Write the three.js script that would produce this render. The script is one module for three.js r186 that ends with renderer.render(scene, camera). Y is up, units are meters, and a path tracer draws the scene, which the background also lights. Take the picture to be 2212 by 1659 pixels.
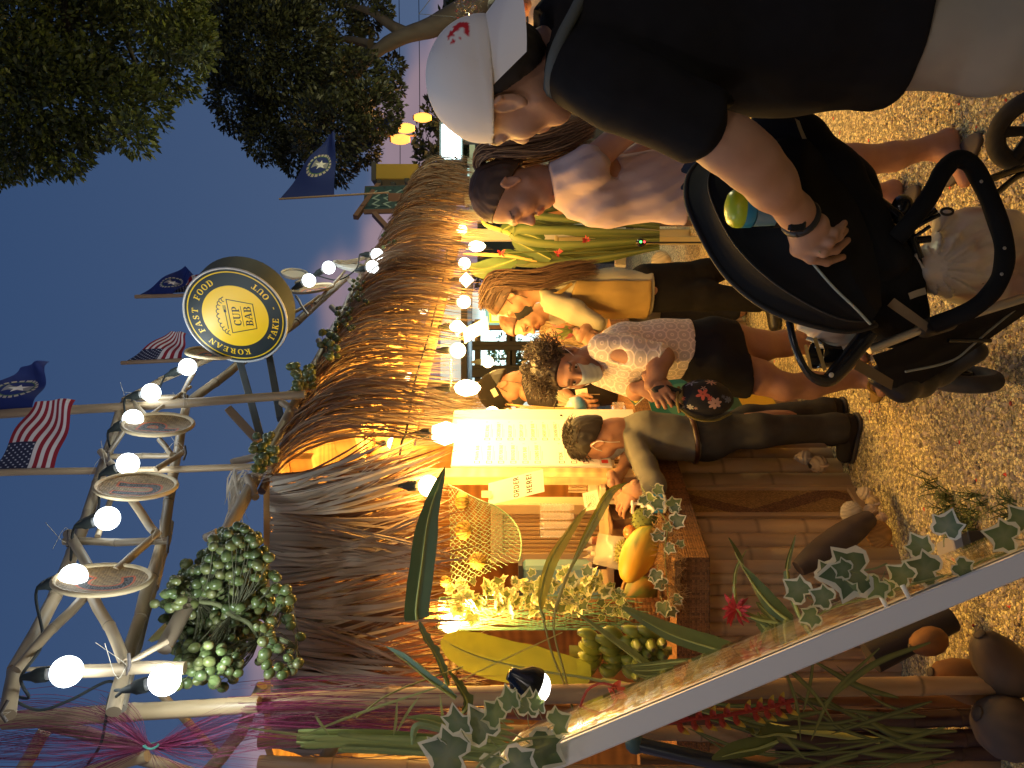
import * as THREE from 'three';
import { mergeGeometries } from 'three/addons/utils/BufferGeometryUtils.js';

// ---------------------------------------------------------------- camera, sky, light, exposure
const scene = new THREE.Scene();
const EYE = 1.45, F = 1661.6;                       // eye height in metres; focal length in the units in which the photograph was measured
const camera = new THREE.PerspectiveCamera(53.06, 4 / 3, 0.05, 500);
camera.position.set(0, EYE, 0);
camera.rotation.z = -Math.PI / 2;                   // the phone was held upright, the picture lies on its side
const renderer = new THREE.WebGLRenderer({ antialias: true });
renderer.toneMapping = THREE.LinearToneMapping;
renderer.toneMappingExposure = 1.1;
renderer.shadowMap.enabled = true;
const WARM = 2.0, COOL = 0.115;                     // candela of one warm bulb and of one cool bulb

let seed_ = 7;
const reseed = (s) => { seed_ = s | 0; };
const rnd = () => { seed_ = (seed_ + 0x6d2b79f5) | 0; let t = Math.imul(seed_ ^ (seed_ >>> 15), 1 | seed_); t = (t + Math.imul(t ^ (t >>> 7), 61 | t)) ^ t; return ((t ^ (t >>> 14)) >>> 0) / 4294967296; };
const rr = (a, b) => a + (b - a) * rnd();
const clamp = (x, a = 0, b = 1) => Math.min(b, Math.max(a, x));
const lerp = (a, b, t) => a + (b - a) * t;
const sstep = (a, b, x) => { const t = clamp((x - a) / (b - a)); return t * t * (3 - 2 * t); };
const hash3 = (x, y, z) => { let h = Math.imul(x, 374761393) ^ Math.imul(y, 668265263) ^ Math.imul(z, 2147483647 - 1274126177); h = Math.imul(h ^ (h >>> 13), 1274126177); return ((h ^ (h >>> 16)) >>> 0) / 4294967296; };
const noise3 = (x, y, z) => {
  const X = Math.floor(x), Y = Math.floor(y), Z = Math.floor(z); let a = x - X, b = y - Y, c = z - Z;
  a = a * a * (3 - 2 * a); b = b * b * (3 - 2 * b); c = c * c * (3 - 2 * c);
  const l = (p, q, t) => p + (q - p) * t;
  return l(l(l(hash3(X, Y, Z), hash3(X + 1, Y, Z), a), l(hash3(X, Y + 1, Z), hash3(X + 1, Y + 1, Z), a), b), l(l(hash3(X, Y, Z + 1), hash3(X + 1, Y, Z + 1), a), l(hash3(X, Y + 1, Z + 1), hash3(X + 1, Y + 1, Z + 1), a), b), c);
};
const fbm = (x, y, z, n = 4) => { let s = 0, a = 0.5, m = 0; for (let i = 0; i < n; i++) { s += a * noise3(x, y, z); m += a; a *= 0.5; x = x * 2.03 + 7.1; y = y * 2.03 + 3.7; z = z * 2.03 + 1.3; } return s / m; };

{ // dusk sky: deep blue overhead, mauve cloud banks low down
  const W = 1024, H = 512, data = new Float32Array(W * H * 4);
  for (let j = 0; j < H; j++) for (let i = 0; i < W; i++) {
    const el = ((j + 0.5) / H - 0.5) * Math.PI, az = ((i + 0.5) / W - 0.5) * 2 * Math.PI;
    const x = Math.cos(el) * Math.cos(az), y = Math.sin(el), z = Math.cos(el) * Math.sin(az), e = el * 180 / Math.PI;
    let c;
    if (e >= 0) {
      const t = Math.pow(clamp(e / 45), 0.55);
      c = [lerp(0.09, 0.022, t), lerp(0.13, 0.054, t), lerp(0.22, 0.138, t)];
      const n = fbm(x * 7, y * 16, z * 7, 5), top = clamp(14 - 13 * x, 8, 18.5) + 11 * (fbm(x * 7 + 9, 2, z * 7, 4) - 0.5);
      const m = sstep(top + 0.9, top - 1.6, e + (n - 0.5) * 7) * (0.9 - 0.4 * sstep(0, -0.5, x) * sstep(10, 0, e));
      const cl = [0.29, 0.205, 0.24], k = 0.8 + 0.4 * n;
      for (let q = 0; q < 3; q++) c[q] = lerp(c[q], cl[q] * k, m);
    } else c = [0.02, 0.018, 0.016];
    const o = (j * W + i) * 4; data[o] = c[0]; data[o + 1] = c[1]; data[o + 2] = c[2]; data[o + 3] = 1;
  }
  const sky = new THREE.DataTexture(data, W, H, THREE.RGBAFormat, THREE.FloatType);
  sky.mapping = THREE.EquirectangularReflectionMapping; sky.magFilter = THREE.LinearFilter; sky.minFilter = THREE.LinearFilter; sky.wrapS = THREE.RepeatWrapping; sky.needsUpdate = true;
  scene.background = sky; scene.environment = sky; scene.environmentIntensity = 1;
}
const sun = new THREE.DirectionalLight(0xffe2cc, 0.04);   // the last light in the sky after sunset
sun.position.set(-20, 9, 30); sun.target.position.set(0, 0, -4); sun.castShadow = true; sun.shadow.radius = 60;
Object.assign(sun.shadow.camera, { left: -15, right: 15, top: 15, bottom: -15, far: 120 });
scene.add(sun, sun.target);

// ---------------------------------------------------------------- helpers
const V3 = THREE.Vector3, V = (x, y, z) => new THREE.Vector3(x, y, z);
const at = (ix, iy, d) => V((829.5 - iy) / F * d, EYE - (ix - 1106) / F * d, -d);   // a measured point at a distance of d metres
const gnd = (iy, d, y = 0) => V((829.5 - iy) / F * d, y, -d);
const mix = (a, b, t) => a.clone().lerp(b, t);
const DR = V(0.47, 0, -0.883).normalize(), OUT = V(0.883, 0, 0.47).normalize(), UP = V(0, 1, 0);   // the stall's eave runs along DR and faces OUT
const CORNER = V(-0.33, 0, -2.6);
const eave = (t, y, o = 0) => V(CORNER.x + DR.x * t + OUT.x * o, y, CORNER.z + DR.z * t + OUT.z * o);
function ev(ix, iy, o = 0) {                        // the point of the (shifted) eave plane that lies in the direction measured
  const s = (829.5 - iy) / F, ax = CORNER.x + OUT.x * o, ad = -(CORNER.z + OUT.z * o);
  const t = (s * ad - ax) / (DR.x - s * -DR.z), d = ad - DR.z * t;
  return at(ix, iy, d);
}
const used = new Map(), baseOf = new Map();
const numbered = (name) => { const n = used.get(name) ?? 0; used.set(name, n + 1); return n ? name + '_' + String(n).padStart(3, '0') : name; };
function thing(name, label, category, pos = V(0, 0, 0), group, kind) {
  const o = new THREE.Group(); o.name = numbered(name); o.position.copy(pos); scene.add(o); baseOf.set(o, pos.clone());
  o.userData = { label, category }; if (group) o.userData.group = group; if (kind) { o.userData.kind = kind; }
  return o;
}
function part(parent, name, geo, m, opt = {}) {     // geometry in world coordinates becomes a part of parent (a thing or a part)
  const b = baseOf.get(parent) ?? V(0, 0, 0);
  if (geo.isMB) geo = geo.geo();
  geo.translate(-b.x, -b.y, -b.z);
  const me = new THREE.Mesh(geo, m); me.name = opt.plain ? name : name; me.castShadow = me.receiveShadow = true; parent.add(me); baseOf.set(me, b);
  if (opt.label) me.userData.label = opt.label; if (opt.kind) me.userData.kind = opt.kind;
  return me;
}
function put(parent, name, geo, m, pos, quat, scale) { // a shared geometry placed as a part
  const b = baseOf.get(parent) ?? V(0, 0, 0), me = new THREE.Mesh(geo, m); me.name = name; me.position.copy(pos).sub(b); if (quat) me.quaternion.copy(quat);
  if (scale !== undefined) typeof scale === 'number' ? me.scale.setScalar(scale) : me.scale.copy(scale);
  me.castShadow = me.receiveShadow = true; parent.add(me); return me;
}
function struct(name, geo, m) { const me = new THREE.Mesh(geo.isMB ? geo.geo() : geo, m); me.name = name; me.userData.kind = 'structure'; me.receiveShadow = me.castShadow = true; scene.add(me); return me; }
function copyOf(o, pos, label, turn) {
  const c = o.clone(); c.name = numbered(o.name.replace(/_\d+$/, '')); c.position.copy(pos); if (turn) c.quaternion.copy(turn); c.userData = { ...o.userData }; if (label) c.userData.label = label; scene.add(c); baseOf.set(c, pos.clone()); return c;
}
const basis = (x, y, z) => new THREE.Quaternion().setFromRotationMatrix(new THREE.Matrix4().makeBasis(x, y, z));
function look(z, up = UP) { const Z = z.clone().normalize(); let X = up.clone().cross(Z); if (X.lengthSq() < 1e-6) X = V(1, 0, 0).cross(Z); X.normalize(); return basis(X, Z.clone().cross(X), Z); }   // local z along z
function along(y, hint = V(0.3, 0.2, 1)) { const Y = y.clone().normalize(), X = Y.clone().cross(hint).normalize(); return basis(X, Y, X.clone().cross(Y)); } // local y along y

class MB {
  constructor() { this.p = []; this.c = []; this.u = []; this.i = []; this.isMB = true; }
  v(q, col, u = 0, w = 0) { this.p.push(q.x, q.y, q.z); this.c.push(col[0], col[1], col[2]); this.u.push(u, w); return this.p.length / 3 - 1; }
  t(a, b, c) { this.i.push(a, b, c); }
  q(a, b, c, d) { this.i.push(a, b, c, a, c, d); }
  quad(a, b, c, d, col, uv = [0, 0, 1, 0, 1, 1, 0, 1]) { const s = [a, b, c, d].map((p, k) => this.v(p, col, uv[2 * k], uv[2 * k + 1])); this.q(...s); return this; }
  poly(pts, col) { const s = pts.map((p) => this.v(p, col)); for (let k = 1; k + 1 < s.length; k++) this.t(s[0], s[k], s[k + 1]); return this; }
  tube(pts, rad, seg = 8, col = [1, 1, 1], cap = true, uvk = 1) {
    const n = pts.length, R = typeof rad === 'function' ? rad : Array.isArray(rad) ? (t, k) => rad[k] : () => rad, C = typeof col === 'function' ? col : () => col;
    let nx = null; const rows = []; let len = 0;
    for (let k = 0; k < n; k++) {
      const T = pts[Math.min(n - 1, k + 1)].clone().sub(pts[Math.max(0, k - 1)]).normalize();
      if (!nx) { nx = Math.abs(T.y) < 0.9 ? V(0, 1, 0) : V(1, 0, 0); }
      nx = nx.clone().sub(T.clone().multiplyScalar(nx.dot(T))).normalize(); const ny = T.clone().cross(nx);
      if (k) len += pts[k].distanceTo(pts[k - 1]);
      const r = R(k / (n - 1), k), row = [];
      for (let s = 0; s <= seg; s++) { const a = s / seg * 2 * Math.PI; row.push(this.v(pts[k].clone().addScaledVector(nx, Math.cos(a) * r).addScaledVector(ny, Math.sin(a) * r), C(k / (n - 1), a, k), s / seg * uvk, len)); }
      rows.push(row);
    }
    for (let k = 0; k + 1 < n; k++) for (let s = 0; s < seg; s++) this.q(rows[k][s], rows[k][s + 1], rows[k + 1][s + 1], rows[k + 1][s]);
    if (cap) for (const e of [0, n - 1]) { const c = this.v(pts[e], C(e ? 1 : 0, 0, e)), ring = []; for (let s = 0; s < seg; s++) { const j = rows[e][s] * 3; ring.push(this.v(V(this.p[j], this.p[j + 1], this.p[j + 2]), C(e ? 1 : 0, 0, e))); } for (let s = 0; s < seg; s++) e ? this.t(c, ring[s], ring[(s + 1) % seg]) : this.t(c, ring[(s + 1) % seg], ring[s]); }
    return this;
  }
  ribbon(pts, wid, side, col, fold = 0, across = 1, uvw = 1) { // leaf or strap: centre line, half width, direction of the width, colour, fold of the midrib
    const n = pts.length, W = typeof wid === 'function' ? wid : () => wid, C = typeof col === 'function' ? col : () => col, S = typeof side === 'function' ? side : () => side, rows = []; let len = 0;
    for (let k = 0; k < n; k++) {
      const t = k / (n - 1), T = pts[Math.min(n - 1, k + 1)].clone().sub(pts[Math.max(0, k - 1)]).normalize(), sd = S(t).clone(); sd.addScaledVector(T, -sd.dot(T)).normalize();
      const N = T.clone().cross(sd), w = W(t), row = []; if (k) len += pts[k].distanceTo(pts[k - 1]);
      for (let j = 0; j <= 2 * across; j++) { const x = j / across - 1; row.push(this.v(pts[k].clone().addScaledVector(sd, x * w * Math.cos(fold)).addScaledVector(N, Math.abs(x) * w * Math.sin(fold)), C(t, x), (x * 0.5 + 0.5) * uvw, len)); }
      rows.push(row);
    }
    for (let k = 0; k + 1 < n; k++) for (let j = 0; j < 2 * across; j++) this.q(rows[k][j], rows[k][j + 1], rows[k + 1][j + 1], rows[k + 1][j]);
    return this;
  }
  strip(pts, wid, side, col) { // flat strand, one quad wide
    const n = pts.length, rows = [];
    for (let k = 0; k < n; k++) { const t = k / (n - 1), w = wid * (t < 0.75 ? 1 : (1 - t) / 0.25 + 0.05), c = col(t); rows.push([this.v(pts[k].clone().addScaledVector(side, -w), c), this.v(pts[k].clone().addScaledVector(side, w), c)]); }
    for (let k = 0; k + 1 < n; k++) this.q(rows[k][0], rows[k][1], rows[k + 1][1], rows[k + 1][0]);
    return this;
  }
  box(c, sx, sy, sz, col = [1, 1, 1], qt = null, ch = 0) { // ch: chamfer
    const hx = sx / 2, hy = sy / 2, hz = sz / 2, P = (x, y, z) => { const p = V(x, y, z); if (qt) p.applyQuaternion(qt); return p.add(c); };
    const g = ch || Math.min(hx, hy, hz) * 0.12;
    const face = (a, b, ha, hb, n, hn) => { for (const s of [-1, 1]) { const mk = (x, y) => { const r = [0, 0, 0]; r[a] = x; r[b] = y; r[n] = s * hn; return P(...r); }; const q = [mk(-ha + g, -hb + g), mk(ha - g, -hb + g), mk(ha - g, hb - g), mk(-ha + g, hb - g)]; if (s < 0) q.reverse(); const d = [ha * 2, hb * 2]; this.quad(...q, col, [0, 0, d[0], 0, d[0], d[1], 0, d[1]]); } };
    face(0, 1, hx, hy, 2, hz); face(1, 2, hy, hz, 0, hx); face(2, 0, hz, hx, 1, hy);
    const H = [hx, hy, hz];
    for (let e = 0; e < 3; e++) { const a = (e + 1) % 3, b = (e + 2) % 3; for (const s of [-1, 1]) for (const r of [-1, 1]) { const mk = (l, onA) => { const w = [0, 0, 0]; w[e] = l; w[a] = s * (onA ? H[a] : H[a] - g); w[b] = r * (onA ? H[b] - g : H[b]); return P(...w); }; const q = [mk(-H[e] + g, true), mk(H[e] - g, true), mk(H[e] - g, false), mk(-H[e] + g, false)]; if (s * r < 0) q.reverse(); this.quad(...q, col); } }
    for (const x of [-1, 1]) for (const y of [-1, 1]) for (const z of [-1, 1]) { const q = [P(x * hx, y * (hy - g), z * (hz - g)), P(x * (hx - g), y * hy, z * (hz - g)), P(x * (hx - g), y * (hy - g), z * hz)]; if (x * y * z < 0) q.reverse(); this.poly(q, col); }
    return this;
  }
  lathe(prof, pos, qt, seg = 20, col = [1, 1, 1], squash = 1) { // profile of [radius, height] from bottom to top
    const C = typeof col === 'function' ? col : () => col, rows = [];
    prof.forEach(([r, y], k) => { const row = []; for (let s = 0; s <= seg; s++) { const a = s / seg * 2 * Math.PI, p = V(Math.cos(a) * r, y, Math.sin(a) * r * squash); if (qt) p.applyQuaternion(qt); row.push(this.v(p.add(pos), C(k / (prof.length - 1), a), s / seg, k / (prof.length - 1))); } rows.push(row); });
    for (let k = 0; k + 1 < rows.length; k++) for (let s = 0; s < seg; s++) this.q(rows[k][s], rows[k + 1][s], rows[k + 1][s + 1], rows[k][s + 1]);
    return this;
  }
  ell(c, r, qt, seg = 16, col = [1, 1, 1], bump) {
    const C = typeof col === 'function' ? col : () => col, n = Math.max(6, seg >> 1), rows = [];
    for (let k = 0; k <= n; k++) { const th = k / n * Math.PI, row = []; for (let s = 0; s <= seg; s++) { const a = s / seg * 2 * Math.PI, d = V(Math.sin(th) * Math.cos(a), -Math.cos(th), Math.sin(th) * Math.sin(a)), m = bump ? bump(d) : 1; const p = V(d.x * r.x * m, d.y * r.y * m, d.z * r.z * m); if (qt) p.applyQuaternion(qt); row.push(this.v(p.add(c), C(d), s / seg, k / n)); } rows.push(row); }
    for (let k = 0; k < n; k++) for (let s = 0; s < seg; s++) this.q(rows[k][s], rows[k + 1][s], rows[k + 1][s + 1], rows[k][s + 1]);
    return this;
  }
  geo() {
    const g = new THREE.BufferGeometry(); g.setAttribute('position', new THREE.Float32BufferAttribute(this.p, 3)); g.setAttribute('color', new THREE.Float32BufferAttribute(this.c, 3)); g.setAttribute('uv', new THREE.Float32BufferAttribute(this.u, 2)); g.setIndex(this.i);
    g.computeVertexNormals(); return g;
  }
}
const curve = (pts, n) => new THREE.CatmullRomCurve3(pts, false, 'centripetal').getPoints(n);
const jit = (c, a) => { const k = 1 + rr(-a, a); return [clamp(c[0] * k), clamp(c[1] * k), clamp(c[2] * k)]; };
const mixc = (a, b, t) => [lerp(a[0], b[0], t), lerp(a[1], b[1], t), lerp(a[2], b[2], t)];

function canvasTex(w, h, draw, srgb = true) {
  const c = document.createElement('canvas'); c.width = w; c.height = h; const g = c.getContext('2d'); draw(g, w, h);
  const t = new THREE.CanvasTexture(c); if (srgb) t.colorSpace = THREE.SRGBColorSpace; t.wrapS = t.wrapT = THREE.RepeatWrapping; t.anisotropy = 8; return t;
}
function dataTex(n, f, srgb = true, m = n) { // f(u, v) -> [r, g, b] in 0..1, tiling
  const d = new Uint8Array(n * m * 4);
  for (let j = 0; j < m; j++) for (let i = 0; i < n; i++) { const c = f((i + 0.5) / n, (j + 0.5) / m), o = (j * n + i) * 4; for (let k = 0; k < 3; k++) d[o + k] = clamp(Array.isArray(c) ? c[k] : c) * 255; d[o + 3] = 255; }
  const t = new THREE.DataTexture(d, n, m); t.magFilter = THREE.LinearFilter; t.minFilter = THREE.LinearMipmapLinearFilter; t.generateMipmaps = true; t.wrapS = t.wrapT = THREE.RepeatWrapping; if (srgb) t.colorSpace = THREE.SRGBColorSpace; t.needsUpdate = true; return t;
}
const std = (o) => new THREE.MeshStandardMaterial(o), phy = (o) => new THREE.MeshPhysicalMaterial(o);
const rep = (t, x, y = x) => { const c = t.clone(); c.repeat.set(x, y); c.needsUpdate = true; return c; };
const weaveBump = dataTex(128, (u, v) => { const a = Math.floor(u * 8), b = Math.floor(v * 8), over = (a + b) & 1, fu = u * 8 % 1, fv = v * 8 % 1; return 0.25 + 0.7 * (over ? Math.sin(Math.PI * fu) * (0.6 + 0.4 * Math.sin(Math.PI * fv)) : Math.sin(Math.PI * fv) * (0.6 + 0.4 * Math.sin(Math.PI * fu))); }, false);
const weaveCol = dataTex(128, (u, v) => { const a = Math.floor(u * 8), b = Math.floor(v * 8), over = (a + b) & 1, k = 0.7 + 0.3 * hash3(over ? a : b, over ? 1 : 2, 5) + 0.12 * (hash3(Math.floor(u * 128), Math.floor(v * 128), 3) - 0.5); return [0.98 * k, 0.93 * k, 0.86 * k]; });
const clothBump = dataTex(64, (u, v) => 0.5 + 0.25 * Math.sin(u * 64 * Math.PI) + 0.25 * Math.sin(v * 64 * Math.PI), false);
const M = {
  vc: std({ vertexColors: true, roughness: 0.75 }), leaf: phy({ vertexColors: true, roughness: 0.5, transmission: 0.12, thickness: 0 }), leafMatt: std({ vertexColors: true, roughness: 0.6 }),
  gloss: std({ vertexColors: true, roughness: 0.3 }), strand: std({ vertexColors: true, roughness: 0.8 }), bamboo: std({ vertexColors: true, roughness: 0.45 }),
  skin: phy({ vertexColors: true, roughness: 0.58, specularIntensity: 0.7 }), cloth: phy({ vertexColors: true, roughness: 0.92, specularIntensity: 0.2 }), hair: std({ vertexColors: true, roughness: 0.6 }),
  black: std({ color: new THREE.Color(0.012, 0.012, 0.013), roughness: 0.45 }), blackMatt: phy({ color: new THREE.Color(0.01, 0.01, 0.011), roughness: 0.9, specularIntensity: 0.3 }), blackGloss: std({ color: new THREE.Color(0.012, 0.012, 0.013), roughness: 0.22 }),
  steel: std({ color: new THREE.Color(0.5, 0.5, 0.5), roughness: 0.35, metalness: 0.9 }), white: std({ color: new THREE.Color(0.72, 0.72, 0.7), roughness: 0.45 }),
};
// ---------------------------------------------------------------- smooth bodies: fields of capsules and ellipsoids, meshed by surface nets
class Field {
  constructor() { this.a = []; this.cuts = []; }
  cap(a, b, ra, rb = ra, k = 0.03, op = 0) { this.a.push({ s: 0, a, b, ra, rb, k, op }); return this; }
  chain(list, k = 0.03) { for (let i = 0; i + 1 < list.length; i++) this.cap(list[i][0], list[i + 1][0], list[i][1], list[i + 1][1], k); return this; }
  ell(c, r, q = null, k = 0.03, op = 0) { this.a.push({ s: 1, c, r, qi: q ? q.clone().invert() : null, k, op }); return this; }
  sph(c, r, k = 0.03, op = 0) { return this.cap(c, c.clone().add(V(0, 1e-4, 0)), r, r, k, op); }
  cut(n, p) { this.cuts.push({ n: n.clone().normalize(), p }); return this; }      // removes what lies beyond p in the direction n
  mesh(cell, colour, warp, uvAxis) {
    const lo = V(1e9, 1e9, 1e9), hi = V(-1e9, -1e9, -1e9);
    for (const q of this.a) { if (q.op) continue; const pts = q.s ? [[q.c, Math.max(q.r.x, q.r.y, q.r.z)]] : [[q.a, q.ra], [q.b, q.rb]]; for (const [c, r] of pts) { const m = r + cell * 3 + 0.02; lo.min(c.clone().subScalar(m)); hi.max(c.clone().addScalar(m)); } }
    const nx = Math.ceil((hi.x - lo.x) / cell) + 1, ny = Math.ceil((hi.y - lo.y) / cell) + 1, nz = Math.ceil((hi.z - lo.z) / cell) + 1, f = new Float32Array(nx * ny * nz).fill(1);
    const p = V(), w = V();
    for (const q of this.a) {
      const m = (q.op ? 0.01 : 0.004) + q.k + cell * 2.5, R = q.s ? Math.max(q.r.x, q.r.y, q.r.z) : Math.max(q.ra, q.rb), A = q.s ? q.c : q.a, B = q.s ? q.c : q.b;
      const i0 = Math.max(0, Math.floor((Math.min(A.x, B.x) - R - m - lo.x) / cell)), i1 = Math.min(nx - 1, Math.ceil((Math.max(A.x, B.x) + R + m - lo.x) / cell));
      const j0 = Math.max(0, Math.floor((Math.min(A.y, B.y) - R - m - lo.y) / cell)), j1 = Math.min(ny - 1, Math.ceil((Math.max(A.y, B.y) + R + m - lo.y) / cell));
      const k0 = Math.max(0, Math.floor((Math.min(A.z, B.z) - R - m - lo.z) / cell)), k1 = Math.min(nz - 1, Math.ceil((Math.max(A.z, B.z) + R + m - lo.z) / cell));
      const bx = B.x - A.x, by = B.y - A.y, bz = B.z - A.z, bb = bx * bx + by * by + bz * bz || 1e-9;
      for (let k = k0; k <= k1; k++) for (let j = j0; j <= j1; j++) for (let i = i0; i <= i1; i++) {
        const x = lo.x + i * cell - A.x, y = lo.y + j * cell - A.y, z = lo.z + k * cell - A.z; let d;
        if (q.s) { w.set(x, y, z); if (q.qi) w.applyQuaternion(q.qi); const a = Math.hypot(w.x / q.r.x, w.y / q.r.y, w.z / q.r.z), b = Math.hypot(w.x / (q.r.x * q.r.x), w.y / (q.r.y * q.r.y), w.z / (q.r.z * q.r.z)); d = b > 1e-9 ? a * (a - 1) / b : -Math.min(q.r.x, q.r.y, q.r.z); }
        else { const t = clamp((x * bx + y * by + z * bz) / bb); d = Math.hypot(x - bx * t, y - by * t, z - bz * t) - lerp(q.ra, q.rb, t); }
        const o = (k * ny + j) * nx + i, e = f[o];
        if (q.op) { const h = clamp(0.5 - 0.5 * (e + d) / q.k); f[o] = lerp(e, -d, h) + q.k * h * (1 - h); }
        else if (e >= 1) f[o] = d; else { const h = clamp(0.5 + 0.5 * (e - d) / q.k); f[o] = lerp(e, d, h) - q.k * h * (1 - h); }
      }
    }
    if (warp || this.cuts.length) for (let k = 0; k < nz; k++) for (let j = 0; j < ny; j++) for (let i = 0; i < nx; i++) {
      const o = (k * ny + j) * nx + i; if (f[o] > 0.06) continue; p.set(lo.x + i * cell, lo.y + j * cell, lo.z + k * cell);
      if (warp) f[o] += warp(p);
      for (const c of this.cuts) f[o] = Math.max(f[o], (p.x - c.p.x) * c.n.x + (p.y - c.p.y) * c.n.y + (p.z - c.p.z) * c.n.z);
    }
    const id = new Int32Array(nx * ny * nz).fill(-1), P = [], I = [], sy = nx, sz = nx * ny, off = [0, 1, sy, sy + 1, sz, sz + 1, sz + sy, sz + sy + 1];
    for (let k = 0; k < nz - 1; k++) for (let j = 0; j < ny - 1; j++) for (let i = 0; i < nx - 1; i++) {
      const o = k * sz + j * sy + i; let m = 0; for (let c = 0; c < 8; c++) if (f[o + off[c]] < 0) m |= 1 << c; if (m === 0 || m === 255) continue;
      let x = 0, y = 0, z = 0, n = 0;
      for (let c = 0; c < 8; c++) for (const b of [1, 2, 4]) { if (c & b) continue; const e = c | b, fa = f[o + off[c]], fb = f[o + off[e]]; if ((fa < 0) === (fb < 0)) continue; const t = fa / (fa - fb); x += (c & 1) + (b === 1 ? t : 0); y += (c >> 1 & 1) + (b === 2 ? t : 0); z += (c >> 2 & 1) + (b === 4 ? t : 0); n++; }
      id[o] = P.length / 3; P.push(lo.x + (i + x / n) * cell, lo.y + (j + y / n) * cell, lo.z + (k + z / n) * cell);
    }
    const quad = (a, b, c, d, flip) => { if (a < 0 || b < 0 || c < 0 || d < 0) return; flip ? I.push(a, c, b, a, d, c) : I.push(a, b, c, a, c, d); };
    for (let k = 1; k < nz - 1; k++) for (let j = 1; j < ny - 1; j++) for (let i = 1; i < nx - 1; i++) {
      const o = k * sz + j * sy + i, s = f[o] < 0;
      if (s !== (f[o + 1] < 0)) quad(id[o - sy - sz], id[o - sz], id[o], id[o - sy], !s);
      if (s !== (f[o + sy] < 0)) quad(id[o - 1 - sz], id[o - 1], id[o], id[o - sz], !s);
      if (s !== (f[o + sz] < 0)) quad(id[o - 1 - sy], id[o - sy], id[o], id[o - 1], !s);
    }
    const g = new THREE.BufferGeometry(), n = P.length / 3, C = new Float32Array(n * 3), U = new Float32Array(n * 2);
    for (let q = 0; q < n; q++) { p.set(P[q * 3], P[q * 3 + 1], P[q * 3 + 2]); const c = typeof colour === 'function' ? colour(p) : colour; C.set(c, q * 3); if (uvAxis) { U[q * 2] = Math.atan2(p.x - uvAxis.x, p.z - uvAxis.z) * 0.13; U[q * 2 + 1] = p.y; } }
    g.setAttribute('position', new THREE.Float32BufferAttribute(P, 3)); g.setAttribute('color', new THREE.BufferAttribute(C, 3)); g.setAttribute('uv', new THREE.BufferAttribute(U, 2)); g.setIndex(I); g.computeVertexNormals();
    return g;
  }
}
const skinTone = (base) => (p) => { const k = 0.94 + 0.12 * noise3(p.x * 60, p.y * 60, p.z * 60) + 0.06 * (noise3(p.x * 240, p.y * 240, p.z * 240) - 0.5); return [base[0] * k, base[1] * k * (0.98 + 0.04 * noise3(p.x * 25, p.y * 25, p.z * 25)), base[2] * k]; };

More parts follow.
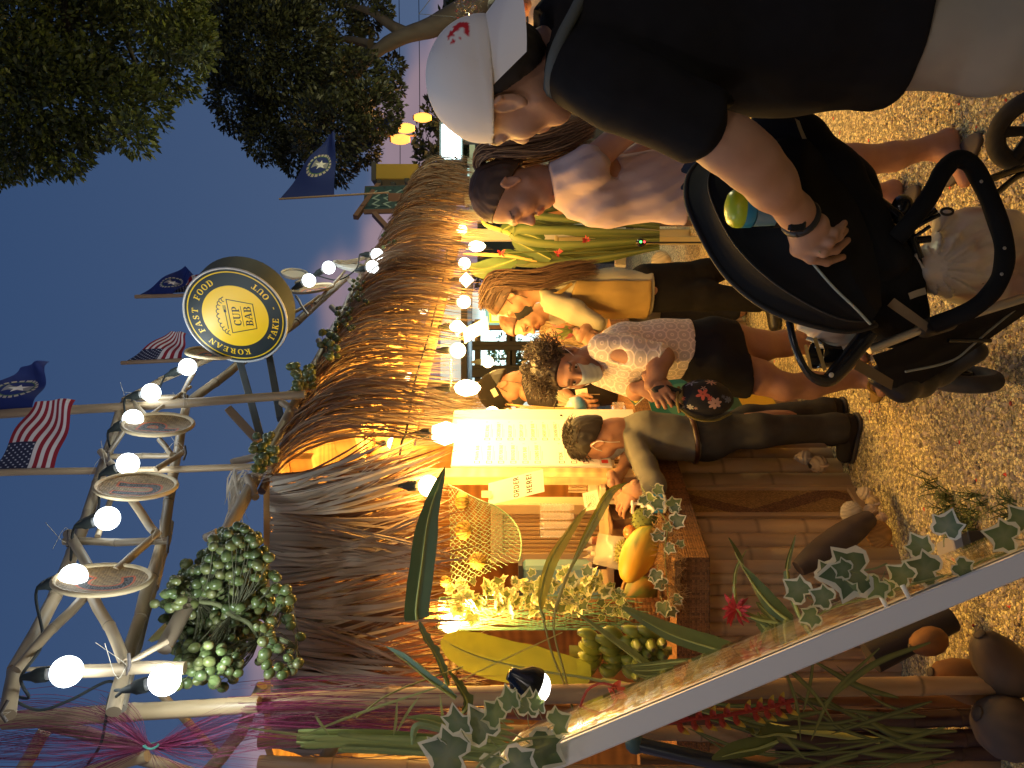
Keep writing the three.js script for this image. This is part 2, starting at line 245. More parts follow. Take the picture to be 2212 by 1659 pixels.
// A head: centre between the ears, forward, up. Returns the skin geometry and the frame in which hair, masks and caps are made.
function headFrame(c, fwd, up = UP, s = 1) {
  const f = fwd.clone().normalize(), r = f.clone().cross(up).normalize(), u = r.clone().cross(f);
  const L = (a, b, d) => c.clone().addScaledVector(f, a * s).addScaledVector(u, b * s).addScaledVector(r, d * s), q = basis(f, u, r);   // local x forward, y up, z to the person's right
  const inv = (p) => { const d = p.clone().sub(c); return [d.dot(f) / s, d.dot(u) / s, d.dot(r) / s]; };
  return { c, f, u, r, L, q, s, inv, R: (x, y, z) => V(x * s, y * s, z * s) };
}
function headSkin(h, skin, brow = [0.02, 0.012, 0.008], neckTo, cell = 0.0035) {
  const { L, R, q, s } = h, F_ = new Field();
  F_.ell(L(-0.012, 0.035, 0), R(0.097, 0.086, 0.074), q, 0.02).ell(L(0.03, -0.032, 0), R(0.063, 0.078, 0.056), q, 0.03 * s).sph(L(0.064, -0.1, 0), 0.021 * s, 0.03 * s);
  for (const z of [-1, 1]) {
    F_.cap(L(0.0, -0.062, z * 0.048), L(0.055, -0.1, z * 0.016), 0.018 * s, 0.018 * s, 0.03 * s).sph(L(0.056, -0.032, z * 0.034), 0.029 * s, 0.025 * s);
    F_.sph(L(0.101, 0.0, z * 0.031), 0.016 * s, 0.012 * s, 1).cap(L(0.078, 0.008, z * 0.018), L(0.074, 0.007, z * 0.045), 0.0075 * s, 0.0075 * s, 0.008 * s).cap(L(0.079, -0.011, z * 0.02), L(0.074, -0.009, z * 0.042), 0.006 * s, 0.006 * s, 0.008 * s);
    if (h.closed) F_.sph(L(0.0772, -0.001, z * 0.031), 0.0134 * s, 0.004 * s); F_.sph(L(0.101, -0.036, z * 0.0105), 0.0085 * s, 0.008 * s);
    F_.ell(L(-0.012, -0.006, z * 0.078), R(0.017, 0.031, 0.0075), q, 0.01 * s).ell(L(-0.009, -0.004, z * 0.087), R(0.0095, 0.02, 0.008), q, 0.006 * s, 1).cap(L(-0.016, 0.022, z * 0.083), L(-0.028, 0.004, z * 0.084), 0.0045 * s, 0.0045 * s, 0.006 * s).cap(L(-0.012, -0.032, z * 0.079), L(-0.008, -0.036, z * 0.078), 0.006 * s, 0.006 * s, 0.008 * s);
  }
  F_.cap(L(0.083, 0.021, -0.034), L(0.083, 0.021, 0.034), 0.012 * s, 0.012 * s, 0.02 * s);
  F_.cap(L(0.09, 0.008, 0), L(0.113, -0.031, 0), 0.0075 * s, 0.0115 * s, 0.016 * s);
  F_.cap(L(0.089, -0.062, -0.017), L(0.089, -0.062, 0.017), 0.0075 * s, 0.0075 * s, 0.01 * s).sph(L(0.0945, -0.061, 0), 0.006 * s, 0.01 * s).cap(L(0.087, -0.074, -0.013), L(0.087, -0.074, 0.013), 0.0085 * s, 0.0085 * s, 0.01 * s);
  if (neckTo) F_.chain([[L(-0.02, -0.03, 0), 0.05 * s], [mix(L(-0.02, -0.05, 0), neckTo, 0.5), 0.05 * s], [neckTo, 0.058 * s]], 0.03);
  const tone = skinTone(skin);
  return F_.mesh(cell, (p) => {
    const [a, b, d] = h.inv(p), z = Math.abs(d); let c = tone(p);
    if (a > 0.06 && Math.abs(b - 0.026 + 0.12 * Math.abs(z - 0.03)) < 0.0045 && z > 0.014 && z < 0.048) c = mixc(c, brow, 0.75);
    if (a > 0.083 && b < -0.056 && b > -0.082 && z < 0.022) c = [c[0] * 0.85, c[1] * 0.55, c[2] * 0.55];
    return c;
  });
}
function eyes(parent, h) {
  for (const z of [-1, 1]) {
    const m = new MB(), o = h.L(0.0775, -0.001, z * 0.031), d = h.f;
    m.ell(o, h.R(0.0125, 0.0125, 0.0125), h.q, 22, (n) => { const a = n.x; return a > 0.965 ? [0.004, 0.004, 0.004] : a > 0.86 ? [0.03, 0.014, 0.007] : [0.55, 0.52, 0.48]; });
    part(parent, 'eye', m, M.gloss);
  }
}
// A hand: five chains of fingers rooted in a palm. wrist, direction of the palm, back-of-hand normal, side of the thumb (+1/-1 of normal x dir), bends of the fingers in radians
function handField(wrist, dir, nrm, thumb, curl = 0.4, s = 1, spread = 0.1) {
  const d = dir.clone().normalize(), n = nrm.clone().addScaledVector(d, -nrm.dot(d)).normalize(), w = n.clone().cross(d).multiplyScalar(thumb), F_ = new Field();
  const P = (a, b, c) => wrist.clone().addScaledVector(d, a * s).addScaledVector(w, b * s).addScaledVector(n, c * s);
  for (const [b0, b1] of [[0.028, 0.03], [0.01, 0.011], [-0.009, -0.01], [-0.025, -0.028]]) F_.cap(P(0.01, b0 * 0.75, 0), P(0.078 - Math.abs(b1) * 0.25, b1, 0), 0.0145 * s, 0.0115 * s, 0.014 * s);
  F_.cap(P(-0.03, 0, 0), P(0.02, 0, 0), 0.025 * s, 0.022 * s, 0.02 * s);
  const lens = [0.072, 0.08, 0.075, 0.058];
  [0.03, 0.0105, -0.0095, -0.028].forEach((b, k) => {
    let q = P(0.08 - Math.abs(b) * 0.3, b, 0), a = typeof curl === 'number' ? curl * (0.85 + 0.12 * k) : curl[k], ang = a * 0.6; const out = (b / 0.03) * spread;
    for (const [f, r0, r1] of [[0.45, 0.0098, 0.0088], [0.31, 0.0088, 0.008], [0.24, 0.008, 0.0068]]) { const e = q.clone().addScaledVector(d, Math.cos(ang) * lens[k] * f * s).addScaledVector(n, -Math.sin(ang) * lens[k] * f * s).addScaledVector(w, out * lens[k] * f * s); F_.cap(q, e, r0 * s, r1 * s, 0.004 * s); q = e; ang += a; }
  });
  F_.chain([[P(0.012, 0.024, -0.004), 0.0145 * s], [P(0.04, 0.045, -0.014), 0.012 * s], [P(0.068, 0.05, -0.024), 0.0098 * s], [P(0.088, 0.047, -0.034), 0.0078 * s]], 0.008 * s);
  return F_;
}
const joined = (list) => mergeGeometries(list.map((g) => { const c = g.index ? g : g; for (const k of Object.keys(c.attributes)) if (!['position', 'normal', 'color', 'uv'].includes(k)) c.deleteAttribute(k); return c; }));
const wrinkle = (amp, f, sx = 1, sy = 1, sz = 1) => (p) => amp * (fbm(p.x * f * sx, p.y * f * sy, p.z * f * sz, 3) - 0.5) * 2;
const tint = (c, v = 0.12, f = 40) => (p) => { const k = 1 + v * (fbm(p.x * f, p.y * f, p.z * f, 3) - 0.5) * 2; return [c[0] * k, c[1] * k, c[2] * k]; };
// ---------------------------------------------------------------- ground, far trees, the place beyond
{
  const cells = (u, v, n) => { let b = 9, b2 = 9, id = 0; const x = u * n, y = v * n, X = Math.floor(x), Y = Math.floor(y); for (let j = -1; j <= 1; j++) for (let i = -1; i <= 1; i++) { const a = ((X + i) % n + n) % n, c = ((Y + j) % n + n) % n, d = Math.hypot(X + i + hash3(a, c, 1) - x, Y + j + hash3(a, c, 2) - y); if (d < b) { b2 = b; b = d; id = hash3(a, c, 4); } else if (d < b2) b2 = d; } return [b, b2 - b, id]; };
  const N = 1024, H = new Float32Array(N * N), col = dataTex(N, (u, v) => {
    const [, e, id] = cells(u, v, 84), [, e2, id2] = cells((u + 0.37) % 1, (v + 0.11) % 1, 190), big = id > 0.45, k = big ? 0.72 + 0.5 * id2 * 0.4 + 0.25 * id : 0.62 + 0.35 * id2;
    const g = hash3(Math.floor(u * N), Math.floor(v * N), 9), red = id > 0.9975 ? 1 : 0;
    const gap = clamp((big ? e * 5 : e2 * 4) + 0.42);
    return [0.93 * k * gap * (0.9 + 0.2 * g), (red ? 0.34 : 0.845) * k * gap * (0.9 + 0.2 * g), (red ? 0.25 : 0.62) * k * gap * (0.88 + 0.2 * g)];
  });
  const bump = dataTex(N, (u, v) => { const [b, e, id] = cells(u, v, 84), [b2, e2, id2] = cells((u + 0.37) % 1, (v + 0.11) % 1, 190); return clamp((id > 0.45 ? 0.35 + 0.5 * Math.min(1, e * 3) * (0.6 + 0.4 * id) : 0.1 + 0.35 * Math.min(1, e2 * 3)) ); }, false);
  const g = new MB(), S = 120, n = 40; const ids = [];
  for (let j = 0; j <= n; j++) for (let i = 0; i <= n; i++) { const f = (t) => { const s = t * 2 - 1; return Math.sign(s) * Math.pow(Math.abs(s), 3) * S; }; const x = f(i / n), z = f(j / n) - 3; ids.push(g.v(V(x, 0.01 * (fbm(x * 1.5, 3, z * 1.5, 3) - 0.5), z), [1, 1, 1], x / 1.1, z / 1.1)); }
  for (let j = 0; j < n; j++) for (let i = 0; i < n; i++) { const a = j * (n + 1) + i; g.q(ids[a], ids[a + n + 1], ids[a + n + 2], ids[a + 1]); }
  const gm = std({ map: col, bumpMap: bump, bumpScale: 0.012, roughness: 0.95 });
  struct('ground', g, gm);
  // loose coral rubble
  const bit = new THREE.IcosahedronGeometry(1, 0); { const p = bit.attributes.position; for (let k = 0; k < p.count; k++) { const x = p.getX(k), y = p.getY(k), z = p.getZ(k), m = 0.7 + 0.6 * noise3(x * 2 + 5, y * 2 + 5, z * 2 + 5); p.setXYZ(k, x * m * 1.25, y * m * 0.6, z * m * 0.9); } bit.computeVertexNormals(); }
  reseed(11);
  const n2 = 80000, im = new THREE.InstancedMesh(bit, std({ color: 0xffffff, roughness: 0.9 }), n2), mt = new THREE.Matrix4(), qt = new THREE.Quaternion(), cc = new THREE.Color();
  for (let k = 0; k < n2; k++) {
    const d = 1.5 + 5.5 * Math.pow(rnd(), 1.35), x = rr(-0.62, 0.66) * d, coarse = sstep(4.3, 2.9, d + 0.5 * noise3(x * 2, 1, d * 2)), s = rr(0.0016, 0.0036) + coarse * Math.pow(rnd(), 3) * 0.006;
    qt.setFromEuler(new THREE.Euler(rr(-0.6, 0.6), rr(0, 6.28), rr(-0.6, 0.6))); mt.compose(V(x, s * 0.25, -d), qt, V(s, s, s)); im.setMatrixAt(k, mt);
    const r = rnd(), b = rr(0.55, 1.05); r < 0.0015 ? cc.setRGB(0.35 * b, 0.05, 0.03) : r < 0.1 ? cc.setRGB(0.3 * b, 0.23 * b, 0.16 * b) : cc.setRGB(0.6 * b, 0.475 * b, 0.3 * b); im.setColorAt(k, cc);
  }
  im.name = 'gravel'; im.userData = { kind: 'stuff', label: 'pale crushed coral gravel strewn over the ground', category: 'gravel' }; im.receiveShadow = im.castShadow = true; scene.add(im);
}
function foliage(clumps, leafSize, n, cols, dark = 0.4) { // clumps: [centre, radius]; small folded leaves on the shells of the clumps
  const m = new MB(); let tot = 0; for (const c of clumps) tot += c[1] ** 2;
  for (const [c, r] of clumps) {
    const k = Math.round(n * r * r / tot), tone = rr(0.75, 1.2);
    for (let q = 0; q < k; q++) {
      const d = V(rr(-1, 1), rr(-1, 1), rr(-1, 1)); if (d.lengthSq() > 1 || d.lengthSq() < 0.02) { q--; continue; } d.normalize();
      const rad = r * (0.55 + 0.45 * Math.sqrt(rnd())) * (0.78 + 0.4 * noise3(d.x * 3 + c.x, d.y * 3 + c.y, d.z * 3 + c.z)), p = c.clone().addScaledVector(d, rad); p.y -= 0.08 * r;
      const dir = V(rr(-1, 1), rr(-1, 0.35), rr(-1, 1)).addScaledVector(d, 1.1).normalize(), side = dir.clone().cross(V(rr(-1, 1), rr(-1, 1), rr(-1, 1))).normalize(), up = side.clone().cross(dir), s = leafSize * rr(0.6, 1.25);
      const cl = jit(mixc(cols[0], cols[1], Math.pow(rnd(), 1.6)), 0.25).map((x) => x * tone);
      const a = m.v(p, cl), b = m.v(p.clone().addScaledVector(dir, s * 0.5).addScaledVector(side, s * 0.24).addScaledVector(up, s * 0.06), cl), e = m.v(p.clone().addScaledVector(dir, s), cl), f = m.v(p.clone().addScaledVector(dir, s * 0.5).addScaledVector(side, -s * 0.24).addScaledVector(up, s * 0.06), cl);
      m.t(a, b, e); m.t(a, e, f);
    }
  }
  return m;
}
const pixClumps = (list, d, spread) => list.map(([ix, iy, r, dd = 0]) => [at(ix, iy, d + dd + rr(-spread, spread)), r / F * d]);
reseed(21);
{
  const t = thing('broadleaf_tree', 'green leafy tree overhanging the top corner above the man in the cap', 'tree', V(7.5, 0, -8.2));
  const cl = pixClumps([[50, 315, 70], [130, 320, 62], [60, 190, 130], [190, 200, 105], [290, 215, 72], [250, 95, 130], [365, 150, 70], [420, 100, 42], [100, 50, 150], [-110, 220, 190], [-110, 30, 190], [350, 40, 85], [0, 350, 45], [410, 60, 45], [285, 290, 42], [200, 285, 42], [300, -120, 160], [80, -150, 200], [150, 350, 30], [435, 125, 22]], 7.2, 0.7);
  part(t, 'crown', foliage(cl, 0.07, 48000, [[0.05, 0.065, 0.014], [0.15, 0.18, 0.03]]), M.leaf);
  const m = new MB(), pts = curve([V(7.5, -0.1, -8.2), V(7.2, 2, -8.1), V(6.4, 4.2, -7.8), V(4.8, 5.7, -7.4), at(150, 120, 7.3)], 20); m.tube(pts, (t_) => lerp(0.2, 0.05, t_), 10, [0.09, 0.07, 0.05]);
  for (const q of [[60, 250], [300, 160], [250, 60]]) m.tube(curve([pts[15], mix(pts[15], at(q[0], q[1], 7.3), 0.6), at(q[0], q[1], 7.3)], 8), (t_) => lerp(0.07, 0.015, t_), 6, [0.08, 0.065, 0.045]);
  part(t, 'trunk', m, M.vc);
}
{
  const t = thing('broadleaf_tree', 'darker tree with a slanting bare trunk behind the blue flag', 'tree', gnd(-70, 11));
  const cl = pixClumps([[500, 70, 110], [475, 150, 50], [520, 220, 75], [600, 110, 125], [610, 230, 105], [700, 80, 105], [570, 300, 50], [640, 330, 48], [725, 355, 42], [700, 280, 75], [780, 320, 38], [800, 235, 55], [840, 190, 28], [850, 140, 22], [770, 170, 60], [790, 30, 45], [825, 22, 22], [450, 20, 70], [560, -80, 150], [420, 70, 50], [745, 240, 60], [830, 270, 26]], 11, 1.0);
  part(t, 'crown', foliage(cl, 0.08, 56000, [[0.025, 0.03, 0.012], [0.065, 0.07, 0.022]]), M.leaf);
  const m = new MB(), bark = (t_, a) => { const k = 0.7 + 0.6 * noise3(t_ * 60, a * 3, 2); return [0.075 * k, 0.06 * k, 0.052 * k]; };
  m.tube(curve([gnd(-70, 11, -0.1), at(1180, -45, 11), at(1080, -10, 11), at(1000, 22, 11), at(935, 58, 11), at(872, 78, 11), at(815, 110, 11), at(760, 170, 11), at(700, 230, 11)], 40), (t_, k) => lerp(0.24, 0.04, t_) * (0.92 + 0.16 * noise3(k * 0.9, 1, 1)), 12, bark);
  m.tube(curve([at(878, 74, 11), at(850, 58, 11), at(800, 25, 11.1), at(740, 10, 11.3)], 12), (t_) => lerp(0.1, 0.03, t_), 9, bark);
  m.tube(curve([at(800, 95, 11), at(750, 85, 11.2), at(690, 90, 11.4)], 10), (t_) => lerp(0.07, 0.02, t_), 8, bark);
  part(t, 'trunk', m, M.vc);
}
reseed(31);
{ // dark hedge, low building and fence beyond, seen past the stalls
  const t = thing('hedge', 'dark clipped hedge behind the floodlight and lanterns', 'hedge', gnd(290, 12.5));
  part(t, 'crown', foliage(pixClumps([[930, 300, 40], [950, 250, 40], [925, 350, 34], [960, 360, 40], [1010, 300, 70], [990, 230, 50], [1060, 300, 80], [1010, 150, 60], [1000, 60, 60], [1080, 200, 80], [1090, 80, 90], [1040, 0, 70], [1040, 380, 70], [1090, 420, 60], [1100, 500, 50], [1090, 600, 60], [1090, 700, 60]], 12.5, 0.8), 0.13, 14000, [[0.012, 0.02, 0.012], [0.04, 0.06, 0.03]]), M.leaf);
  part(t, 'trunk', new MB().tube([gnd(290, 12.5, -0.05), gnd(290, 12.5, 1.6)], 0.06, 8, [0.06, 0.05, 0.04]), M.vc);
  for (const [k, ix0, sag] of [[0, 862, 10], [1, 905, 8]]) {
    const o = thing('power_cable', k ? 'lower of two thin dark cables crossing the pink sky' : 'upper of two thin dark cables crossing the pink sky', 'cable', at(ix0, 0, 24));
    part(o, 'wire', new MB().tube(curve([at(ix0 - 4, -300, 24), at(ix0 + sag * 0.2, 200, 24), at(ix0 + 2, 560, 26)], 14), 0.012, 5, [0.02, 0.02, 0.025]), M.vc);
  }
}
function slab(pts, y0, y1, uvk = 1) { // prism over a polygon of [x, z] (counter-clockwise seen from above)
  const m = new MB(), tri = THREE.ShapeUtils.triangulateShape(pts.map(([x, z]) => new THREE.Vector2(x, -z)), []), W = [1, 1, 1];
  for (const y of [y1, y0]) { const id = pts.map(([x, z]) => m.v(V(x, y, z), W, x * uvk, z * uvk)); for (const [a, b, c] of tri) y === y1 ? m.t(id[a], id[b], id[c]) : m.t(id[a], id[c], id[b]); }
  pts.forEach((p, k) => { const q = pts[(k + 1) % pts.length], l = Math.hypot(q[0] - p[0], q[1] - p[1]); m.quad(V(p[0], y0, p[1]), V(q[0], y0, q[1]), V(q[0], y1, q[1]), V(p[0], y1, p[1]), W, [0, 0, l * uvk, 0, l * uvk, (y1 - y0) * uvk, 0, (y1 - y0) * uvk]); });
  return m;
}
const woodTex = dataTex(256, (u, v) => { const k = 0.8 + 0.25 * fbm(u * 40, v * 3, 1, 3) + 0.08 * Math.sin((v * 14 + 3 * fbm(u * 3, v * 6, 4, 3)) * 6.28); return [0.86 * k, 0.72 * k, 0.5 * k]; });
const woodMat = std({ map: woodTex, roughness: 0.7 });
function bambooPole(a, b, r, opt = {}) { // a culm with raised nodes, slightly crooked
  const L = a.distanceTo(b), step = opt.step ?? Math.max(0.16, r * 9), n0 = Math.max(1, Math.round(L / step)), pts = [], rad = [], cols = [], base = opt.col ?? [0.42, 0.33, 0.2], ph = rnd() * 9;
  const side = V(rr(-1, 1), rr(-1, 1), rr(-1, 1)).cross(b.clone().sub(a)).normalize(), bend = (opt.bend ?? 0.012) * L;
  for (let k = 0; k <= n0; k++) { const tone = jit(base, opt.vary ?? 0.22); const seq = k === 0 ? [0, 0.5] : k === n0 ? [-0.12, 0] : [-0.1, -0.022, 0, 0.022, 0.1, 0.5]; for (const d of seq) { const t = clamp((k + d) / n0); if (k === n0 && d === 0 || t < 1 || n0 === 1) { pts.push(mix(a, b, t).addScaledVector(side, Math.sin(t * Math.PI) * bend + 0.002 * Math.sin(t * 9 + ph))); const node = Math.abs(d) < 0.01 && k > 0 && k < n0; rad.push(r * lerp(1, opt.taper ?? 0.93, t) * (node ? 1.09 : Math.abs(d) < 0.03 && k > 0 && k < n0 ? 1.05 : 0.98)); cols.push(node ? base.map((x) => x * 0.5) : tone); } } }
  return new MB().tube(pts, rad, opt.seg ?? 10, (t, an, k) => { const c = cols[k], w = 0.82 + 0.36 * noise3(k * 0.7 + ph, an * 2.2, 3) + 0.1 * (noise3(k * 2.1, an * 9, 5) - 0.5); return [c[0] * w, c[1] * w, c[2] * w * 0.96]; });
}
// ---------------------------------------------------------------- the thatched stall
reseed(41);
const stall = thing('food_stall', 'thatched bamboo food stall lit by warm bulbs under its eave', 'stall', eave(1, 0, -0.8));
{
  const P = (t, o) => { const q = eave(t, 0, o); return [q.x, q.z]; };
  const ply = std({ map: rep(woodTex, 1, 1), color: new THREE.Color(0.95, 0.8, 0.6), roughness: 0.8 });
  part(stall, 'roof', slab([P(0.02, -0.03), P(4.3, -0.03), P(4.3, -2.0), P(-0.2, -2.0), [-1.75, -3.0], [-1.25, -2.64], [-0.345, -2.63]], 2.275, 2.30), ply);
  const beam = (a, b, w, h, name = 'rafter', m = woodMat) => { const d = b.clone().sub(a), q = look(d); return part(stall, name, new MB().box(mix(a, b, 0.5), w, h, d.length(), [0.8, 0.66, 0.42], q), m); };
  const lumber = std({ map: woodTex, color: new THREE.Color(1, 0.93, 0.78), roughness: 0.75 });
  beam(eave(0.35, 1.95, -0.36), eave(4.2, 1.9, -0.36), 0.04, 0.09, 'rafter', lumber);
  for (const t of [0.25, 1.0, 1.75, 2.5, 3.3]) beam(eave(t, 2.23, -0.06), eave(t, 2.21, -1.95), 0.04, 0.085, 'rafter', lumber);
  beam(eave(0.45, 2.12, -0.05), eave(0.45, 1.98, -1.0), 0.035, 0.09, 'rafter', lumber);
  for (const [t, o, w] of [[4.2, -1.85, 0.06], [2.6, -1.85, 0.06]]) part(stall, 'post', bambooPole(eave(t, -0.02, o), eave(t, 2.27, o), 0.035), M.bamboo);
  part(stall, 'post', new MB().box(V(-0.375, 1.56, -3.12), 0.066, 1.42, 0.04, [0.75, 0.6, 0.34], look(OUT)), woodMat);
  // back eave beam
  for (const [dy, o] of [[0, 0], [0.035, 0.03]]) part(stall, 'back_beam', bambooPole(eave(0.2, 1.76 + dy, -1.62 + o), eave(2.9, 1.72 + dy, -1.62 + o), 0.018, { bend: 0.004 }), M.bamboo);
  // rear wall of the left half
  part(stall, 'back_wall', new MB().box(V(-1.3, 1.13, -4.35), 1.9, 2.22, 0.03, [0.3, 0.2, 0.1]), std({ map: woodTex, color: new THREE.Color(0.5, 0.33, 0.18), roughness: 0.85 }));
}
const brown = [0.15, 0.085, 0.055], tan = [0.6, 0.53, 0.41], rust = [0.26, 0.11, 0.04];
{ // fringe of palm leaflets along the right-hand eave, swept along the fronds
  const m = new MB();
  for (let layer = 0; layer < 4; layer++) for (let t = -0.03; t < 4.4; t += rr(0.0025, 0.006) * (1 + t * 0.1)) {
    const fr = Math.floor(t / 0.3 + layer * 0.37), gap = noise3(t * 7 + layer * 13, layer, 2); if (gap < 0.2 + 0.12 * (t < 1.2 ? 1 : 0)) continue;
    const L = rr(0.34, 0.66) * (1 - 0.02 * t) * (0.85 + 0.3 * hash3(fr, layer, 7)), sw = (0.16 + 0.22 * hash3(fr, layer, 3)) * rr(0.75, 1.2), bul = rr(0.0, 0.07) + 0.02 * layer, y0 = 2.285 - rr(0, 0.03), pts = [], bend = rr(-0.11, 0.11) * (0.4 + rnd()) + 0.13 * (noise3(t * 5, 4, layer) - 0.5);
    for (let k = 0; k <= 8; k++) { const u = k / 8; pts.push(eave(t + sw * (1 - Math.exp(-3.2 * u)) + bend * u * u, y0 - L * Math.pow(u, 1.25) + 0.015 * Math.sin(u * 5 + t * 30), 0.01 + 0.012 * layer + bul * Math.sin(Math.PI * Math.min(1, u * 1.1) * 0.8) - 0.02 * u)); }
    const c = mixc(mixc(brown, tan, Math.pow(rnd(), 5)), rust, rnd() * 0.5), a = rr(-0.9, 0.9);
    m.strip(pts, rr(0.0015, 0.0048), DR.clone().multiplyScalar(Math.cos(a)).addScaledVector(OUT, Math.sin(a)), (u) => mixc(c, mixc(c, [0.3, 0.22, 0.14], 0.5), u));
  }
  part(stall, 'eave_thatch', m, M.strand, { kind: 'stuff' });
  // left-hand face
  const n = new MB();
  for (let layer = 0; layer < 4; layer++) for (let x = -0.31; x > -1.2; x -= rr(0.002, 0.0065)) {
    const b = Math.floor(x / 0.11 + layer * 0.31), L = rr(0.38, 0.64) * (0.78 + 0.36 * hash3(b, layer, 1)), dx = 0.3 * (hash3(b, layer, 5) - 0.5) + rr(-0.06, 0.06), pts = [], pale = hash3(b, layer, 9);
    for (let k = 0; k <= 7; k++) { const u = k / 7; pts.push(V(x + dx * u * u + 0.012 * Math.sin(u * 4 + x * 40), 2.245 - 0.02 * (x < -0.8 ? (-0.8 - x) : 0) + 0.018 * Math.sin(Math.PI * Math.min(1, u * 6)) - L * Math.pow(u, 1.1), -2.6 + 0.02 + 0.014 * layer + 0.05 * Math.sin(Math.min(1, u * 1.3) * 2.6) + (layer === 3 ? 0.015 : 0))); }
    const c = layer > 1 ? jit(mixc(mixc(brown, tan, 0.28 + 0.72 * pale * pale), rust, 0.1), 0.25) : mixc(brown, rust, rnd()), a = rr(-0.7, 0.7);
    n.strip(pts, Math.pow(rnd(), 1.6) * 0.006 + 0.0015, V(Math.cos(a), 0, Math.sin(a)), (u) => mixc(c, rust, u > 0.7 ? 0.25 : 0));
  }
  for (let x = -0.31; x > -1.15; x -= rr(0.006, 0.012)) { const p = [V(x, 2.24, -2.58), V(x + rr(-0.01, 0.02), 2.275, -2.63), V(x + rr(-0.02, 0.03), 2.315, -2.75), V(x + rr(-0.02, 0.04), 2.33, -2.95)]; n.strip(curve(p, 5), rr(0.003, 0.006), V(1, 0, 0), () => jit(brown, 0.3)); }
  for (let k = 0; k < 34; k++) { const x = rr(-0.33, -0.27); n.strip(curve([V(x, 2.25, -2.56), V(x + rr(-0.05, 0.02), 2.33 + rr(0, 0.05), -2.55), V(x - rr(0.05, 0.2), 2.3 + rr(0, 0.1), -2.5)], 6), 0.003, V(0, 1, 0), () => jit(tan, 0.3)); }
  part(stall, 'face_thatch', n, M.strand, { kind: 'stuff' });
  // inner side of the fringe along the back
  const q = new MB();
  for (let layer = 0; layer < 3; layer++) for (let t = -0.5; t < 3.9; t += rr(0.004, 0.009)) {
    if (noise3(t * 6, layer * 5, 8) < 0.16) continue;
    const L = rr(0.46, 0.66) * (t > 1.3 && t < 2.4 ? 1.12 : 1), pts = [], dx = rr(-0.06, 0.06) + 0.1 * (noise3(t * 3, layer, 1) - 0.5);
    for (let k = 0; k <= 6; k++) { const u = k / 6; pts.push(eave(t + dx * u * u, 2.2 - L * u, -1.72 - 0.03 * layer + 0.06 * u * rnd())); }
    const c = jit(mixc(tan, [0.4, 0.26, 0.1], rnd()), 0.3); q.strip(pts, rr(0.003, 0.006), DR, () => c);
  }
  for (let x = -0.5; x > -1.5; x -= rr(0.005, 0.011)) { const L = rr(0.35, 0.5), z = -4.3 + 0.05 * rnd(); q.strip([V(x, 2.2, z), V(x + rr(-0.02, 0.02), 2.2 - L * 0.5, z + 0.02), V(x + rr(-0.05, 0.05), 2.2 - L, z + 0.03)], 0.005, V(1, 0, 0), () => jit(mixc(tan, [0.4, 0.26, 0.1], rnd()), 0.3)); }
  part(stall, 'back_thatch', q, M.strand, { kind: 'stuff' });
  part(stall, 'eave_pole', bambooPole(eave(-0.05, 2.285, -0.005), eave(4.35, 2.285, -0.005), 0.014, { col: [0.12, 0.07, 0.05], bend: 0.002 }), M.bamboo);
  part(stall, 'eave_pole', bambooPole(V(-0.3, 2.245, -2.6), V(-1.2, 2.238, -2.61), 0.013, { col: [0.3, 0.24, 0.18], bend: 0.002 }), M.bamboo);
}
{ // the coarse bamboo ridge poles that lie on the edge of the thatch, with pegs
  const r = [0.26, 0.2, 0.14];
  part(stall, 'ridge_pole', bambooPole(ev(352, 1402, 0.02), ev(808, 542, 0.02), 0.021, { col: r, bend: 0.004, step: 0.4 }), M.bamboo);
  part(stall, 'ridge_pole', bambooPole(ev(640, 905, -0.12), ev(560, 960, -0.16), 0.016, { col: r }), M.bamboo);
  for (const [a, b] of [[[470, 1150], [443, 1163]], [[535, 1030], [552, 1075]], [[608, 868], [655, 900]], [[666, 815], [690, 870]], [[688, 735], [712, 775]], [[716, 662], [745, 690]], [[755, 605], [782, 640]], [[560, 985], [500, 1000]], [[623, 850], [680, 838]]]) part(stall, 'peg', bambooPole(ev(...a, 0.04), ev(...b, 0.02), 0.014, { col: r }), M.bamboo);
}
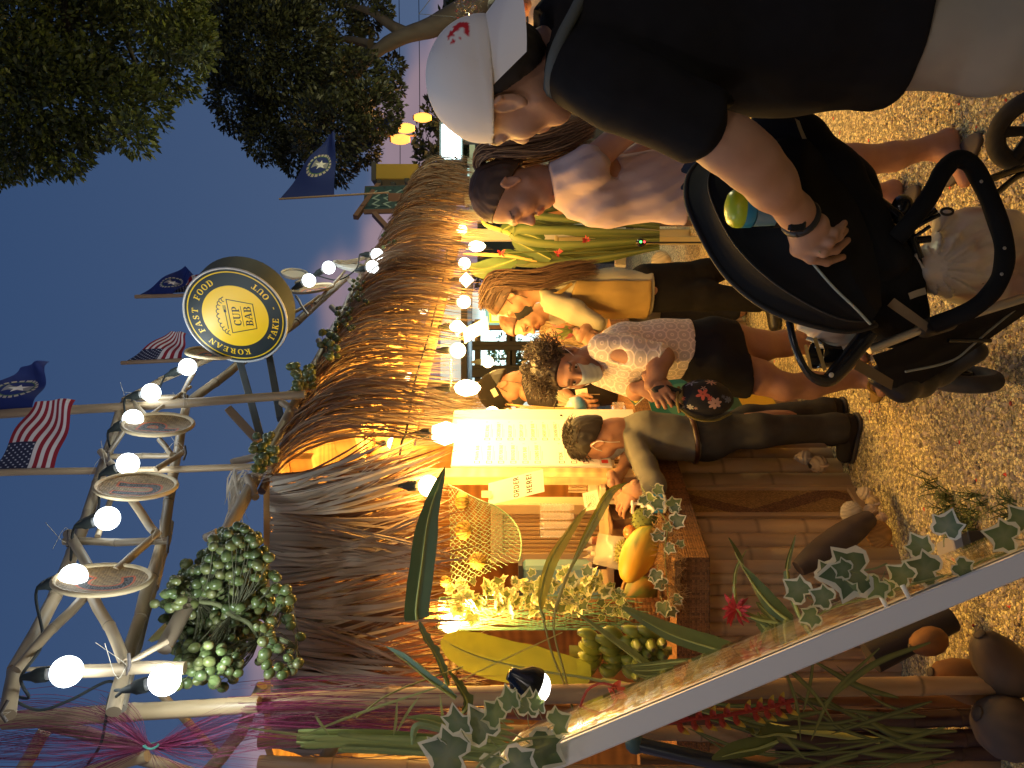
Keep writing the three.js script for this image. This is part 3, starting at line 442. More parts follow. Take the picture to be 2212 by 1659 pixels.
// ---------------------------------------------------------------- counter
const C0 = V(-0.61, 0, -2.7), cnt = (t, y, o = 0) => V(C0.x + DR.x * t + OUT.x * o, y, C0.z + DR.z * t + OUT.z * o);
const counter = thing('counter', 'bamboo counter with a woven brown mat edge at the front of the stall', 'counter', cnt(0.8, 0, -0.4));
{
  const matT = std({ map: rep(weaveCol, 14), bumpMap: rep(weaveBump, 14), bumpScale: 0.004, color: new THREE.Color(0.30, 0.15, 0.055), roughness: 0.7 });
  const P = (t, o) => { const q = cnt(t, 0, o); return [q.x, q.z]; };
  part(counter, 'countertop', slab([P(0, 0), P(2.6, 0), P(2.6, -0.42), P(0.32, -0.42), [-1.5, -3.06], [-1.5, -2.7]], 0.755, 0.872), matT);
  const b0 = cnt(0.126, 0, -0.12), yT = 0.753;
  const strip = (a, nrm, w, h, col) => { const r = w * 0.5, pts = [], d = V(0, 1, 0), nn = 3 + Math.floor(rnd() * 2); const m = new MB(), side = d.clone().cross(nrm); const rows = [];
    const hs = []; for (let k = 0; k <= nn; k++) { const y = h * k / nn; if (k > 0 && k < nn) hs.push([y - 0.012, 1], [y, 1.06], [y + 0.012, 1]); else hs.push([y, 1]); }
    const ph = rnd() * 0.12; for (const [y, f] of hs) { const row = []; for (let s = 0; s <= 6; s++) { const an = (s / 6 - 0.5) * 2.5, p = a.clone().addScaledVector(side, Math.sin(an) / Math.sin(1.25) * r * f).addScaledVector(nrm, (Math.cos(an) - Math.cos(1.25)) * r * 0.85 * f); p.y = Math.max(0, Math.min(h, y + (y > 0 && y < h ? ph : 0))); const k = (f > 1.01 ? 0.6 : 1) * (0.85 + 0.3 * noise3(y * 9, s, w * 999)); row.push(m.v(p, [col[0] * k, col[1] * k, col[2] * k])); } rows.push(row); }
    for (let k = 0; k + 1 < rows.length; k++) for (let s = 0; s < 6; s++) m.q(rows[k][s], rows[k][s + 1], rows[k + 1][s + 1], rows[k + 1][s]);
    return m; };
  const tOf = (iy) => { const s = (829.5 - iy) / F, o = cnt(0, 0, -0.12); return (s * -o.z - o.x) / (DR.x - s * -DR.z); };
  const bc = [0.46, 0.31, 0.17];
  part(counter, 'backing', slab([[b0.x - 0.03, b0.z - 0.03], (() => { const q = cnt(2.55, 0, -0.15); return [q.x, q.z]; })(), (() => { const q = cnt(2.55, 0, -0.2); return [q.x, q.z]; })(), [b0.x - 0.06, b0.z - 0.09], [-1.5, b0.z - 0.09], [-1.5, b0.z - 0.03]], 0, yT - 0.004), std({ color: new THREE.Color(0.08, 0.045, 0.025), roughness: 0.9 }));
  const tp0 = tOf(1118), tp1 = tOf(1058);
  for (let t = 0.126; t < tp0 - 0.02;) { const w = Math.min(rr(0.07, 0.09), tp0 - t); part(counter, 'bamboo_strip', strip(cnt(t + w / 2, 0, -0.122), OUT, w, yT, jit(bc, 0.2)), M.bamboo); t += w; }
  for (let t = tp1 + 0.01; t < 2.5;) { const w = rr(0.085, 0.115); part(counter, 'bamboo_strip', strip(cnt(t + w / 2, 0, -0.122), OUT, w, yT, jit(bc, 0.2)), M.bamboo); t += w; }
  for (let x = b0.x; x > -1.45;) { const w = rr(0.04, 0.052); part(counter, 'bamboo_strip', strip(V(x - w / 2, 0, b0.z), V(0, 0, 1), w, yT, jit(bc, 0.2)), M.bamboo); x -= w; }
  // woven panel with a purple zigzag of checks
  const pan = canvasTex(512, 1024, (g, w, h) => { for (let y = 0; y < 128; y++) for (let x = 0; x < 64; x++) { const k = 0.82 + 0.3 * hash3(x, y, 1), z = Math.abs(((y / 128 * 1.05 + 0.1) % 1) * 2 - 1) * 48 + 6, inb = Math.abs(x - z) < 11 && (x + y) % 2 === 0; g.fillStyle = inb ? `rgb(${84 * k},${26 * k},${52 * k})` : `rgb(${188 * k},${150 * k},${92 * k})`; g.fillRect(x * 8, y * 8, 8, 8); } });
  const a = cnt(tp0, 0, -0.115), b = cnt(tp1, 0, -0.115);
  part(counter, 'woven_panel', new MB().quad(V(a.x, 0.03, a.z), V(b.x, 0.03, b.z), V(b.x, yT - 0.01, b.z), V(a.x, yT - 0.01, a.z), [1, 1, 1]), std({ map: pan, bumpMap: rep(weaveBump, 8, 16), bumpScale: 0.003, roughness: 0.8 }));
  for (const t of [tp0, tp1]) part(counter, 'panel_frame', new MB().box(cnt(t, yT / 2 - 0.002, -0.112), 0.022, yT - 0.006, 0.022, [0.5, 0.34, 0.18], look(OUT)), M.vc);
  part(counter, 'panel_frame', new MB().box(cnt((tp0 + tp1) / 2, 0.02, -0.112), tp1 - tp0 - 0.024, 0.035, 0.022, [0.5, 0.34, 0.18], look(OUT)), M.vc);
}
// post at the stall's front left corner, wrapped in coconut fibre and net
{
  const t = thing('wrapped_post', 'upright post wrapped in brown coconut fibre and green net beside the bananas', 'post', V(-0.845, 0, -2.78));
  const fib = std({ map: rep(weaveCol, 3, 8), bumpMap: rep(weaveBump, 3, 8), bumpScale: 0.004, color: new THREE.Color(0.27, 0.14, 0.06), roughness: 0.9 });
  part(t, 'post', new MB().tube([V(-0.845, 0.874, -2.86), V(-0.85, 1.3, -2.86), V(-0.85, 1.8, -2.86), V(-0.85, 2.27, -2.86)], (u) => 0.05 + 0.006 * Math.sin(u * 17), 18, [1, 1, 1], true, 1), fib);
  const m = new MB(); for (let k = 0; k < 46; k++) { const x0 = rr(-1, 1), pts = []; for (let j = 0; j <= 10; j++) { const u = j / 10, a = x0 * 1.4 + 0.5 * Math.sin(u * 7 + k); pts.push(V(-0.85 + Math.sin(a) * 0.062, lerp(1.72, 0.95 + rr(0, 0.1), u), -2.86 + Math.cos(a) * 0.062)); } m.tube(pts, 0.0012, 3, jit([0.14, 0.3, 0.2], 0.3), false); }
  part(t, 'net', m, M.vc, { kind: 'stuff' });
}
// ---------------------------------------------------------------- bamboo arch above the eave with its letter trays and cool bulbs
reseed(51);
const arch = thing('bamboo_arch', 'bamboo lattice arch above the thatch carrying letter trays and white bulbs', 'arch', ev(1100, 1545));
{
  const bam = [0.27, 0.205, 0.13], P = (name, pts, r, o = 0.03, opt = {}) => { for (let k = 0; k + 1 < pts.length; k++) part(arch, name, bambooPole(ev(pts[k][0], pts[k][1], o), ev(pts[k + 1][0], pts[k + 1][1], o), r * 0.87, { col: bam, bend: 0.009, vary: 0.4, ...opt }), M.bamboo); };
  P('top_chord', [[14, 1546], [32, 1449], [118, 1290], [190, 1110], [262, 880], [284, 858]], 0.0215, 0.03); P('top_chord', [[268, 866], [345, 822], [470, 768], [560, 690]], 0.016, 0.05); P('top_chord', [[640, 612], [735, 570], [806, 552]], 0.014, 0.03);
  P('bottom_chord', [[245, 1538], [268, 1439], [302, 1335], [352, 1168], [364, 1086], [385, 968], [404, 868]], 0.0205, 0.0); P('bottom_chord', [[258, 1530], [292, 1400], [330, 1270], [366, 1130]], 0.019, -0.07, { col: [0.2, 0.17, 0.13] });
  P('bottom_chord', [[402, 872], [520, 783], [640, 697], [750, 598]], 0.023, 0.0, { col: [0.24, 0.19, 0.13] });
  P('strut', [[138, 1169], [366, 1169]], 0.0135, 0.05); P('strut', [[150, 1452], [400, 1441]], 0.019, 0.05); P('strut', [[50, 1446], [150, 1440]], 0.006, 0.05); P('strut', [[233, 986], [385, 983]], 0.012, 0.04); P('strut', [[295, 860], [405, 858]], 0.014, 0.05);
  for (const [a, b, r] of [[[148, 1152], [190, 1225], .017], [[195, 1280], [272, 1432], .017], [[190, 1282], [34, 1446], .015], [[250, 1232], [343, 1150], .014], [[280, 1070], [334, 1150], .016], [[268, 1440], [362, 1384], .009], [[335, 1014], [398, 976], .012], [[216, 976], [250, 1010], .014], [[328, 894], [412, 835], .008], [[288, 871], [316, 900], .012], [[345, 950], [372, 982], .012], [[396, 850], [418, 804], .012], [[210, 1160], [262, 1010], .01], [[236, 980], [292, 895], .01], [[520, 735], [560, 705], .011], [[610, 690], [690, 640], .01], [[680, 655], [745, 585], .009], [[640, 640], [665, 680], .008]]) P('brace', [a, b], r, 0.06);
  for (let k = 0; k < 24; k++) { const q = [[20, 1540], [150, 1160], [360, 1169], [272, 1435], [400, 870], [285, 860], [400, 976], [240, 986]][k % 8]; const p = ev(q[0] + rr(-6, 6), q[1] + rr(-8, 8), 0.07); if (k < 8) { part(arch, 'lashing', new MB().tube([p.clone().add(V(-0.024, 0.004, 0)), p.clone().add(V(0, rr(-0.01, 0.01), 0.012)), p.clone().add(V(0.024, 0, 0))], 0.004, 6, [0.05, 0.04, 0.035]), M.vc); } else part(arch, 'loose_fibre', new MB().tube(curve([p, p.clone().add(V(rr(-0.03, 0.03), rr(0, 0.03), 0.01)), p.clone().add(V(rr(-0.07, 0.07), rr(0.01, 0.07), 0.02))], 6), 0.0007, 4, [0.4, 0.36, 0.28], false), M.vc); }
}
{ // the tall post at the left end, and the loose poles beside it
  const t = thing('bamboo_post', 'thick bamboo post at the left end of the arch', 'post', gnd(1500, 2.02)), c = [0.34, 0.25, 0.14];
  part(t, 'culm', bambooPole(at(10, 1556, 2.0), at(560, 1521, 2.0), 0.024, { col: c, bend: 0.003, step: 0.34 }), M.bamboo);
  part(t, 'culm', bambooPole(at(545, 1520, 2.06), gnd(1480, 2.1, -0.02), 0.027, { col: [0.36, 0.22, 0.11], bend: 0.004, step: 0.36 }), M.bamboo);
  const u = thing('bamboo_poles', 'crossed loose bamboo poles at the left picture edge under the purple netting', 'poles', gnd(1640, 2.1));
  u.name = 'bamboo_trestle'; u.userData = { label: 'crossed bamboo trestle poles at the far left under purple netting', category: 'trestle' };
  for (const [a, b, r, d] of [[[70, 1552], [302, 1616], .018, 2.05], [[40, 1680], [95, 1580], .02, 2.15], [[185, 1670], [318, 1632], .018, 2.1], [[295, 1636], [415, 1672], .018, 2.12], [[430, 1690], [518, 1585], .02, 2.2], [[518, 1585], [566, 1480], .018, 2.2], [[600, 1600], [700, 1590], .02, 2.3], [[700, 1640], [760, 1560], .02, 2.35], [[330, 1480], [480, 1640], .012, 2.25]]) part(u, 'pole', bambooPole(at(a[0], a[1], d), at(b[0], b[1], d), r, { col: c, bend: 0.008 }), M.bamboo);
  for (const [iy, d] of [[1648, 2.3], [1600, 2.35]]) part(u, 'pole', bambooPole(at(560, iy, d), gnd(iy, d, -0.02), 0.024, { col: [0.3, 0.18, 0.09] }), M.bamboo);
  const n = thing('fishing_net', 'purple red fishing net tied in a knot around the bamboo poles', 'net', at(330, 1615, 1.95)), m = new MB(), K = at(326, 1613, 1.96);
  const bundle = (list, cnt_, spread, w = 0.0006) => { for (let k = 0; k < cnt_ * 0.55; k++) { const j = V(rr(-1, 1), rr(-1, 1), rr(-1, 1)), pts = list.map(([p, s]) => p.clone().addScaledVector(j, s * spread)); const cv = curve(pts, 14); m.strip(cv, w, V(rr(-1, 1), rr(-1, 1), rr(-1, 1)).normalize(), () => jit([0.15, 0.012, 0.05], 0.5)); } };
  bundle([[at(-30, 1575, 2), 1], [at(90, 1560, 1.98), 0.9], [at(230, 1580, 1.97), 0.7], [K, 0.06]], 150, 0.075);
  bundle([[at(-30, 1625, 2), 1], [at(120, 1630, 1.98), 0.8], [at(240, 1620, 1.97), 0.5], [K, 0.06]], 120, 0.05);
  bundle([[at(120, 1690, 2), 0.8], [at(230, 1640, 1.97), 0.6], [K, 0.06]], 110, 0.05);
  bundle([[at(225, 1530, 1.95), 0.7], [at(280, 1570, 1.95), 0.5], [K, 0.06], [at(420, 1580, 1.97), 0.7], [at(540, 1535, 1.99), 1]], 160, 0.045);
  bundle([[K, 0.06], [at(430, 1600, 1.97), 0.6], [at(560, 1560, 2.0), 0.9], [at(700, 1540, 2.05), 1.1], [at(960, 1530, 2.1), 1.2]], 170, 0.06);
  bundle([[at(540, 1530, 1.98), 0.8], [at(680, 1530, 2.02), 1], [at(850, 1540, 2.06), 1.1], [at(1060, 1540, 2.1), 1.2]], 190, 0.07, 0.001);
  bundle([[K, 0.1], [at(430, 1650, 1.99), 1.4], [at(600, 1670, 2.05), 1.6]], 90, 0.06, 0.0005);
  part(n, 'netting', m, std({ vertexColors: true, roughness: 0.6 }), { kind: 'stuff' });
  part(n, 'tie', new MB().tube(curve([at(310, 1612, 1.94), at(326, 1618, 1.93), at(342, 1610, 1.95), at(330, 1606, 1.98), at(312, 1612, 1.95)], 12), 0.003, 6, [0.05, 0.2, 0.16]), M.vc);
}
// letter trays: woven discs with black pebble letters edged in orange
const trayCan = (ch, n) => canvasTex(256, 256, (g, w, h) => {
  for (let y = 0; y < 32; y++) for (let x = 0; x < 32; x++) { const k = 0.86 + 0.2 * hash3(x >> (y & 1), y, n) + ((x + y) % 4 < 2 ? 0.05 : -0.04); g.fillStyle = `rgb(${150 * k},${122 * k},${78 * k})`; g.fillRect(x * 8, y * 8, 8, 8); }
  if (!ch) return;
  g.font = 'bold 190px sans-serif'; g.textAlign = 'center'; g.textBaseline = 'middle'; g.lineJoin = 'round'; g.strokeStyle = 'rgb(196,92,48)'; g.lineWidth = 14; g.strokeText(ch, w / 2, h / 2 + 6); g.fillStyle = 'rgb(38,38,40)'; g.fillText(ch, w / 2, h / 2 + 6);
  const im = g.getImageData(0, 0, w, h); for (let k = 0; k < w * h; k++) if (im.data[k * 4] < 60) { const s = hash3(k % w >> 1, (k / w | 0) >> 1, 5); const q = s > 0.72 ? 120 : s > 0.4 ? 46 : 24; im.data[k * 4] = im.data[k * 4 + 1] = im.data[k * 4 + 2] = q; } g.putImageData(im, 0, 0);
});
function tray(label, ch, ix, iy, deg, tilt, r = 0.12, o = 0.09, lean = -0.1) {
  const c = ev(ix, iy, o), a = deg * Math.PI / 180, dx = V(Math.sin(a), 0, -Math.cos(a)), n0 = V(dx.z, 0, -dx.x).multiplyScalar(-1); // face towards the right and front
  const N = n0.clone().addScaledVector(UP, lean).normalize(), X0 = dx, Y0 = N.clone().cross(X0), X = X0.clone().multiplyScalar(Math.cos(tilt)).addScaledVector(Y0, Math.sin(tilt)), Y = N.clone().cross(X);
  const t = thing('letter_tray', label, 'letter sign', c, 'woven trays with letters along the arch'), m = new MB(), C = 28, P = (u, v, d) => c.clone().addScaledVector(X, u * r * 0.93).addScaledVector(Y, v * r).addScaledVector(N, d), W = [1, 1, 1];
  const ids = [m.v(P(0, 0, 0), W, 0.5, 0.5)]; for (const f of [0.5, 0.93]) for (let s = 0; s <= C; s++) { const q = s / C * 2 * Math.PI; ids.push(m.v(P(Math.cos(q) * f, Math.sin(q) * f, f > 0.9 ? 0.012 : 0.002), W, 0.5 + Math.cos(q) * f * 0.5, 0.5 + Math.sin(q) * f * 0.5)); }
  for (let s = 0; s < C; s++) { m.t(0, 1 + s, 2 + s); m.q(1 + s, C + 2 + s, C + 3 + s, 2 + s); }
  part(t, 'woven_face', m, std({ map: trayCan(ch, ix), bumpMap: rep(weaveBump, 4), bumpScale: 0.003, roughness: 0.75 }));
  const ring = []; for (let s = 0; s <= C; s++) { const q = s / C * 2 * Math.PI; ring.push(P(Math.cos(q) * 0.97, Math.sin(q) * 0.97, 0.013)); }
  part(t, 'rim', new MB().tube(ring, 0.007, 8, (u, an, k) => jit([0.5, 0.39, 0.22], 0.1), false), M.vc);
}
tray('woven tray with the letter C, first and largest on the arch', 'C', 222, 1262, 6, 0.22);
tray('woven tray with the letter U beside the C tray', 'U', 295, 1058, 13, 0.16);
tray('woven tray with the letter P next to the flag pole', 'P', 342, 924, 17, 0.1);
tray('woven tray with the letter B half behind the round sign', 'B', 462, 768, 14, 0.05, 0.115);
tray('small woven letter tray right of the round sign under a white bulb', 'B', 676, 628, 20, 0.05, 0.112, 0.05, 0.1);
for (const [k, ix, iy, a] of [[0, 768, 580, 14], [1, 636, 594, 16]]) {
  const t = thing('woven_tray', k ? 'pale plain tray just beyond the round sign' : 'pale plain tray glowing white at the far end of the arch', 'tray', ev(ix, iy, k ? -0.1 : 0.0)), c = ev(ix, iy, k ? -0.1 : 0.0), q = look(V(Math.cos(a * Math.PI / 180), -0.25, Math.sin(a * Math.PI / 180)));
  part(t, 'rim', new MB().tube(Array.from({ length: 25 }, (_, s) => V(Math.cos(s / 12 * Math.PI) * 0.15, Math.sin(s / 12 * Math.PI) * (k ? 0.07 : 0.13), 0.01).applyQuaternion(q).add(c)), 0.007, 6, [0.62, 0.6, 0.52]), M.vc);
  part(t, 'woven_face', new MB().ell(c, V(0.15, k ? 0.07 : 0.13, 0.012), q, 20, [0.62, 0.6, 0.54]), M.vc);
}
// bulbs
const globeGeo = new MB().ell(V(0, -0.017, 0), V(0.035, 0.035, 0.035), null, 22, [1, 1, 1]).geo(), neckGeo = new MB().lathe([[0.012, 0.03], [0.0135, 0.018], [0.02, 0.01]].reverse(), V(), null, 14, [0.7, 0.72, 0.72]).geo(), sockGeo = new MB().lathe([[0.0165, 0.024], [0.0175, 0.028], [0.0165, 0.05], [0.011, 0.06], [0.006, 0.082], [0.0, 0.083]], V(), null, 12, [0.02, 0.028, 0.026]).geo();
const coolGlow = std({ color: 0xffffff, emissive: new THREE.Color(0.86, 0.97, 1), emissiveIntensity: 5, roughness: 0.5 }), warmGlow = std({ color: 0xffffff, emissive: new THREE.Color(1, 0.82, 0.5), emissiveIntensity: 5, roughness: 0.5 });
coolGlow.name = 'bulb_glow_cool'; warmGlow.name = 'bulb_glow_warm';
const COOLC = new THREE.Color(0.86, 0.96, 1), WARMC = new THREE.Color(1, 0.545, 0.115);
function bulbLight(o, col, cd, y = -0.012) { const l = new THREE.PointLight(col, cd, 0, 2); l.position.set(0, y, 0); l.castShadow = true; l.shadow.radius = 1.5; l.name = 'bulb_light'; o.add(l); return l; }
let coolBulb = null;
function coolAt(ix, iy, label, dirUp = V(0, 1, 0), o = 0.1, p = null) {
  const pos = p ?? ev(ix, iy, o), qt = along(dirUp);
  if (!coolBulb) { coolBulb = thing('light_bulb', label, 'light bulb', pos, 'round white bulbs strung along the arch'); put(coolBulb, 'globe', globeGeo, coolGlow, pos); put(coolBulb, 'neck', neckGeo, M.vc, pos); put(coolBulb, 'socket', sockGeo, M.vc, pos); bulbLight(coolBulb, COOLC, COOL); coolBulb.quaternion.copy(qt); return pos; }
  const cb = copyOf(coolBulb, pos, label, qt); if (iy > 1440) cb.children.find((l) => l.isPointLight).intensity = COOL * (iy > 1460 ? 5 : 2); return pos;
}
{
  const L = [[127, 1453, 'white globe bulb beside the thick pale strut at the left post', V(-0.1, 1, 0.1)], [340, 1473, 'white globe bulb hanging lowest beside the fruit cluster', V(-0.25, 1, 0)], [145, 1251, 'white globe bulb overlapping the C tray', V(-0.3, 1, 0)], [220, 1123, 'white globe bulb between the C and U trays', V(-0.25, 1, 0)], [266, 1006, 'white globe bulb above the U tray', V(-0.4, 1, 0)], [278, 910, 'white globe bulb above the P tray', V(-0.5, 1, 0)], [317, 850, 'white globe bulb right of the P tray near the flag pole', V(-0.2, 1, 0)], [397, 796, 'white globe bulb left of the half hidden B tray', V(-0.4, 1, 0)], [661, 609, 'white globe bulb over the small tray right of the round sign', V(-0.5, 1, 0)], [704, 581, 'white globe bulb at the near end of the glowing white tray', V(-0.5, 1, 0)], [808, 550, 'farthest white globe bulb at the end of the arch', V(0, 1, 0)], [798, 578, 'white globe bulb just under the farthest one on the arch', V(-0.2, 1, 0)]];
  const tips = L.map(([ix, iy, lab, d]) => coolAt(ix, iy, lab, d, ix > 480 && ix < 500 ? 0.16 : 0.1).clone().addScaledVector(d.clone().normalize(), 0.082));
  const wire = (name, label, pts, r = 0.0038) => { const t = thing('bulb_cable', label, 'cable', pts[0]); part(t, 'cable', new MB().tube(curve(pts, pts.length * 8), r, 7, [0.012, 0.016, 0.016]), M.vc); };
  const via = (a, b) => { const q = mix(a, b, 0.5); q.y -= 0.02; q.addScaledVector(OUT, -0.04); return q; };
  const chain = [at(20, 1500, 1.92)]; for (const k of [0, 2, 3, 4, 5, 6, 7]) { const prev = chain[chain.length - 1]; chain.push(via(prev, tips[k]), tips[k]); }
  wire('a', 'black cable of the white bulbs along the top of the arch', chain);
  wire('b', 'black cable of the white bulbs at the far end of the arch', [tips[8], via(tips[8], tips[9]), tips[9], via(tips[9], tips[11]), tips[11], tips[10]]);
  wire('c', 'black cable loop hanging between the left post and the lowest bulb', [at(18, 1500, 1.92), at(40, 1518, 1.9), at(85, 1534, 1.9), at(150, 1513, 1.9), at(235, 1472, 1.9), at(250, 1478, 1.9), at(240, 1506, 1.9), tips[1], at(236, 1505, 1.9), at(226, 1570, 1.94), at(214, 1615, 1.96), at(190, 1650, 1.98)]);
}
// ---------------------------------------------------------------- round lightbox sign
{
  const c = at(519, 670, 3.15), n = V(-0.5, 0.02, 0.866).normalize(), q = look(n), R = 0.207, t = thing('round_sign', 'round yellow and black lightbox sign reading CUP BAB', 'sign', c), Lc = (x, y, z) => V(x, y, z).applyQuaternion(q).add(c);
  const face = canvasTex(1024, 1024, (g, w) => {
    const cx = w / 2; const disc = (r, col) => { g.fillStyle = col; g.beginPath(); g.arc(cx, cx, r, 0, 7); g.fill(); };
    disc(520, '#a9b2b4'); disc(500, '#1e282a'); disc(478, '#c9a90f'); disc(466, '#1e282a'); disc(330, '#d9b412');
    g.fillStyle = '#d4b013'; g.textAlign = 'center'; g.textBaseline = 'middle'; g.font = 'bold 84px serif';
    const arcText = (s, a0, a1, r, inv) => { for (let k = 0; k < s.length; k++) { const a = lerp(a0, a1, k / (s.length - 1)) * Math.PI / 180; g.save(); g.translate(cx + Math.sin(a) * r, cx - Math.cos(a) * r); g.rotate(inv ? a + Math.PI : a); g.fillText(s[k], 0, 0); g.restore(); } };
    arcText('KOREAN FAST FOOD', -98, 62, 398, false); arcText('TAKE - OUT', 216, 128, 400, true);
    g.strokeStyle = '#20261e'; g.lineWidth = 9; g.lineJoin = 'round'; g.beginPath(); g.moveTo(330, 452); g.lineTo(696, 452); g.lineTo(646, 706); g.lineTo(380, 706); g.closePath(); g.stroke();
    g.beginPath(); for (let k = 0; k < 11; k++) { const a0 = Math.PI * (1 + k / 11), x = cx + Math.cos(a0 + Math.PI / 22) * 185, y = 440 + Math.sin(a0 + Math.PI / 22) * 90; g.moveTo(x + 24, y); g.arc(x, y, 24, 0, -Math.PI, true); } g.stroke();
    g.lineWidth = 8; g.beginPath(); g.moveTo(372, 418); g.lineTo(560, 418); g.stroke(); g.fillStyle = '#20261e'; g.fillRect(556, 406, 30, 24); for (let k = 0; k < 4; k++) g.fillRect(586, 404 + k * 8, 46, 4);
    g.font = 'bold 104px serif'; g.fillText('CUP', cx, 524); g.fillText('BAB', cx, 642); g.fillRect(402, 576, 220, 6);
  });
  const m = new MB(), ids = [m.v(Lc(0, 0, 0.06), [1, 1, 1], 0.5, 0.5)]; for (let s = 0; s <= 48; s++) { const a = s / 24 * Math.PI; ids.push(m.v(Lc(Math.cos(a) * R, Math.sin(a) * R, 0.06), [1, 1, 1], 0.5 + Math.cos(a) * 0.5, 0.5 + Math.sin(a) * 0.5)); } for (let s = 0; s < 48; s++) m.t(0, 1 + s, 2 + s);
  const fm = std({ map: face, emissive: 0xffffff, emissiveMap: face, emissiveIntensity: 0.3, roughness: 0.3 }); fm.name = 'lit_sign_face'; part(t, 'face', m, fm);
  part(t, 'case', new MB().lathe([[0, -0.07], [R - 0.004, -0.07], [R + 0.002, -0.064], [R + 0.002, 0.058]].map((p) => p), c, q.clone().multiply(new THREE.Quaternion().setFromAxisAngle(V(1, 0, 0), Math.PI / 2)), 48, [0.035, 0.045, 0.048]), M.vc);
  const ring = []; for (let s = 0; s <= 48; s++) { const a = s / 24 * Math.PI; ring.push(Lc(Math.cos(a) * R, Math.sin(a) * R, 0.06)); } part(t, 'rim', new MB().tube(ring, 0.0045, 8, [0.5, 0.52, 0.53], false), M.gloss);
  for (const [a, b] of [[at(514, 766, 3.3), at(566, 955, 2.95)], [at(580, 760, 3.3), at(606, 905, 2.98)]]) part(t, 'bracket_bar', new MB().box(mix(a, b, 0.5), 0.028, 0.028, a.distanceTo(b), [0.045, 0.055, 0.06], look(b.clone().sub(a))), M.vc);
  part(t, 'bracket_brace', new MB().box(mix(at(490, 880, 2.98), at(566, 962, 2.9), 0.5), 0.04, 0.03, 0.2, [0.16, 0.1, 0.055], look(at(566, 962, 2.9).sub(at(490, 880, 2.98)))), M.vc);
}
// ---------------------------------------------------------------- flags
const usTex = canvasTex(380, 200, (g, w, h) => { for (let k = 0; k < 13; k++) { g.fillStyle = k % 2 ? '#d8d4d0' : '#8e1626'; g.fillRect(0, k * h / 13, w, h / 13 + 1); } g.fillStyle = '#1d2340'; g.fillRect(0, 0, w * 0.4, h * 7 / 13); g.fillStyle = '#cfcfd2'; for (let r = 0; r < 9; r++) for (let c = 0; c < (r % 2 ? 5 : 6); c++) { const x = (r % 2 ? 25 : 12.5) + c * 25.3, y = 6 + r * 12; g.beginPath(); for (let k = 0; k < 10; k++) { const a = -Math.PI / 2 + k * Math.PI / 5, q = k % 2 ? 2.3 : 5.6; g.lineTo(x + Math.cos(a) * q, y + Math.sin(a) * q); } g.fill(); } });
const blueTex = canvasTex(320, 200, (g, w, h) => { g.fillStyle = '#10296f'; g.fillRect(0, 0, w, h); g.lineWidth = 13; g.strokeStyle = '#b9b3a4'; g.setLineDash([14, 6]); g.beginPath(); g.ellipse(160, 100, 62, 62, 0, 0, 7); g.stroke(); g.setLineDash([]); g.strokeStyle = '#547a4a'; g.lineWidth = 4; g.beginPath(); g.ellipse(160, 100, 54, 54, 0, 0, 7); g.stroke(); g.fillStyle = '#8d8f94'; g.beginPath(); g.moveTo(140, 148); g.lineTo(146, 82); g.lineTo(134, 62); g.lineTo(186, 62); g.lineTo(174, 82); g.lineTo(180, 148); g.fill(); g.fillStyle = '#e6e6e4'; g.beginPath(); for (let k = 0; k < 10; k++) { const a = -Math.PI / 2 + k * Math.PI / 5, q = k % 2 ? 13 : 32; g.lineTo(160 + Math.cos(a) * q, 106 + Math.sin(a) * q); } g.fill(); });
const flagMat = (t) => phy({ map: t, roughness: 0.8, transmission: 0.1, thickness: 0 });
const usMat = flagMat(usTex), blueMat = flagMat(blueTex);
function flag(label, m, h0, h1, f1, f0, amp, pole, r = 0.011) { // hoist top, hoist bottom, fly bottom, fly top
  const t = thing('flag', label, 'flag', h1, null), g = new MB(), nx = 26, ny = 14, N = f0.clone().sub(h0).cross(h1.clone().sub(h0)).normalize(), ids = [];
  for (let j = 0; j <= ny; j++) for (let i = 0; i <= nx; i++) { const u = i / nx, v = j / ny, p = mix(mix(h0, f0, u), mix(h1, f1, u), v).addScaledVector(N, amp * u ** 0.6 * Math.sin(u * 8.5 + v * 3.4) + amp * 0.3 * u * Math.sin(v * 9 + u * 4)); ids.push(g.v(p, [1, 1, 1], u, 1 - v)); }
  for (let j = 0; j < ny; j++) for (let i = 0; i < nx; i++) { const a = j * (nx + 1) + i; g.q(ids[a], ids[a + nx + 1], ids[a + nx + 2], ids[a + 1]); }
  part(t, 'cloth', g, m);
  if (pole) part(t, 'pole', pole.bamboo ? bambooPole(pole.a, pole.b, r, { col: [0.4, 0.29, 0.17], bend: 0.001, step: 0.5 }) : new MB().tube([pole.a, pole.b], r, 8, [0.36, 0.24, 0.14]), pole.bamboo ? M.bamboo : M.vc);
}
flag('striped flag on a bamboo pole near the U tray', usMat, at(-18, 1020, 2.62), at(116, 1015, 2.62), at(166, 866, 2.72), at(72, 866, 2.72), 0.018, { bamboo: 1, a: at(-90, 1023, 2.62), b: at(556, 1009, 2.62) }, 0.0125);
flag('dark blue flag with white emblem at the top picture edge', blueMat, at(-70, 894, 2.95), at(68, 890, 2.95), at(112, 784, 3.12), at(36, 792, 3.0), 0.034, { bamboo: 1, a: at(-110, 902, 2.95), b: at(660, 853, 2.95) }, 0.018);
flag('small striped flag left above the half hidden B tray', usMat, at(268, 783, 3.5), at(392, 776, 3.5), at(404, 722, 3.55), at(366, 714, 3.55), 0.016, { a: at(262, 784, 3.5), b: at(520, 772, 3.5) }, 0.009);
flag('blue and white flag tip sticking out behind the round sign', blueMat, at(296, 640, 3.9), at(372, 636, 3.9), at(420, 596, 3.95), at(398, 572, 3.95), 0.02, { a: at(292, 641, 3.9), b: at(600, 632, 3.9) }, 0.01);
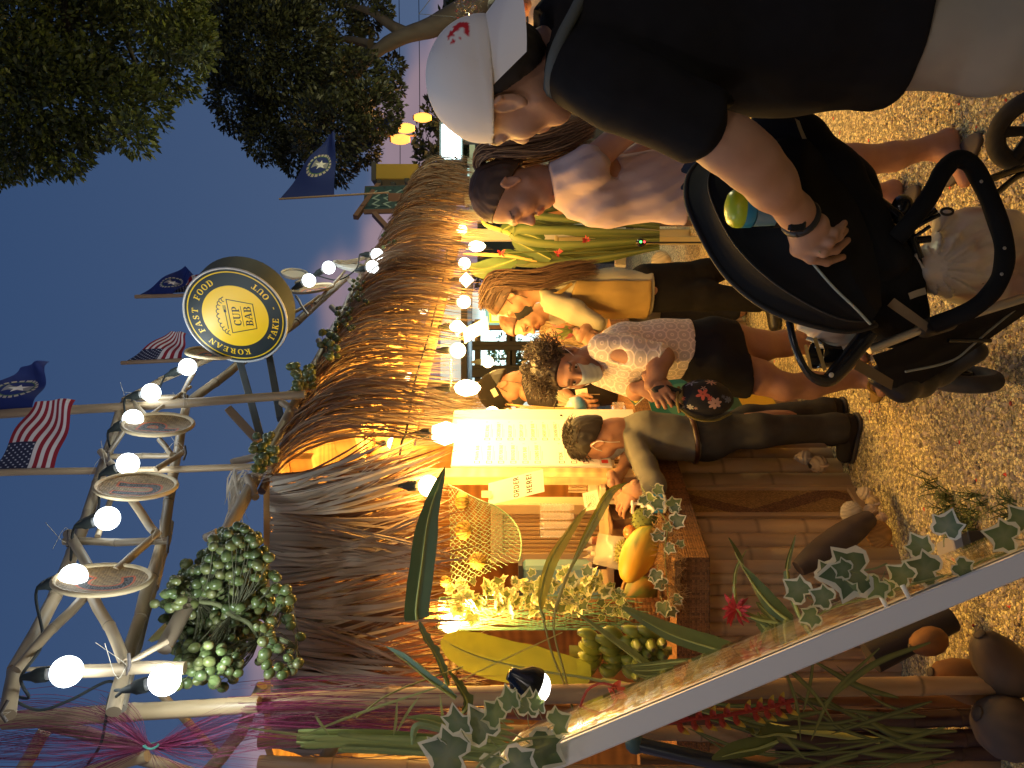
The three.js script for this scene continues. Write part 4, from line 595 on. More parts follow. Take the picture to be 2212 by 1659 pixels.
flag('half hidden striped flag touching the round sign', usMat, at(356, 634, 3.95), at(460, 628, 3.95), at(470, 596, 4.0), at(350, 598, 4.0), 0.014);
flag('large dark blue emblem flag on a thin pole in front of the darker tree', blueMat, at(606, 428, 9), at(722, 421, 9), at(726, 292, 9.4), at(708, 290, 9.4), 0.05, { a: at(603, 430, 9), b: at(840, 416, 9) }, 0.012);
flag('distant blue flag hanging limp above the orange lanterns', blueMat, at(730, 345, 11), at(800, 322, 11), at(852, 262, 11.2), at(838, 246, 11.2), 0.04, { a: at(722, 296, 11), b: at(900, 292, 11) }, 0.015);
// ---------------------------------------------------------------- palm fruit
reseed(57);
const nutGeo = [0, 1, 2].map((v) => new MB().lathe([[0, -0.5], [0.2, -0.46], [0.36, -0.3], [0.43, -0.05], [0.4, 0.18], [0.28, 0.36], [0.12, 0.46], [0.03, 0.52], [0, 0.53]].map(([r, y]) => [r, y]), V(), null, 12, (t, a) => mixc([[0.07, 0.105, 0.03], [0.05, 0.08, 0.025], [0.1, 0.118, 0.034]][v], [0.2, 0.2, 0.09], t < 0.2 ? 0.8 : t > 0.9 ? 0.5 : 0.25 * noise3(a * 2, t * 5, v))).geo());
const nutMat = std({ vertexColors: true, roughness: 0.25 });
function nuts(label, pts, stemFrom, size, group) {
  const t = thing('palm_fruit', label, 'fruit cluster', stemFrom[0], group), tw = new MB(), more = [];
  pts.forEach((p, i) => { p.n = i; });
  for (const p of pts) { const s = size * rr(0.8, 1.15), many = p.n >= 300, q = new THREE.Quaternion().setFromEuler(new THREE.Euler(rr(-1, 1), rr(0, 6), rr(-1, 1))); const ng = nutGeo[Math.floor(rnd() * 3)]; if (many) more.push(ng.clone().applyMatrix4(new THREE.Matrix4().compose(p, q, V(s, s, s)))); else put(t, 'fruit', ng, nutMat, p, q, s); let b = stemFrom[0], bd = 1e9; for (const c of stemFrom) { const d = c.distanceTo(p); if (d < bd) { bd = d; b = c; } } tw.tube(curve([p, mix(p, b, 0.5).add(V(rr(-0.015, 0.015), rr(-0.02, 0.01), rr(-0.01, 0.01))), b], 5), 0.0013, 4, [0.06, 0.06, 0.025], false); }
  for (let k = 0; k + 1 < stemFrom.length; k++) tw.tube(curve([stemFrom[k], mix(stemFrom[k], stemFrom[k + 1], 0.5).add(V(0.01, -0.01, 0)), stemFrom[k + 1]], 6), 0.006, 7, [0.12, 0.13, 0.05]);
  part(t, 'stalk', tw, M.vc); if (more.length) part(t, 'inner_fruit', joined(more), nutMat, { kind: 'stuff' });
}
{
  const pts = [], far = (p) => pts.every((o) => o.distanceTo(p) > 0.0175), blob = (ix, iy, rx, ry, n, d = 2.12) => { for (let k = 0, tries = 0; k < n && tries < n * 30; tries++) { const a = rr(0, 6.28), r = Math.sqrt(rnd()), p = at(ix + Math.cos(a) * r * rx, iy + Math.sin(a) * r * ry, d + rr(-0.07, 0.07)); if (far(p)) { pts.push(p); k++; } } };
  blob(448, 1330, 95, 110, 210); blob(505, 1195, 52, 62, 80, 2.1); blob(450, 1440, 75, 50, 56, 1.98); blob(600, 1400, 55, 80, 26, 2.0); blob(560, 1280, 60, 85, 46, 2.1); blob(380, 1290, 28, 40, 14, 2.04); blob(620, 1295, 22, 22, 6, 2.1);
  blob(470, 1310, 110, 120, 170, 2.2); blob(520, 1230, 70, 90, 60, 2.2); pts.push(at(334, 1304, 2.02), at(384, 1482, 1.95));
  nuts('large hanging cluster of green palm fruit over the left thatch', pts, [at(365, 1320, 2.08), at(430, 1300, 2.07), at(500, 1330, 2.05), at(560, 1380, 2.03), at(640, 1400, 2.0)], 0.0325);
  const row = (label, list, size, o) => { const p2 = []; for (const [ix, iy, rx, ry, n] of list) for (let k = 0; k < n; k++) p2.push(ev(ix + rr(-rx, rx), iy + rr(-ry, ry), o + rr(0, 0.09))); nuts(label, p2, [ev(list[0][0] - 12, list[0][1], o), ev(list[0][0] + 14, list[0][1] - 20, o)], size, 'small green fruit bunches along the eave'); };
  row('bunch of green palm fruit at the corner of the thatch', [[572, 970, 26, 44, 30]], 0.034, 0.06); row('bunch of green palm fruit under the round sign', [[652, 815, 26, 26, 26]], 0.035, 0.05); row('sparse bunch of green palm fruit halfway along the eave', [[712, 745, 20, 30, 20]], 0.034, 0.05);
  row('small green fruit bunch toward the far end of the eave', [[742, 690, 20, 26, 26]], 0.028, 0.05); row('tiny green fruit bunch beside the glowing white tray', [[775, 628, 20, 26, 30]], 0.024, 0.05); row('farthest leafy fruit sprigs at the end of the eave', [[845, 520, 18, 20, 8]], 0.03, 0.03);
  const lf = thing('palm_spathe', 'dry yellow palm spathe sticking out beside the large fruit cluster', 'palm spathe', at(330, 1400, 2.3));
  part(lf, 'blade', new MB().ribbon(curve([at(322, 1384, 2.28), at(350, 1360, 2.28), at(378, 1330, 2.3), at(392, 1300, 2.31)], 10), (t) => 0.026 * Math.sin(Math.PI * clamp(t * 0.9 + 0.1)), V(0.5, 0.3, 0.6), (t, x) => jit([0.38, 0.36, 0.13], 0.1), 0.5, 2), M.leaf);
}
// ---------------------------------------------------------------- warm bulbs under the eave
reseed(61);
{
  let globe = null, dia = null, cone = null;
  const socket = (t, p) => put(t, 'socket', sockGeo, M.vc, p);
  const diaGeo = (() => { const g = new THREE.OctahedronGeometry(0.043, 0); g.computeVertexNormals(); return g; })();
  const coneGeo = new MB().ell(V(0, -0.035, 0), V(0.034, 0.062, 0.034), null, 28, [1, 1, 1], (d) => (1 + 0.06 * Math.sin(Math.atan2(d.z, d.x) * 7 + d.y * 8) * Math.sin(d.y * 14)) * (d.y > 0 ? 1 - 0.35 * d.y : 1)).geo();
  const mk = (kind, ix, iy, label, d, cd = WARM) => {
    const p = d ? at(ix, iy, d) : ev(ix, iy, 0.04);
    if (kind === 'globe') { if (globe) return copyOf(globe, p, label); globe = thing('light_bulb', label, 'light bulb', p, 'warm bulbs under the eave'); put(globe, 'globe', globeGeo, warmGlow, p); socket(globe, p); bulbLight(globe, WARMC, cd); return globe; }
    if (kind === 'diamond') { if (dia) return copyOf(dia, p, label); dia = thing('diamond_lamp', label, 'lamp', p, 'diamond lamps under the eave'); put(dia, 'shade', diaGeo, warmGlow, p); put(dia, 'socket', sockGeo, M.vc, p.clone().add(V(0, 0.012, 0))); bulbLight(dia, WARMC, cd); return dia; }
    if (cone) return copyOf(cone, p, label); cone = thing('pinecone_lamp', label, 'lamp', p, 'pinecone lamps under the eave'); put(cone, 'shade', coneGeo, warmGlow, p); socket(cone, p); bulbLight(cone, WARMC, cd, -0.03); return cone;
  };
  const tops = [];
  for (const a of [['globe', 915, 1050, 'warm round bulb at the stall corner behind the dark strap leaf'], ['globe', 962, 1346, 'warm round bulb left of the hanging ivy', 2.72], ['cone', 985, 838, 'large warm pinecone shaped lamp above the worker in the black cap'], ['globe', 981, 757, 'warm bulb between the pinecone lamp and the hanging white card'], ['diamond', 988, 706, 'warm diamond lamp at the hanging white card'], ['globe', 995, 652, 'warm bulb above the head of the woman in the apron'], ['diamond', 1007, 605, 'warm diamond lamp behind the head of the woman in the apron'], ['globe', 997, 569, 'warm round bulb right of the diamond lamps'], ['cone', 1014, 532, 'farther warm pinecone lamp near the red flower'], ['globe', 992, 496, 'farthest warm bulb half buried in the thatch'], ['globe', 1048, 782, 'small dim warm bulb low under the back thatch', 4.6], ['globe', 1056, 893, 'warm bulb beside the brim of the black cap', 3.75]]) { const o = mk(...a); { const l = o.children.find((q) => q.isPointLight), ix_ = a[1]; l.intensity = WARM * (ix_ === 915 ? 0.55 : ix_ === 962 ? 1.7 : ix_ === 1056 ? 0.4 : a[2] > 800 ? 1.1 : a[2] > 720 ? 1.1 : a[2] > 560 ? 0.55 : 0.9); } tops.push([a, o.position.clone().add(V(0, 0.083, 0))]); }
  // faceted crystal lamps
  for (const [ix, iy, r, lab] of [[962, 936, 0.05, 'big faceted warm crystal lamp above the menu board'], [1010, 936, 0.05, 'lower faceted crystal lamp glowing against the menu board']]) {
    const p = ev(ix, iy, 0.04), t = thing('crystal_lamp', lab, 'lamp', p), g = new THREE.IcosahedronGeometry(r, 0); g.scale(1, 1.15, 1); put(t, 'shade', g, warmGlow, p); if (r > 0.03 && ix < 1000) put(t, 'socket', sockGeo, M.vc, p.clone().add(V(0, 0.035, 0))); bulbLight(t, WARMC, WARM * 0.3, 0);
  }
  const nodes = [at(862, 1000, 2.7), ev(868, 956, 0.05), ev(876, 938, 0.05), ev(891, 847, 0.05), ev(906, 790, 0.05), ev(925, 728, 0.05), ev(945, 652, 0.05), ev(958, 600, 0.05), ev(966, 540, 0.05)];
  const t = thing('bulb_cable', 'black cable of the warm bulbs along the eave', 'cable', nodes[0]); part(t, 'cable', new MB().tube(curve(nodes, 50), 0.0042, 7, [0.015, 0.013, 0.012]), M.vc);
  const drop = (a, b) => part(t, 'drop_wire', new MB().tube(curve([a, mix(a, b, 0.5).add(V(0.004, 0, 0.004)), b], 6), 0.004, 6, [0.015, 0.013, 0.012]), M.vc);
  drop(nodes[2], ev(930, 936, 0.05)); drop(nodes[3], tops[2][1]); drop(ev(915, 757, 0.05), tops[3][1]); drop(nodes[6], tops[5][1]); drop(nodes[7], tops[6][1]);
  let rb = null; for (const [t_, o_, w] of [[1.5, -0.8, 'above the counter'], [2.3, -0.8, 'above the worker'], [3.2, -0.7, 'toward the far end']]) { const p = eave(t_, 2.13, o_), lab = 'bare warm bulb under the roof ' + w; if (rb) { copyOf(rb, p, lab); continue; } rb = thing('roof_bulb', lab, 'light bulb', p, 'bare bulbs under the roof'); put(rb, 'globe', globeGeo, warmGlow, p); socket(rb, p); bulbLight(rb, WARMC, 2.6); }
  // white card and bead string
  const card = thing('hanging_card', 'blank white card hanging below the warm bulbs', 'card', at(1030, 712, 3.7)); part(card, 'paper', new MB().quad(at(1052, 684, 3.72), at(1056, 712, 3.7), at(1004, 742, 3.68), at(1000, 712, 3.7), [0.85, 0.8, 0.7]), M.vc); part(card, 'thread', new MB().tube([at(1002, 726, 3.69), at(960, 730, 3.69)], 0.001, 4, [0.5, 0.45, 0.35]), M.vc);
  const beads = thing('bead_string', 'string of small pale shell beads next to the pinecone lamp', 'bead string', at(975, 800, 3.4)); for (let k = 0; k < 12; k++) part(beads, 'bead', new MB().ell(at(974, 778 + k * 5, 3.45), V(0.0055, 0.0045, 0.005), null, 8, [0.7, 0.62, 0.48]), M.vc);
}
// ---------------------------------------------------------------- menu board, signs, cabinet and goods inside the stall
{
  const menu = canvasTex(640, 1040, (g, w, h) => {
    g.fillStyle = '#e9e2d6'; g.fillRect(0, 0, w, h); const L = ['', 'PRAWN BAB', 'VEGGIE BAB', 'SPICY PORK BAB', 'BULGOGI BAB', 'CHIPS BAB', 'COMBO BAB', '', 'TTEOK', 'CUP GANGJEONG', 'CUP NOODLE', ''], R = ['', '', 'RICE BOWL', 'CHICKEN BAB', 'GALBI CUP', 'CRISPY CUP', 'SHRIMP BAB', 'SHRIMP CURRY', 'SUNSHINE WINGS', 'HOT CHICKEN PLATTER', 'CHICKEN', ''];
    for (const [T, x] of [[L, 30], [R, 340]]) T.forEach((s, k) => { if (!s) return; const y = 90 + k * 80 - (x > 100 ? 20 : 0); g.strokeStyle = '#b03a22'; g.lineWidth = 5; g.strokeRect(x, y - 26, 26, 34); g.fillStyle = '#2a2320'; g.font = 'bold 34px sans-serif'; g.fillText(s, x + 38, y, 200); g.fillStyle = '#b04a2a'; g.font = '20px sans-serif'; g.fillText(String(6 + (k * 3) % 7), x + 252, y - 10); g.fillStyle = '#b7a890'; g.fillRect(x + 38, y + 14, 190, 3); g.fillRect(x + 38, y + 24, 120, 3); });
    g.fillStyle = '#c9c4bb'; g.fillRect(0, h - 70, w, 70); g.fillStyle = '#c43a2c'; g.fillRect(30, h - 58, 44, 44);
  });
  const t = thing('menu_board', 'white menu board with two columns of dishes behind the boy', 'menu board', at(1290, 960, 3.3)), q = (u, y, o = 0) => V(-0.335 + DR.x * u + OUT.x * o, y, -3.14 + DR.z * u + OUT.z * o);
  part(t, 'board', new MB().box(mix(q(0, 1.37, -0.006), q(0.375, 1.37, -0.006), 0.5), 0.375, 0.66, 0.008, [0.7, 0.66, 0.58], look(OUT)), M.vc);
  part(t, 'print', new MB().quad(q(0.004, 1.045), q(0.371, 1.045), q(0.371, 1.695), q(0.004, 1.695), [1, 1, 1]), std({ map: menu, roughness: 0.4 }));
  const wp = thing('display_board', 'plain white panel upright just right of the menu board', 'panel', at(1240, 893, 3.6)); part(wp, 'board', new MB().box(q(0.47, 1.3, -0.06), 0.17, 0.85, 0.02, [0.72, 0.68, 0.58], look(OUT), 0.004), M.vc);
  part(wp, 'screw', new MB().ell(q(0.49, 1.22, -0.047), V(0.006, 0.006, 0.004), look(OUT), 8, [0.05, 0.04, 0.03]), M.vc);
  const ord = canvasTex(256, 600, (g, w, h) => { g.fillStyle = '#efe6d2'; g.fillRect(0, 0, w, h); g.fillStyle = '#2c2520'; g.font = 'bold 84px sans-serif'; g.textAlign = 'center'; g.fillText('ORDER', w / 2, 330, 235); g.fillText('HERE!', w / 2 + 4, 470, 215); });
  const os = thing('paper_sign', 'paper sign reading ORDER HERE! hanging by the post', 'sign', at(1115, 1052, 2.95)); part(os, 'paper', new MB().quad(at(1176, 1062, 2.95), at(1173, 1013, 2.97), at(1055, 1044, 2.97), at(1055, 1092, 2.95), [1, 1, 1]), std({ map: ord, roughness: 0.8 })); part(os, 'tape', new MB().quad(at(1062, 1075, 2.948), at(1062, 1060, 2.948), at(1040, 1060, 2.95), at(1040, 1075, 2.95), [0.6, 0.52, 0.36]), M.vc);
  // beadboard cabinet
  const cb = thing('cabinet', 'cream cabinet with a grooved door in the back of the stall', 'cabinet', at(1330, 1150, 3.95)), cw = [0.62, 0.5, 0.33], A = at(1060, 1090, 3.9), B = at(1340, 1216, 3.9);
  const cx = (A.x + B.x) / 2, w = A.x - B.x, yT = A.y, yB = B.y, h = yT - yB, cy = (yT + yB) / 2;
  part(cb, 'carcass', new MB().box(V(cx, cy, -4.05), w, h, 0.26, cw), M.vc);
  for (const s of [-1, 1]) part(cb, 'stile', new MB().box(V(cx + s * (w / 2 - 0.025), cy, -3.91), 0.05, h, 0.022, cw, null, 0.003), M.vc); for (const s of [-1, 1]) part(cb, 'rail', new MB().box(V(cx, cy + s * (h / 2 - 0.03), -3.911), w - 0.1, 0.06, 0.02, cw, null, 0.003), M.vc);
  const nb = 9, bw = (w - 0.1) / nb; for (let k = 0; k < nb; k++) part(cb, 'beadboard_slat', new MB().box(V(cx - w / 2 + 0.05 + bw * (k + 0.5), cy, -3.917), bw - 0.003, h - 0.12, 0.012, jit([0.58, 0.43, 0.26], 0.06), null, 0.004), M.vc);
  // back shelf
  const sh = thing('back_shelf', 'low cream shelf with sauce bottles behind the counter', 'shelf', V(-0.72, 0.872, -3.4)); part(sh, 'top', new MB().box(V(-0.7, 1.03, -3.42), 0.7, 0.025, 0.34, [0.5, 0.38, 0.22]), M.vc); for (const x of [-1.02, -0.7, -0.38]) part(sh, 'upright', new MB().box(V(x, 0.945, -3.42), 0.02, 0.143, 0.32, [0.45, 0.33, 0.2]), M.vc); part(sh, 'back', new MB().box(V(-0.7, 0.945, -3.58), 0.7, 0.143, 0.015, [0.25, 0.14, 0.07]), M.vc);
  // squeeze bottles
  const bottle = (label, iy, col, cap, hh) => { const p = V((829.5 - iy) / F * 3.32, 1.0435, -3.32), o = thing('sauce_bottle', label, 'bottle', p, 'sauce bottles on the back shelf'); part(o, 'body', new MB().lathe([[0, 0], [0.017, 0], [0.018, 0.004], [0.018, hh], [0.014, hh + 0.008], [0, hh + 0.009]], p, null, 16, col), M.gloss); part(o, 'nozzle', new MB().lathe([[0.014, hh + 0.008], [0.013, hh + 0.018], [0.005, hh + 0.024], [0.002, hh + 0.045], [0, hh + 0.045]], p, null, 12, cap), M.gloss); };
  bottle('reddish brown sauce bottle, nearest the boy on the shelf', 1168, [0.3, 0.1, 0.05], [0.7, 0.6, 0.45], 0.055); bottle('cream sauce bottle beside the reddish brown one', 1188, [0.7, 0.6, 0.42], [0.7, 0.6, 0.42], 0.06); bottle('cream sauce bottle beside the dark brown one', 1205, [0.68, 0.58, 0.4], [0.68, 0.58, 0.4], 0.06); bottle('dark brown sauce bottle with a white nozzle', 1221, [0.07, 0.035, 0.02], [0.75, 0.65, 0.5], 0.055);
  // cup sleeves
  const clear = phy({ color: 0xffffff, roughness: 0.08, transmission: 0.75, thickness: 0, ior: 1.45 });
  for (let k = 0; k < 4; k++) { const iy = 1096 + k * 19, p = at(1240, iy, 3.6), o = thing('cup_stack', ['tall stack of clear plastic cups nearest the paper sign', 'second stack of clear plastic cups', 'third stack of clear plastic cups', 'stack of clear plastic cups nearest the ivy'][k] + ' in front of the cabinet', 'cup stack', p, 'stacks of clear cups'); for (let j = 0; j < 9; j++) part(o, 'cup', new MB().lathe([[0.013, 0], [0.0185, 0.028], [0.0195, 0.029], [0.0195, 0.031]], p.clone().add(V(0, j * 0.016, 0)), null, 14, [0.9, 0.85, 0.75]), clear); }
  const st = thing('stick_bundle', 'bundle of pale wooden stirring sticks beside the post', 'sticks', at(1268, 1052, 3.15)); for (let k = 0; k < 16; k++) { const a = at(1266, 1042 + k * 1.4, 3.15 + rr(-0.02, 0.02)); part(st, 'stick', new MB().box(a.clone().add(V(0, 0.035, 0)), 0.005, 0.075 + rr(-0.004, 0.004), 0.002, jit([0.6, 0.47, 0.28], 0.12), new THREE.Quaternion().setFromEuler(new THREE.Euler(0, rr(0, 3), rr(-0.06, 0.06)))), M.vc); }
  part(st, 'holder', new MB().box(at(1280, 1052, 3.15), 0.05, 0.035, 0.05, [0.6, 0.5, 0.35]), M.vc);
  const stand = thing('white_ledge', 'cream ledge carrying sticks and cards beside the menu board', 'ledge', V(-0.45, 0.872, -3.2)); part(stand, 'top', new MB().box(V(-0.44, 1.085, -3.2), 0.2, 0.02, 0.16, [0.62, 0.52, 0.36], look(OUT)), M.vc); part(stand, 'upright', new MB().box(V(-0.44, 0.973, -3.2), 0.17, 0.204, 0.02, [0.5, 0.4, 0.26], look(OUT)), M.vc);
  const scribble = canvasTex(128, 128, (g, w, h) => { g.fillStyle = '#ded2b4'; g.fillRect(0, 0, w, h); g.strokeStyle = '#6b5b46'; g.lineWidth = 2; for (let k = 0; k < 5; k++) { g.beginPath(); for (let x = 16; x < 112; x += 6) g.lineTo(x, 28 + k * 17 + 6 * Math.sin(x * (0.4 + k * 0.13))); g.stroke(); } });
  const card = (label, a, b, c, d) => { const o = thing('price_card', label, 'card', a, 'small price cards on the counter'); part(o, 'paper', new MB().quad(a, b, c, d, [1, 1, 1]), std({ map: scribble, roughness: 0.8 })); part(o, 'stick', new MB().tube([mix(a, b, 0.5), mix(a, b, 0.5).add(V(0, -0.06, -0.01))], 0.0022, 5, [0.5, 0.36, 0.18]), M.vc); };
  card('cream handwritten card between the sticks and the hand pump', at(1297, 1098, 3.0), at(1290, 1058, 3.0), at(1258, 1066, 3.02), at(1264, 1104, 3.02)); card('cream price card in front of the boy near his mask', at(1330, 1012, 3.35), at(1324, 982, 3.4), at(1295, 986, 3.4), at(1299, 1018, 3.35)); card('cream price card at the hands of the worker', at(1272, 866, 3.85), at(1268, 838, 3.85), at(1242, 842, 3.85), at(1248, 871, 3.85));
  // pump bottle
  { const p = V((829.5 - 1088) / F * 2.9, 0.8725, -2.9), o = thing('pump_bottle', 'white pump bottle with a blue band on the counter edge', 'bottle', p), s = 1.0; part(o, 'body', new MB().lathe([[0, 0], [0.034, 0], [0.036, 0.004], [0.036, 0.012]], p, null, 22, [0.72, 0.7, 0.62]), M.gloss); part(o, 'band', new MB().lathe([[0.0362, 0.012], [0.0365, 0.013], [0.0365, 0.046], [0.0362, 0.047]], p, null, 22, [0.02, 0.2, 0.42]), M.gloss); part(o, 'shoulder', new MB().lathe([[0.036, 0.047], [0.035, 0.055], [0.026, 0.066], [0.014, 0.07], [0.014, 0.08]], p, null, 22, [0.75, 0.72, 0.62]), M.gloss); part(o, 'pump', new MB().lathe([[0.016, 0.08], [0.016, 0.092], [0.006, 0.094], [0.005, 0.118], [0.012, 0.12], [0.012, 0.128], [0, 0.129]], p, null, 14, [0.78, 0.74, 0.62]).box(p.clone().add(V(-0.02, 0.123, 0)), 0.035, 0.008, 0.01, [0.78, 0.74, 0.62]), M.gloss); }
  // papayas, soursop, orange, spiky fruit
  const pap = (label, a, b, r, c0, c1, c2) => { const o = thing('papaya', label, 'papaya', mix(a, b, 0.5)), d = b.clone().sub(a), L = d.length(), q = along(d), seedc = rnd() * 20; part(o, 'fruit', new MB().lathe([[0, 0], [0.16, 0.01], [0.42, 0.05], [0.68, 0.15], [0.9, 0.3], [1, 0.47], [0.98, 0.62], [0.84, 0.78], [0.58, 0.9], [0.28, 0.97], [0.1, 0.995], [0, 1]].map(([x, y]) => [x * r, y * L]), a, q, 30, (t, an) => { const n = fbm(Math.cos(an) * 1.3 + seedc, t * 3, Math.sin(an) * 1.3, 3); let c = mixc(mixc(c0, c1, sstep(0.36, 0.55, n)), c2, sstep(0.48, 0.66, fbm(Math.cos(an) * 2 + 4, t * 4 + seedc, Math.sin(an) * 2, 2))); if (noise3(Math.cos(an) * 9, t * 26, Math.sin(an) * 9 + seedc) > 0.86) c = mixc(c, [0.1, 0.07, 0.02], 0.55); return c; }), std({ vertexColors: true, roughness: 0.52 })); part(o, 'stem', new MB().tube(curve([a.clone().addScaledVector(d, 0.01), a.clone().addScaledVector(d, -0.05), a.clone().addScaledVector(d, -0.09).add(V(-0.01, 0, 0))], 5), 0.007, 8, [0.28, 0.14, 0.05]), M.vc); };
  pap('ripe yellow papaya standing at the corner of the counter', at(1350, 1258, 2.84), at(1408, 1136, 2.88), 0.064, [0.5, 0.27, 0.02], [0.5, 0.38, 0.04], [0.22, 0.24, 0.04]);
  pap('greenish papaya under ivy behind the ripe yellow one', at(1352, 1300, 2.92), at(1412, 1262, 3.0), 0.062, [0.13, 0.17, 0.04], [0.2, 0.21, 0.05], [0.35, 0.2, 0.05]);
  { const c = at(1391, 1122, 2.92), o = thing('soursop', 'green spiky soursop between papaya and pump bottle', 'soursop', c); part(o, 'fruit', new MB().ell(c, V(0.042, 0.05, 0.045), null, 40, (d) => mixc([0.2, 0.22, 0.04], [0.1, 0.13, 0.03], noise3(d.x * 5, d.y * 5, d.z * 5)), (d) => 1 + 0.05 * noise3(d.x * 3, d.y * 3, d.z * 3) - (d.y > 0.8 ? (d.y - 0.8) * 1.2 : 0)), M.vc); const sp = new MB(); for (let k = 0; k < 90; k++) { const y = 1 - 2 * (k + 0.5) / 90, a = k * 2.4, d = V(Math.cos(a) * Math.sqrt(1 - y * y), y, Math.sin(a) * Math.sqrt(1 - y * y)), b = V(c.x + d.x * 0.042, c.y + d.y * 0.049, c.z + d.z * 0.045); sp.tube([b, b.clone().addScaledVector(d, 0.008)], (t) => 0.003 * (1 - t) + 0.0003, 4, [0.09, 0.09, 0.03], false); } part(o, 'spines', sp, M.vc, { kind: 'stuff' }); }
  { const c = at(1362, 1150, 3.0), o = thing('orange', 'small orange fruit tucked behind the papaya', 'orange', c); part(o, 'fruit', new MB().ell(c, V(0.03, 0.029, 0.03), null, 18, [0.55, 0.2, 0.05]), M.gloss); part(o, 'stem', new MB().ell(c.clone().add(V(0, 0.029, 0)), V(0.004, 0.003, 0.004), null, 8, [0.1, 0.12, 0.03]), M.vc); const c2 = at(1352, 1196, 3.02), o2 = thing('spiky_fruit', 'spiky green fruit behind the ripe papaya', 'fruit', c2), sp = new MB(); part(o2, 'flesh', new MB().ell(c2, V(0.05, 0.045, 0.05), null, 18, [0.2, 0.2, 0.05]), M.vc); for (let k = 0; k < 150; k++) { const y = 1 - 2 * (k + 0.5) / 150, a = k * 2.4, d = V(Math.cos(a) * Math.sqrt(1 - y * y), y, Math.sin(a) * Math.sqrt(1 - y * y)), b = V(c2.x + d.x * 0.049, c2.y + d.y * 0.044, c2.z + d.z * 0.049); sp.tube([b, b.clone().addScaledVector(d, 0.012)], (t) => 0.0045 * (1 - t) + 0.0004, 5, [0.26, 0.24, 0.06], false); } part(o2, 'spines', sp, M.vc, { kind: 'stuff' }); }
  { const o = thing('plastic_bag', 'crumpled clear plastic bag between bottles and papaya', 'bag', at(1320, 1190, 3.1)), g = new MB(), n = 14, ids = []; for (let j = 0; j <= n; j++) for (let i = 0; i <= n; i++) { const u = i / n, v = j / n, p = mix(mix(at(1280, 1218, 3.08), at(1292, 1152, 3.1), u), mix(at(1352, 1234, 3.02), at(1350, 1160, 3.04), u), v); p.add(V(0, 0, 0.05 * Math.sin(u * 3.1) * Math.sin(v * 3.1) + 0.022 * (fbm(u * 6, v * 6, 2, 3) - 0.5))); ids.push(g.v(p, [1, 1, 1])); } for (let j = 0; j < n; j++) for (let i = 0; i < n; i++) { const a = j * (n + 1) + i; g.q(ids[a], ids[a + 1], ids[a + n + 2], ids[a + n + 1]); } part(o, 'film', g, phy({ color: new THREE.Color(0.85, 0.8, 0.65), roughness: 0.3, transmission: 0.6, thickness: 0 })); part(o, 'knot', new MB().ell(at(1284, 1196, 3.09), V(0.01, 0.014, 0.01), null, 10, [0.6, 0.55, 0.42], (d) => 1 + 0.3 * noise3(d.x * 4, d.y * 4, d.z * 4)), M.vc); }
  { const o = thing('brown_box', 'open brown carton behind the pump bottle', 'box', at(1380, 1118, 3.2)), q = look(OUT), c = V(-0.56, 0.958, -3.2); part(o, 'side', new MB().box(c, 0.13, 0.17, 0.1, [0.16, 0.08, 0.03], q), M.vc); part(o, 'flap', new MB().box(c.clone().add(V(0, 0.088, 0.05)), 0.12, 0.004, 0.05, [0.24, 0.13, 0.06], q), M.vc); }
  { const c = V(-0.375, 0.9, -3.12), o = thing('serving_tray', 'orange serving basket under the arm of the boy', 'basket', c), q = look(OUT); part(o, 'body', new MB().lathe([[0, 0], [0.07, 0], [0.082, 0.06], [0.085, 0.062], [0.078, 0.058], [0.066, 0.006]], V(c.x, 0.8725, c.z), q, 24, [0.42, 0.13, 0.03]), M.gloss); part(o, 'napkin', new MB().box(V(c.x, 0.945, c.z), 0.07, 0.012, 0.06, [0.7, 0.6, 0.3], new THREE.Quaternion().setFromEuler(new THREE.Euler(0.2, 0.5, 0.3))), M.vc); }
  for (const [k, u, lab] of [[0, 0.98, 'clear food tray of brown snacks left of the worker'], [1, 1.25, 'second clear food tray next to the green flyer']]) { const c = cnt(u, 0.905, -0.2), q = look(OUT), o = thing('food_tray', lab, 'food tray', c, 'food trays on the counter'); part(o, 'lid', new MB().box(c, 0.2, 0.06, 0.14, [0.9, 0.85, 0.75], q), clear); const f = new MB(); for (let j = 0; j < 14; j++) f.ell(c.clone().add(V(rr(-0.06, 0.06), -0.015 + rr(0, 0.012), rr(-0.06, 0.06))), V(rr(0.01, 0.022), 0.01, rr(0.01, 0.02)), null, 8, jit([0.3, 0.12, 0.03], 0.4)); part(o, 'snacks', f, M.gloss, { kind: 'stuff' }); }
  // posters on the counter front
  const teal = canvasTex(128, 256, (g, w, h) => { g.fillStyle = '#0e5b5e'; g.fillRect(0, 0, w, h); g.fillStyle = '#3f7a66'; g.beginPath(); g.ellipse(60, 90, 50, 60, 0.3, 0, 7); g.fill(); g.fillStyle = '#0c4a30'; g.beginPath(); g.ellipse(90, 170, 40, 70, 0.6, 0, 7); g.fill(); g.fillStyle = '#d9a916'; g.fillRect(0, h - 70, w, 70); });
  const fly = canvasTex(256, 384, (g, w, h) => { g.fillStyle = '#1c4a2c'; g.fillRect(0, 0, w, h); g.fillStyle = '#d0a51c'; g.fillRect(20, 24, 216, 70); g.fillStyle = '#1c4a2c'; g.font = 'bold 46px sans-serif'; g.textAlign = 'center'; g.fillText('CUP BAB', 128, 76); g.fillStyle = '#a04a34'; for (let k = 0; k < 60; k++) { g.beginPath(); g.arc(140 + 70 * Math.cos(k * 2.4) * Math.sqrt(k / 60), 230 + 70 * Math.sin(k * 2.4) * Math.sqrt(k / 60), 12, 0, 7); g.fillStyle = `rgb(${150 + k % 7 * 12},${70 + k % 5 * 16},60)`; g.fill(); } g.fillStyle = '#d8b420'; g.beginPath(); g.arc(52, 330, 32, 0, 7); g.fill(); });
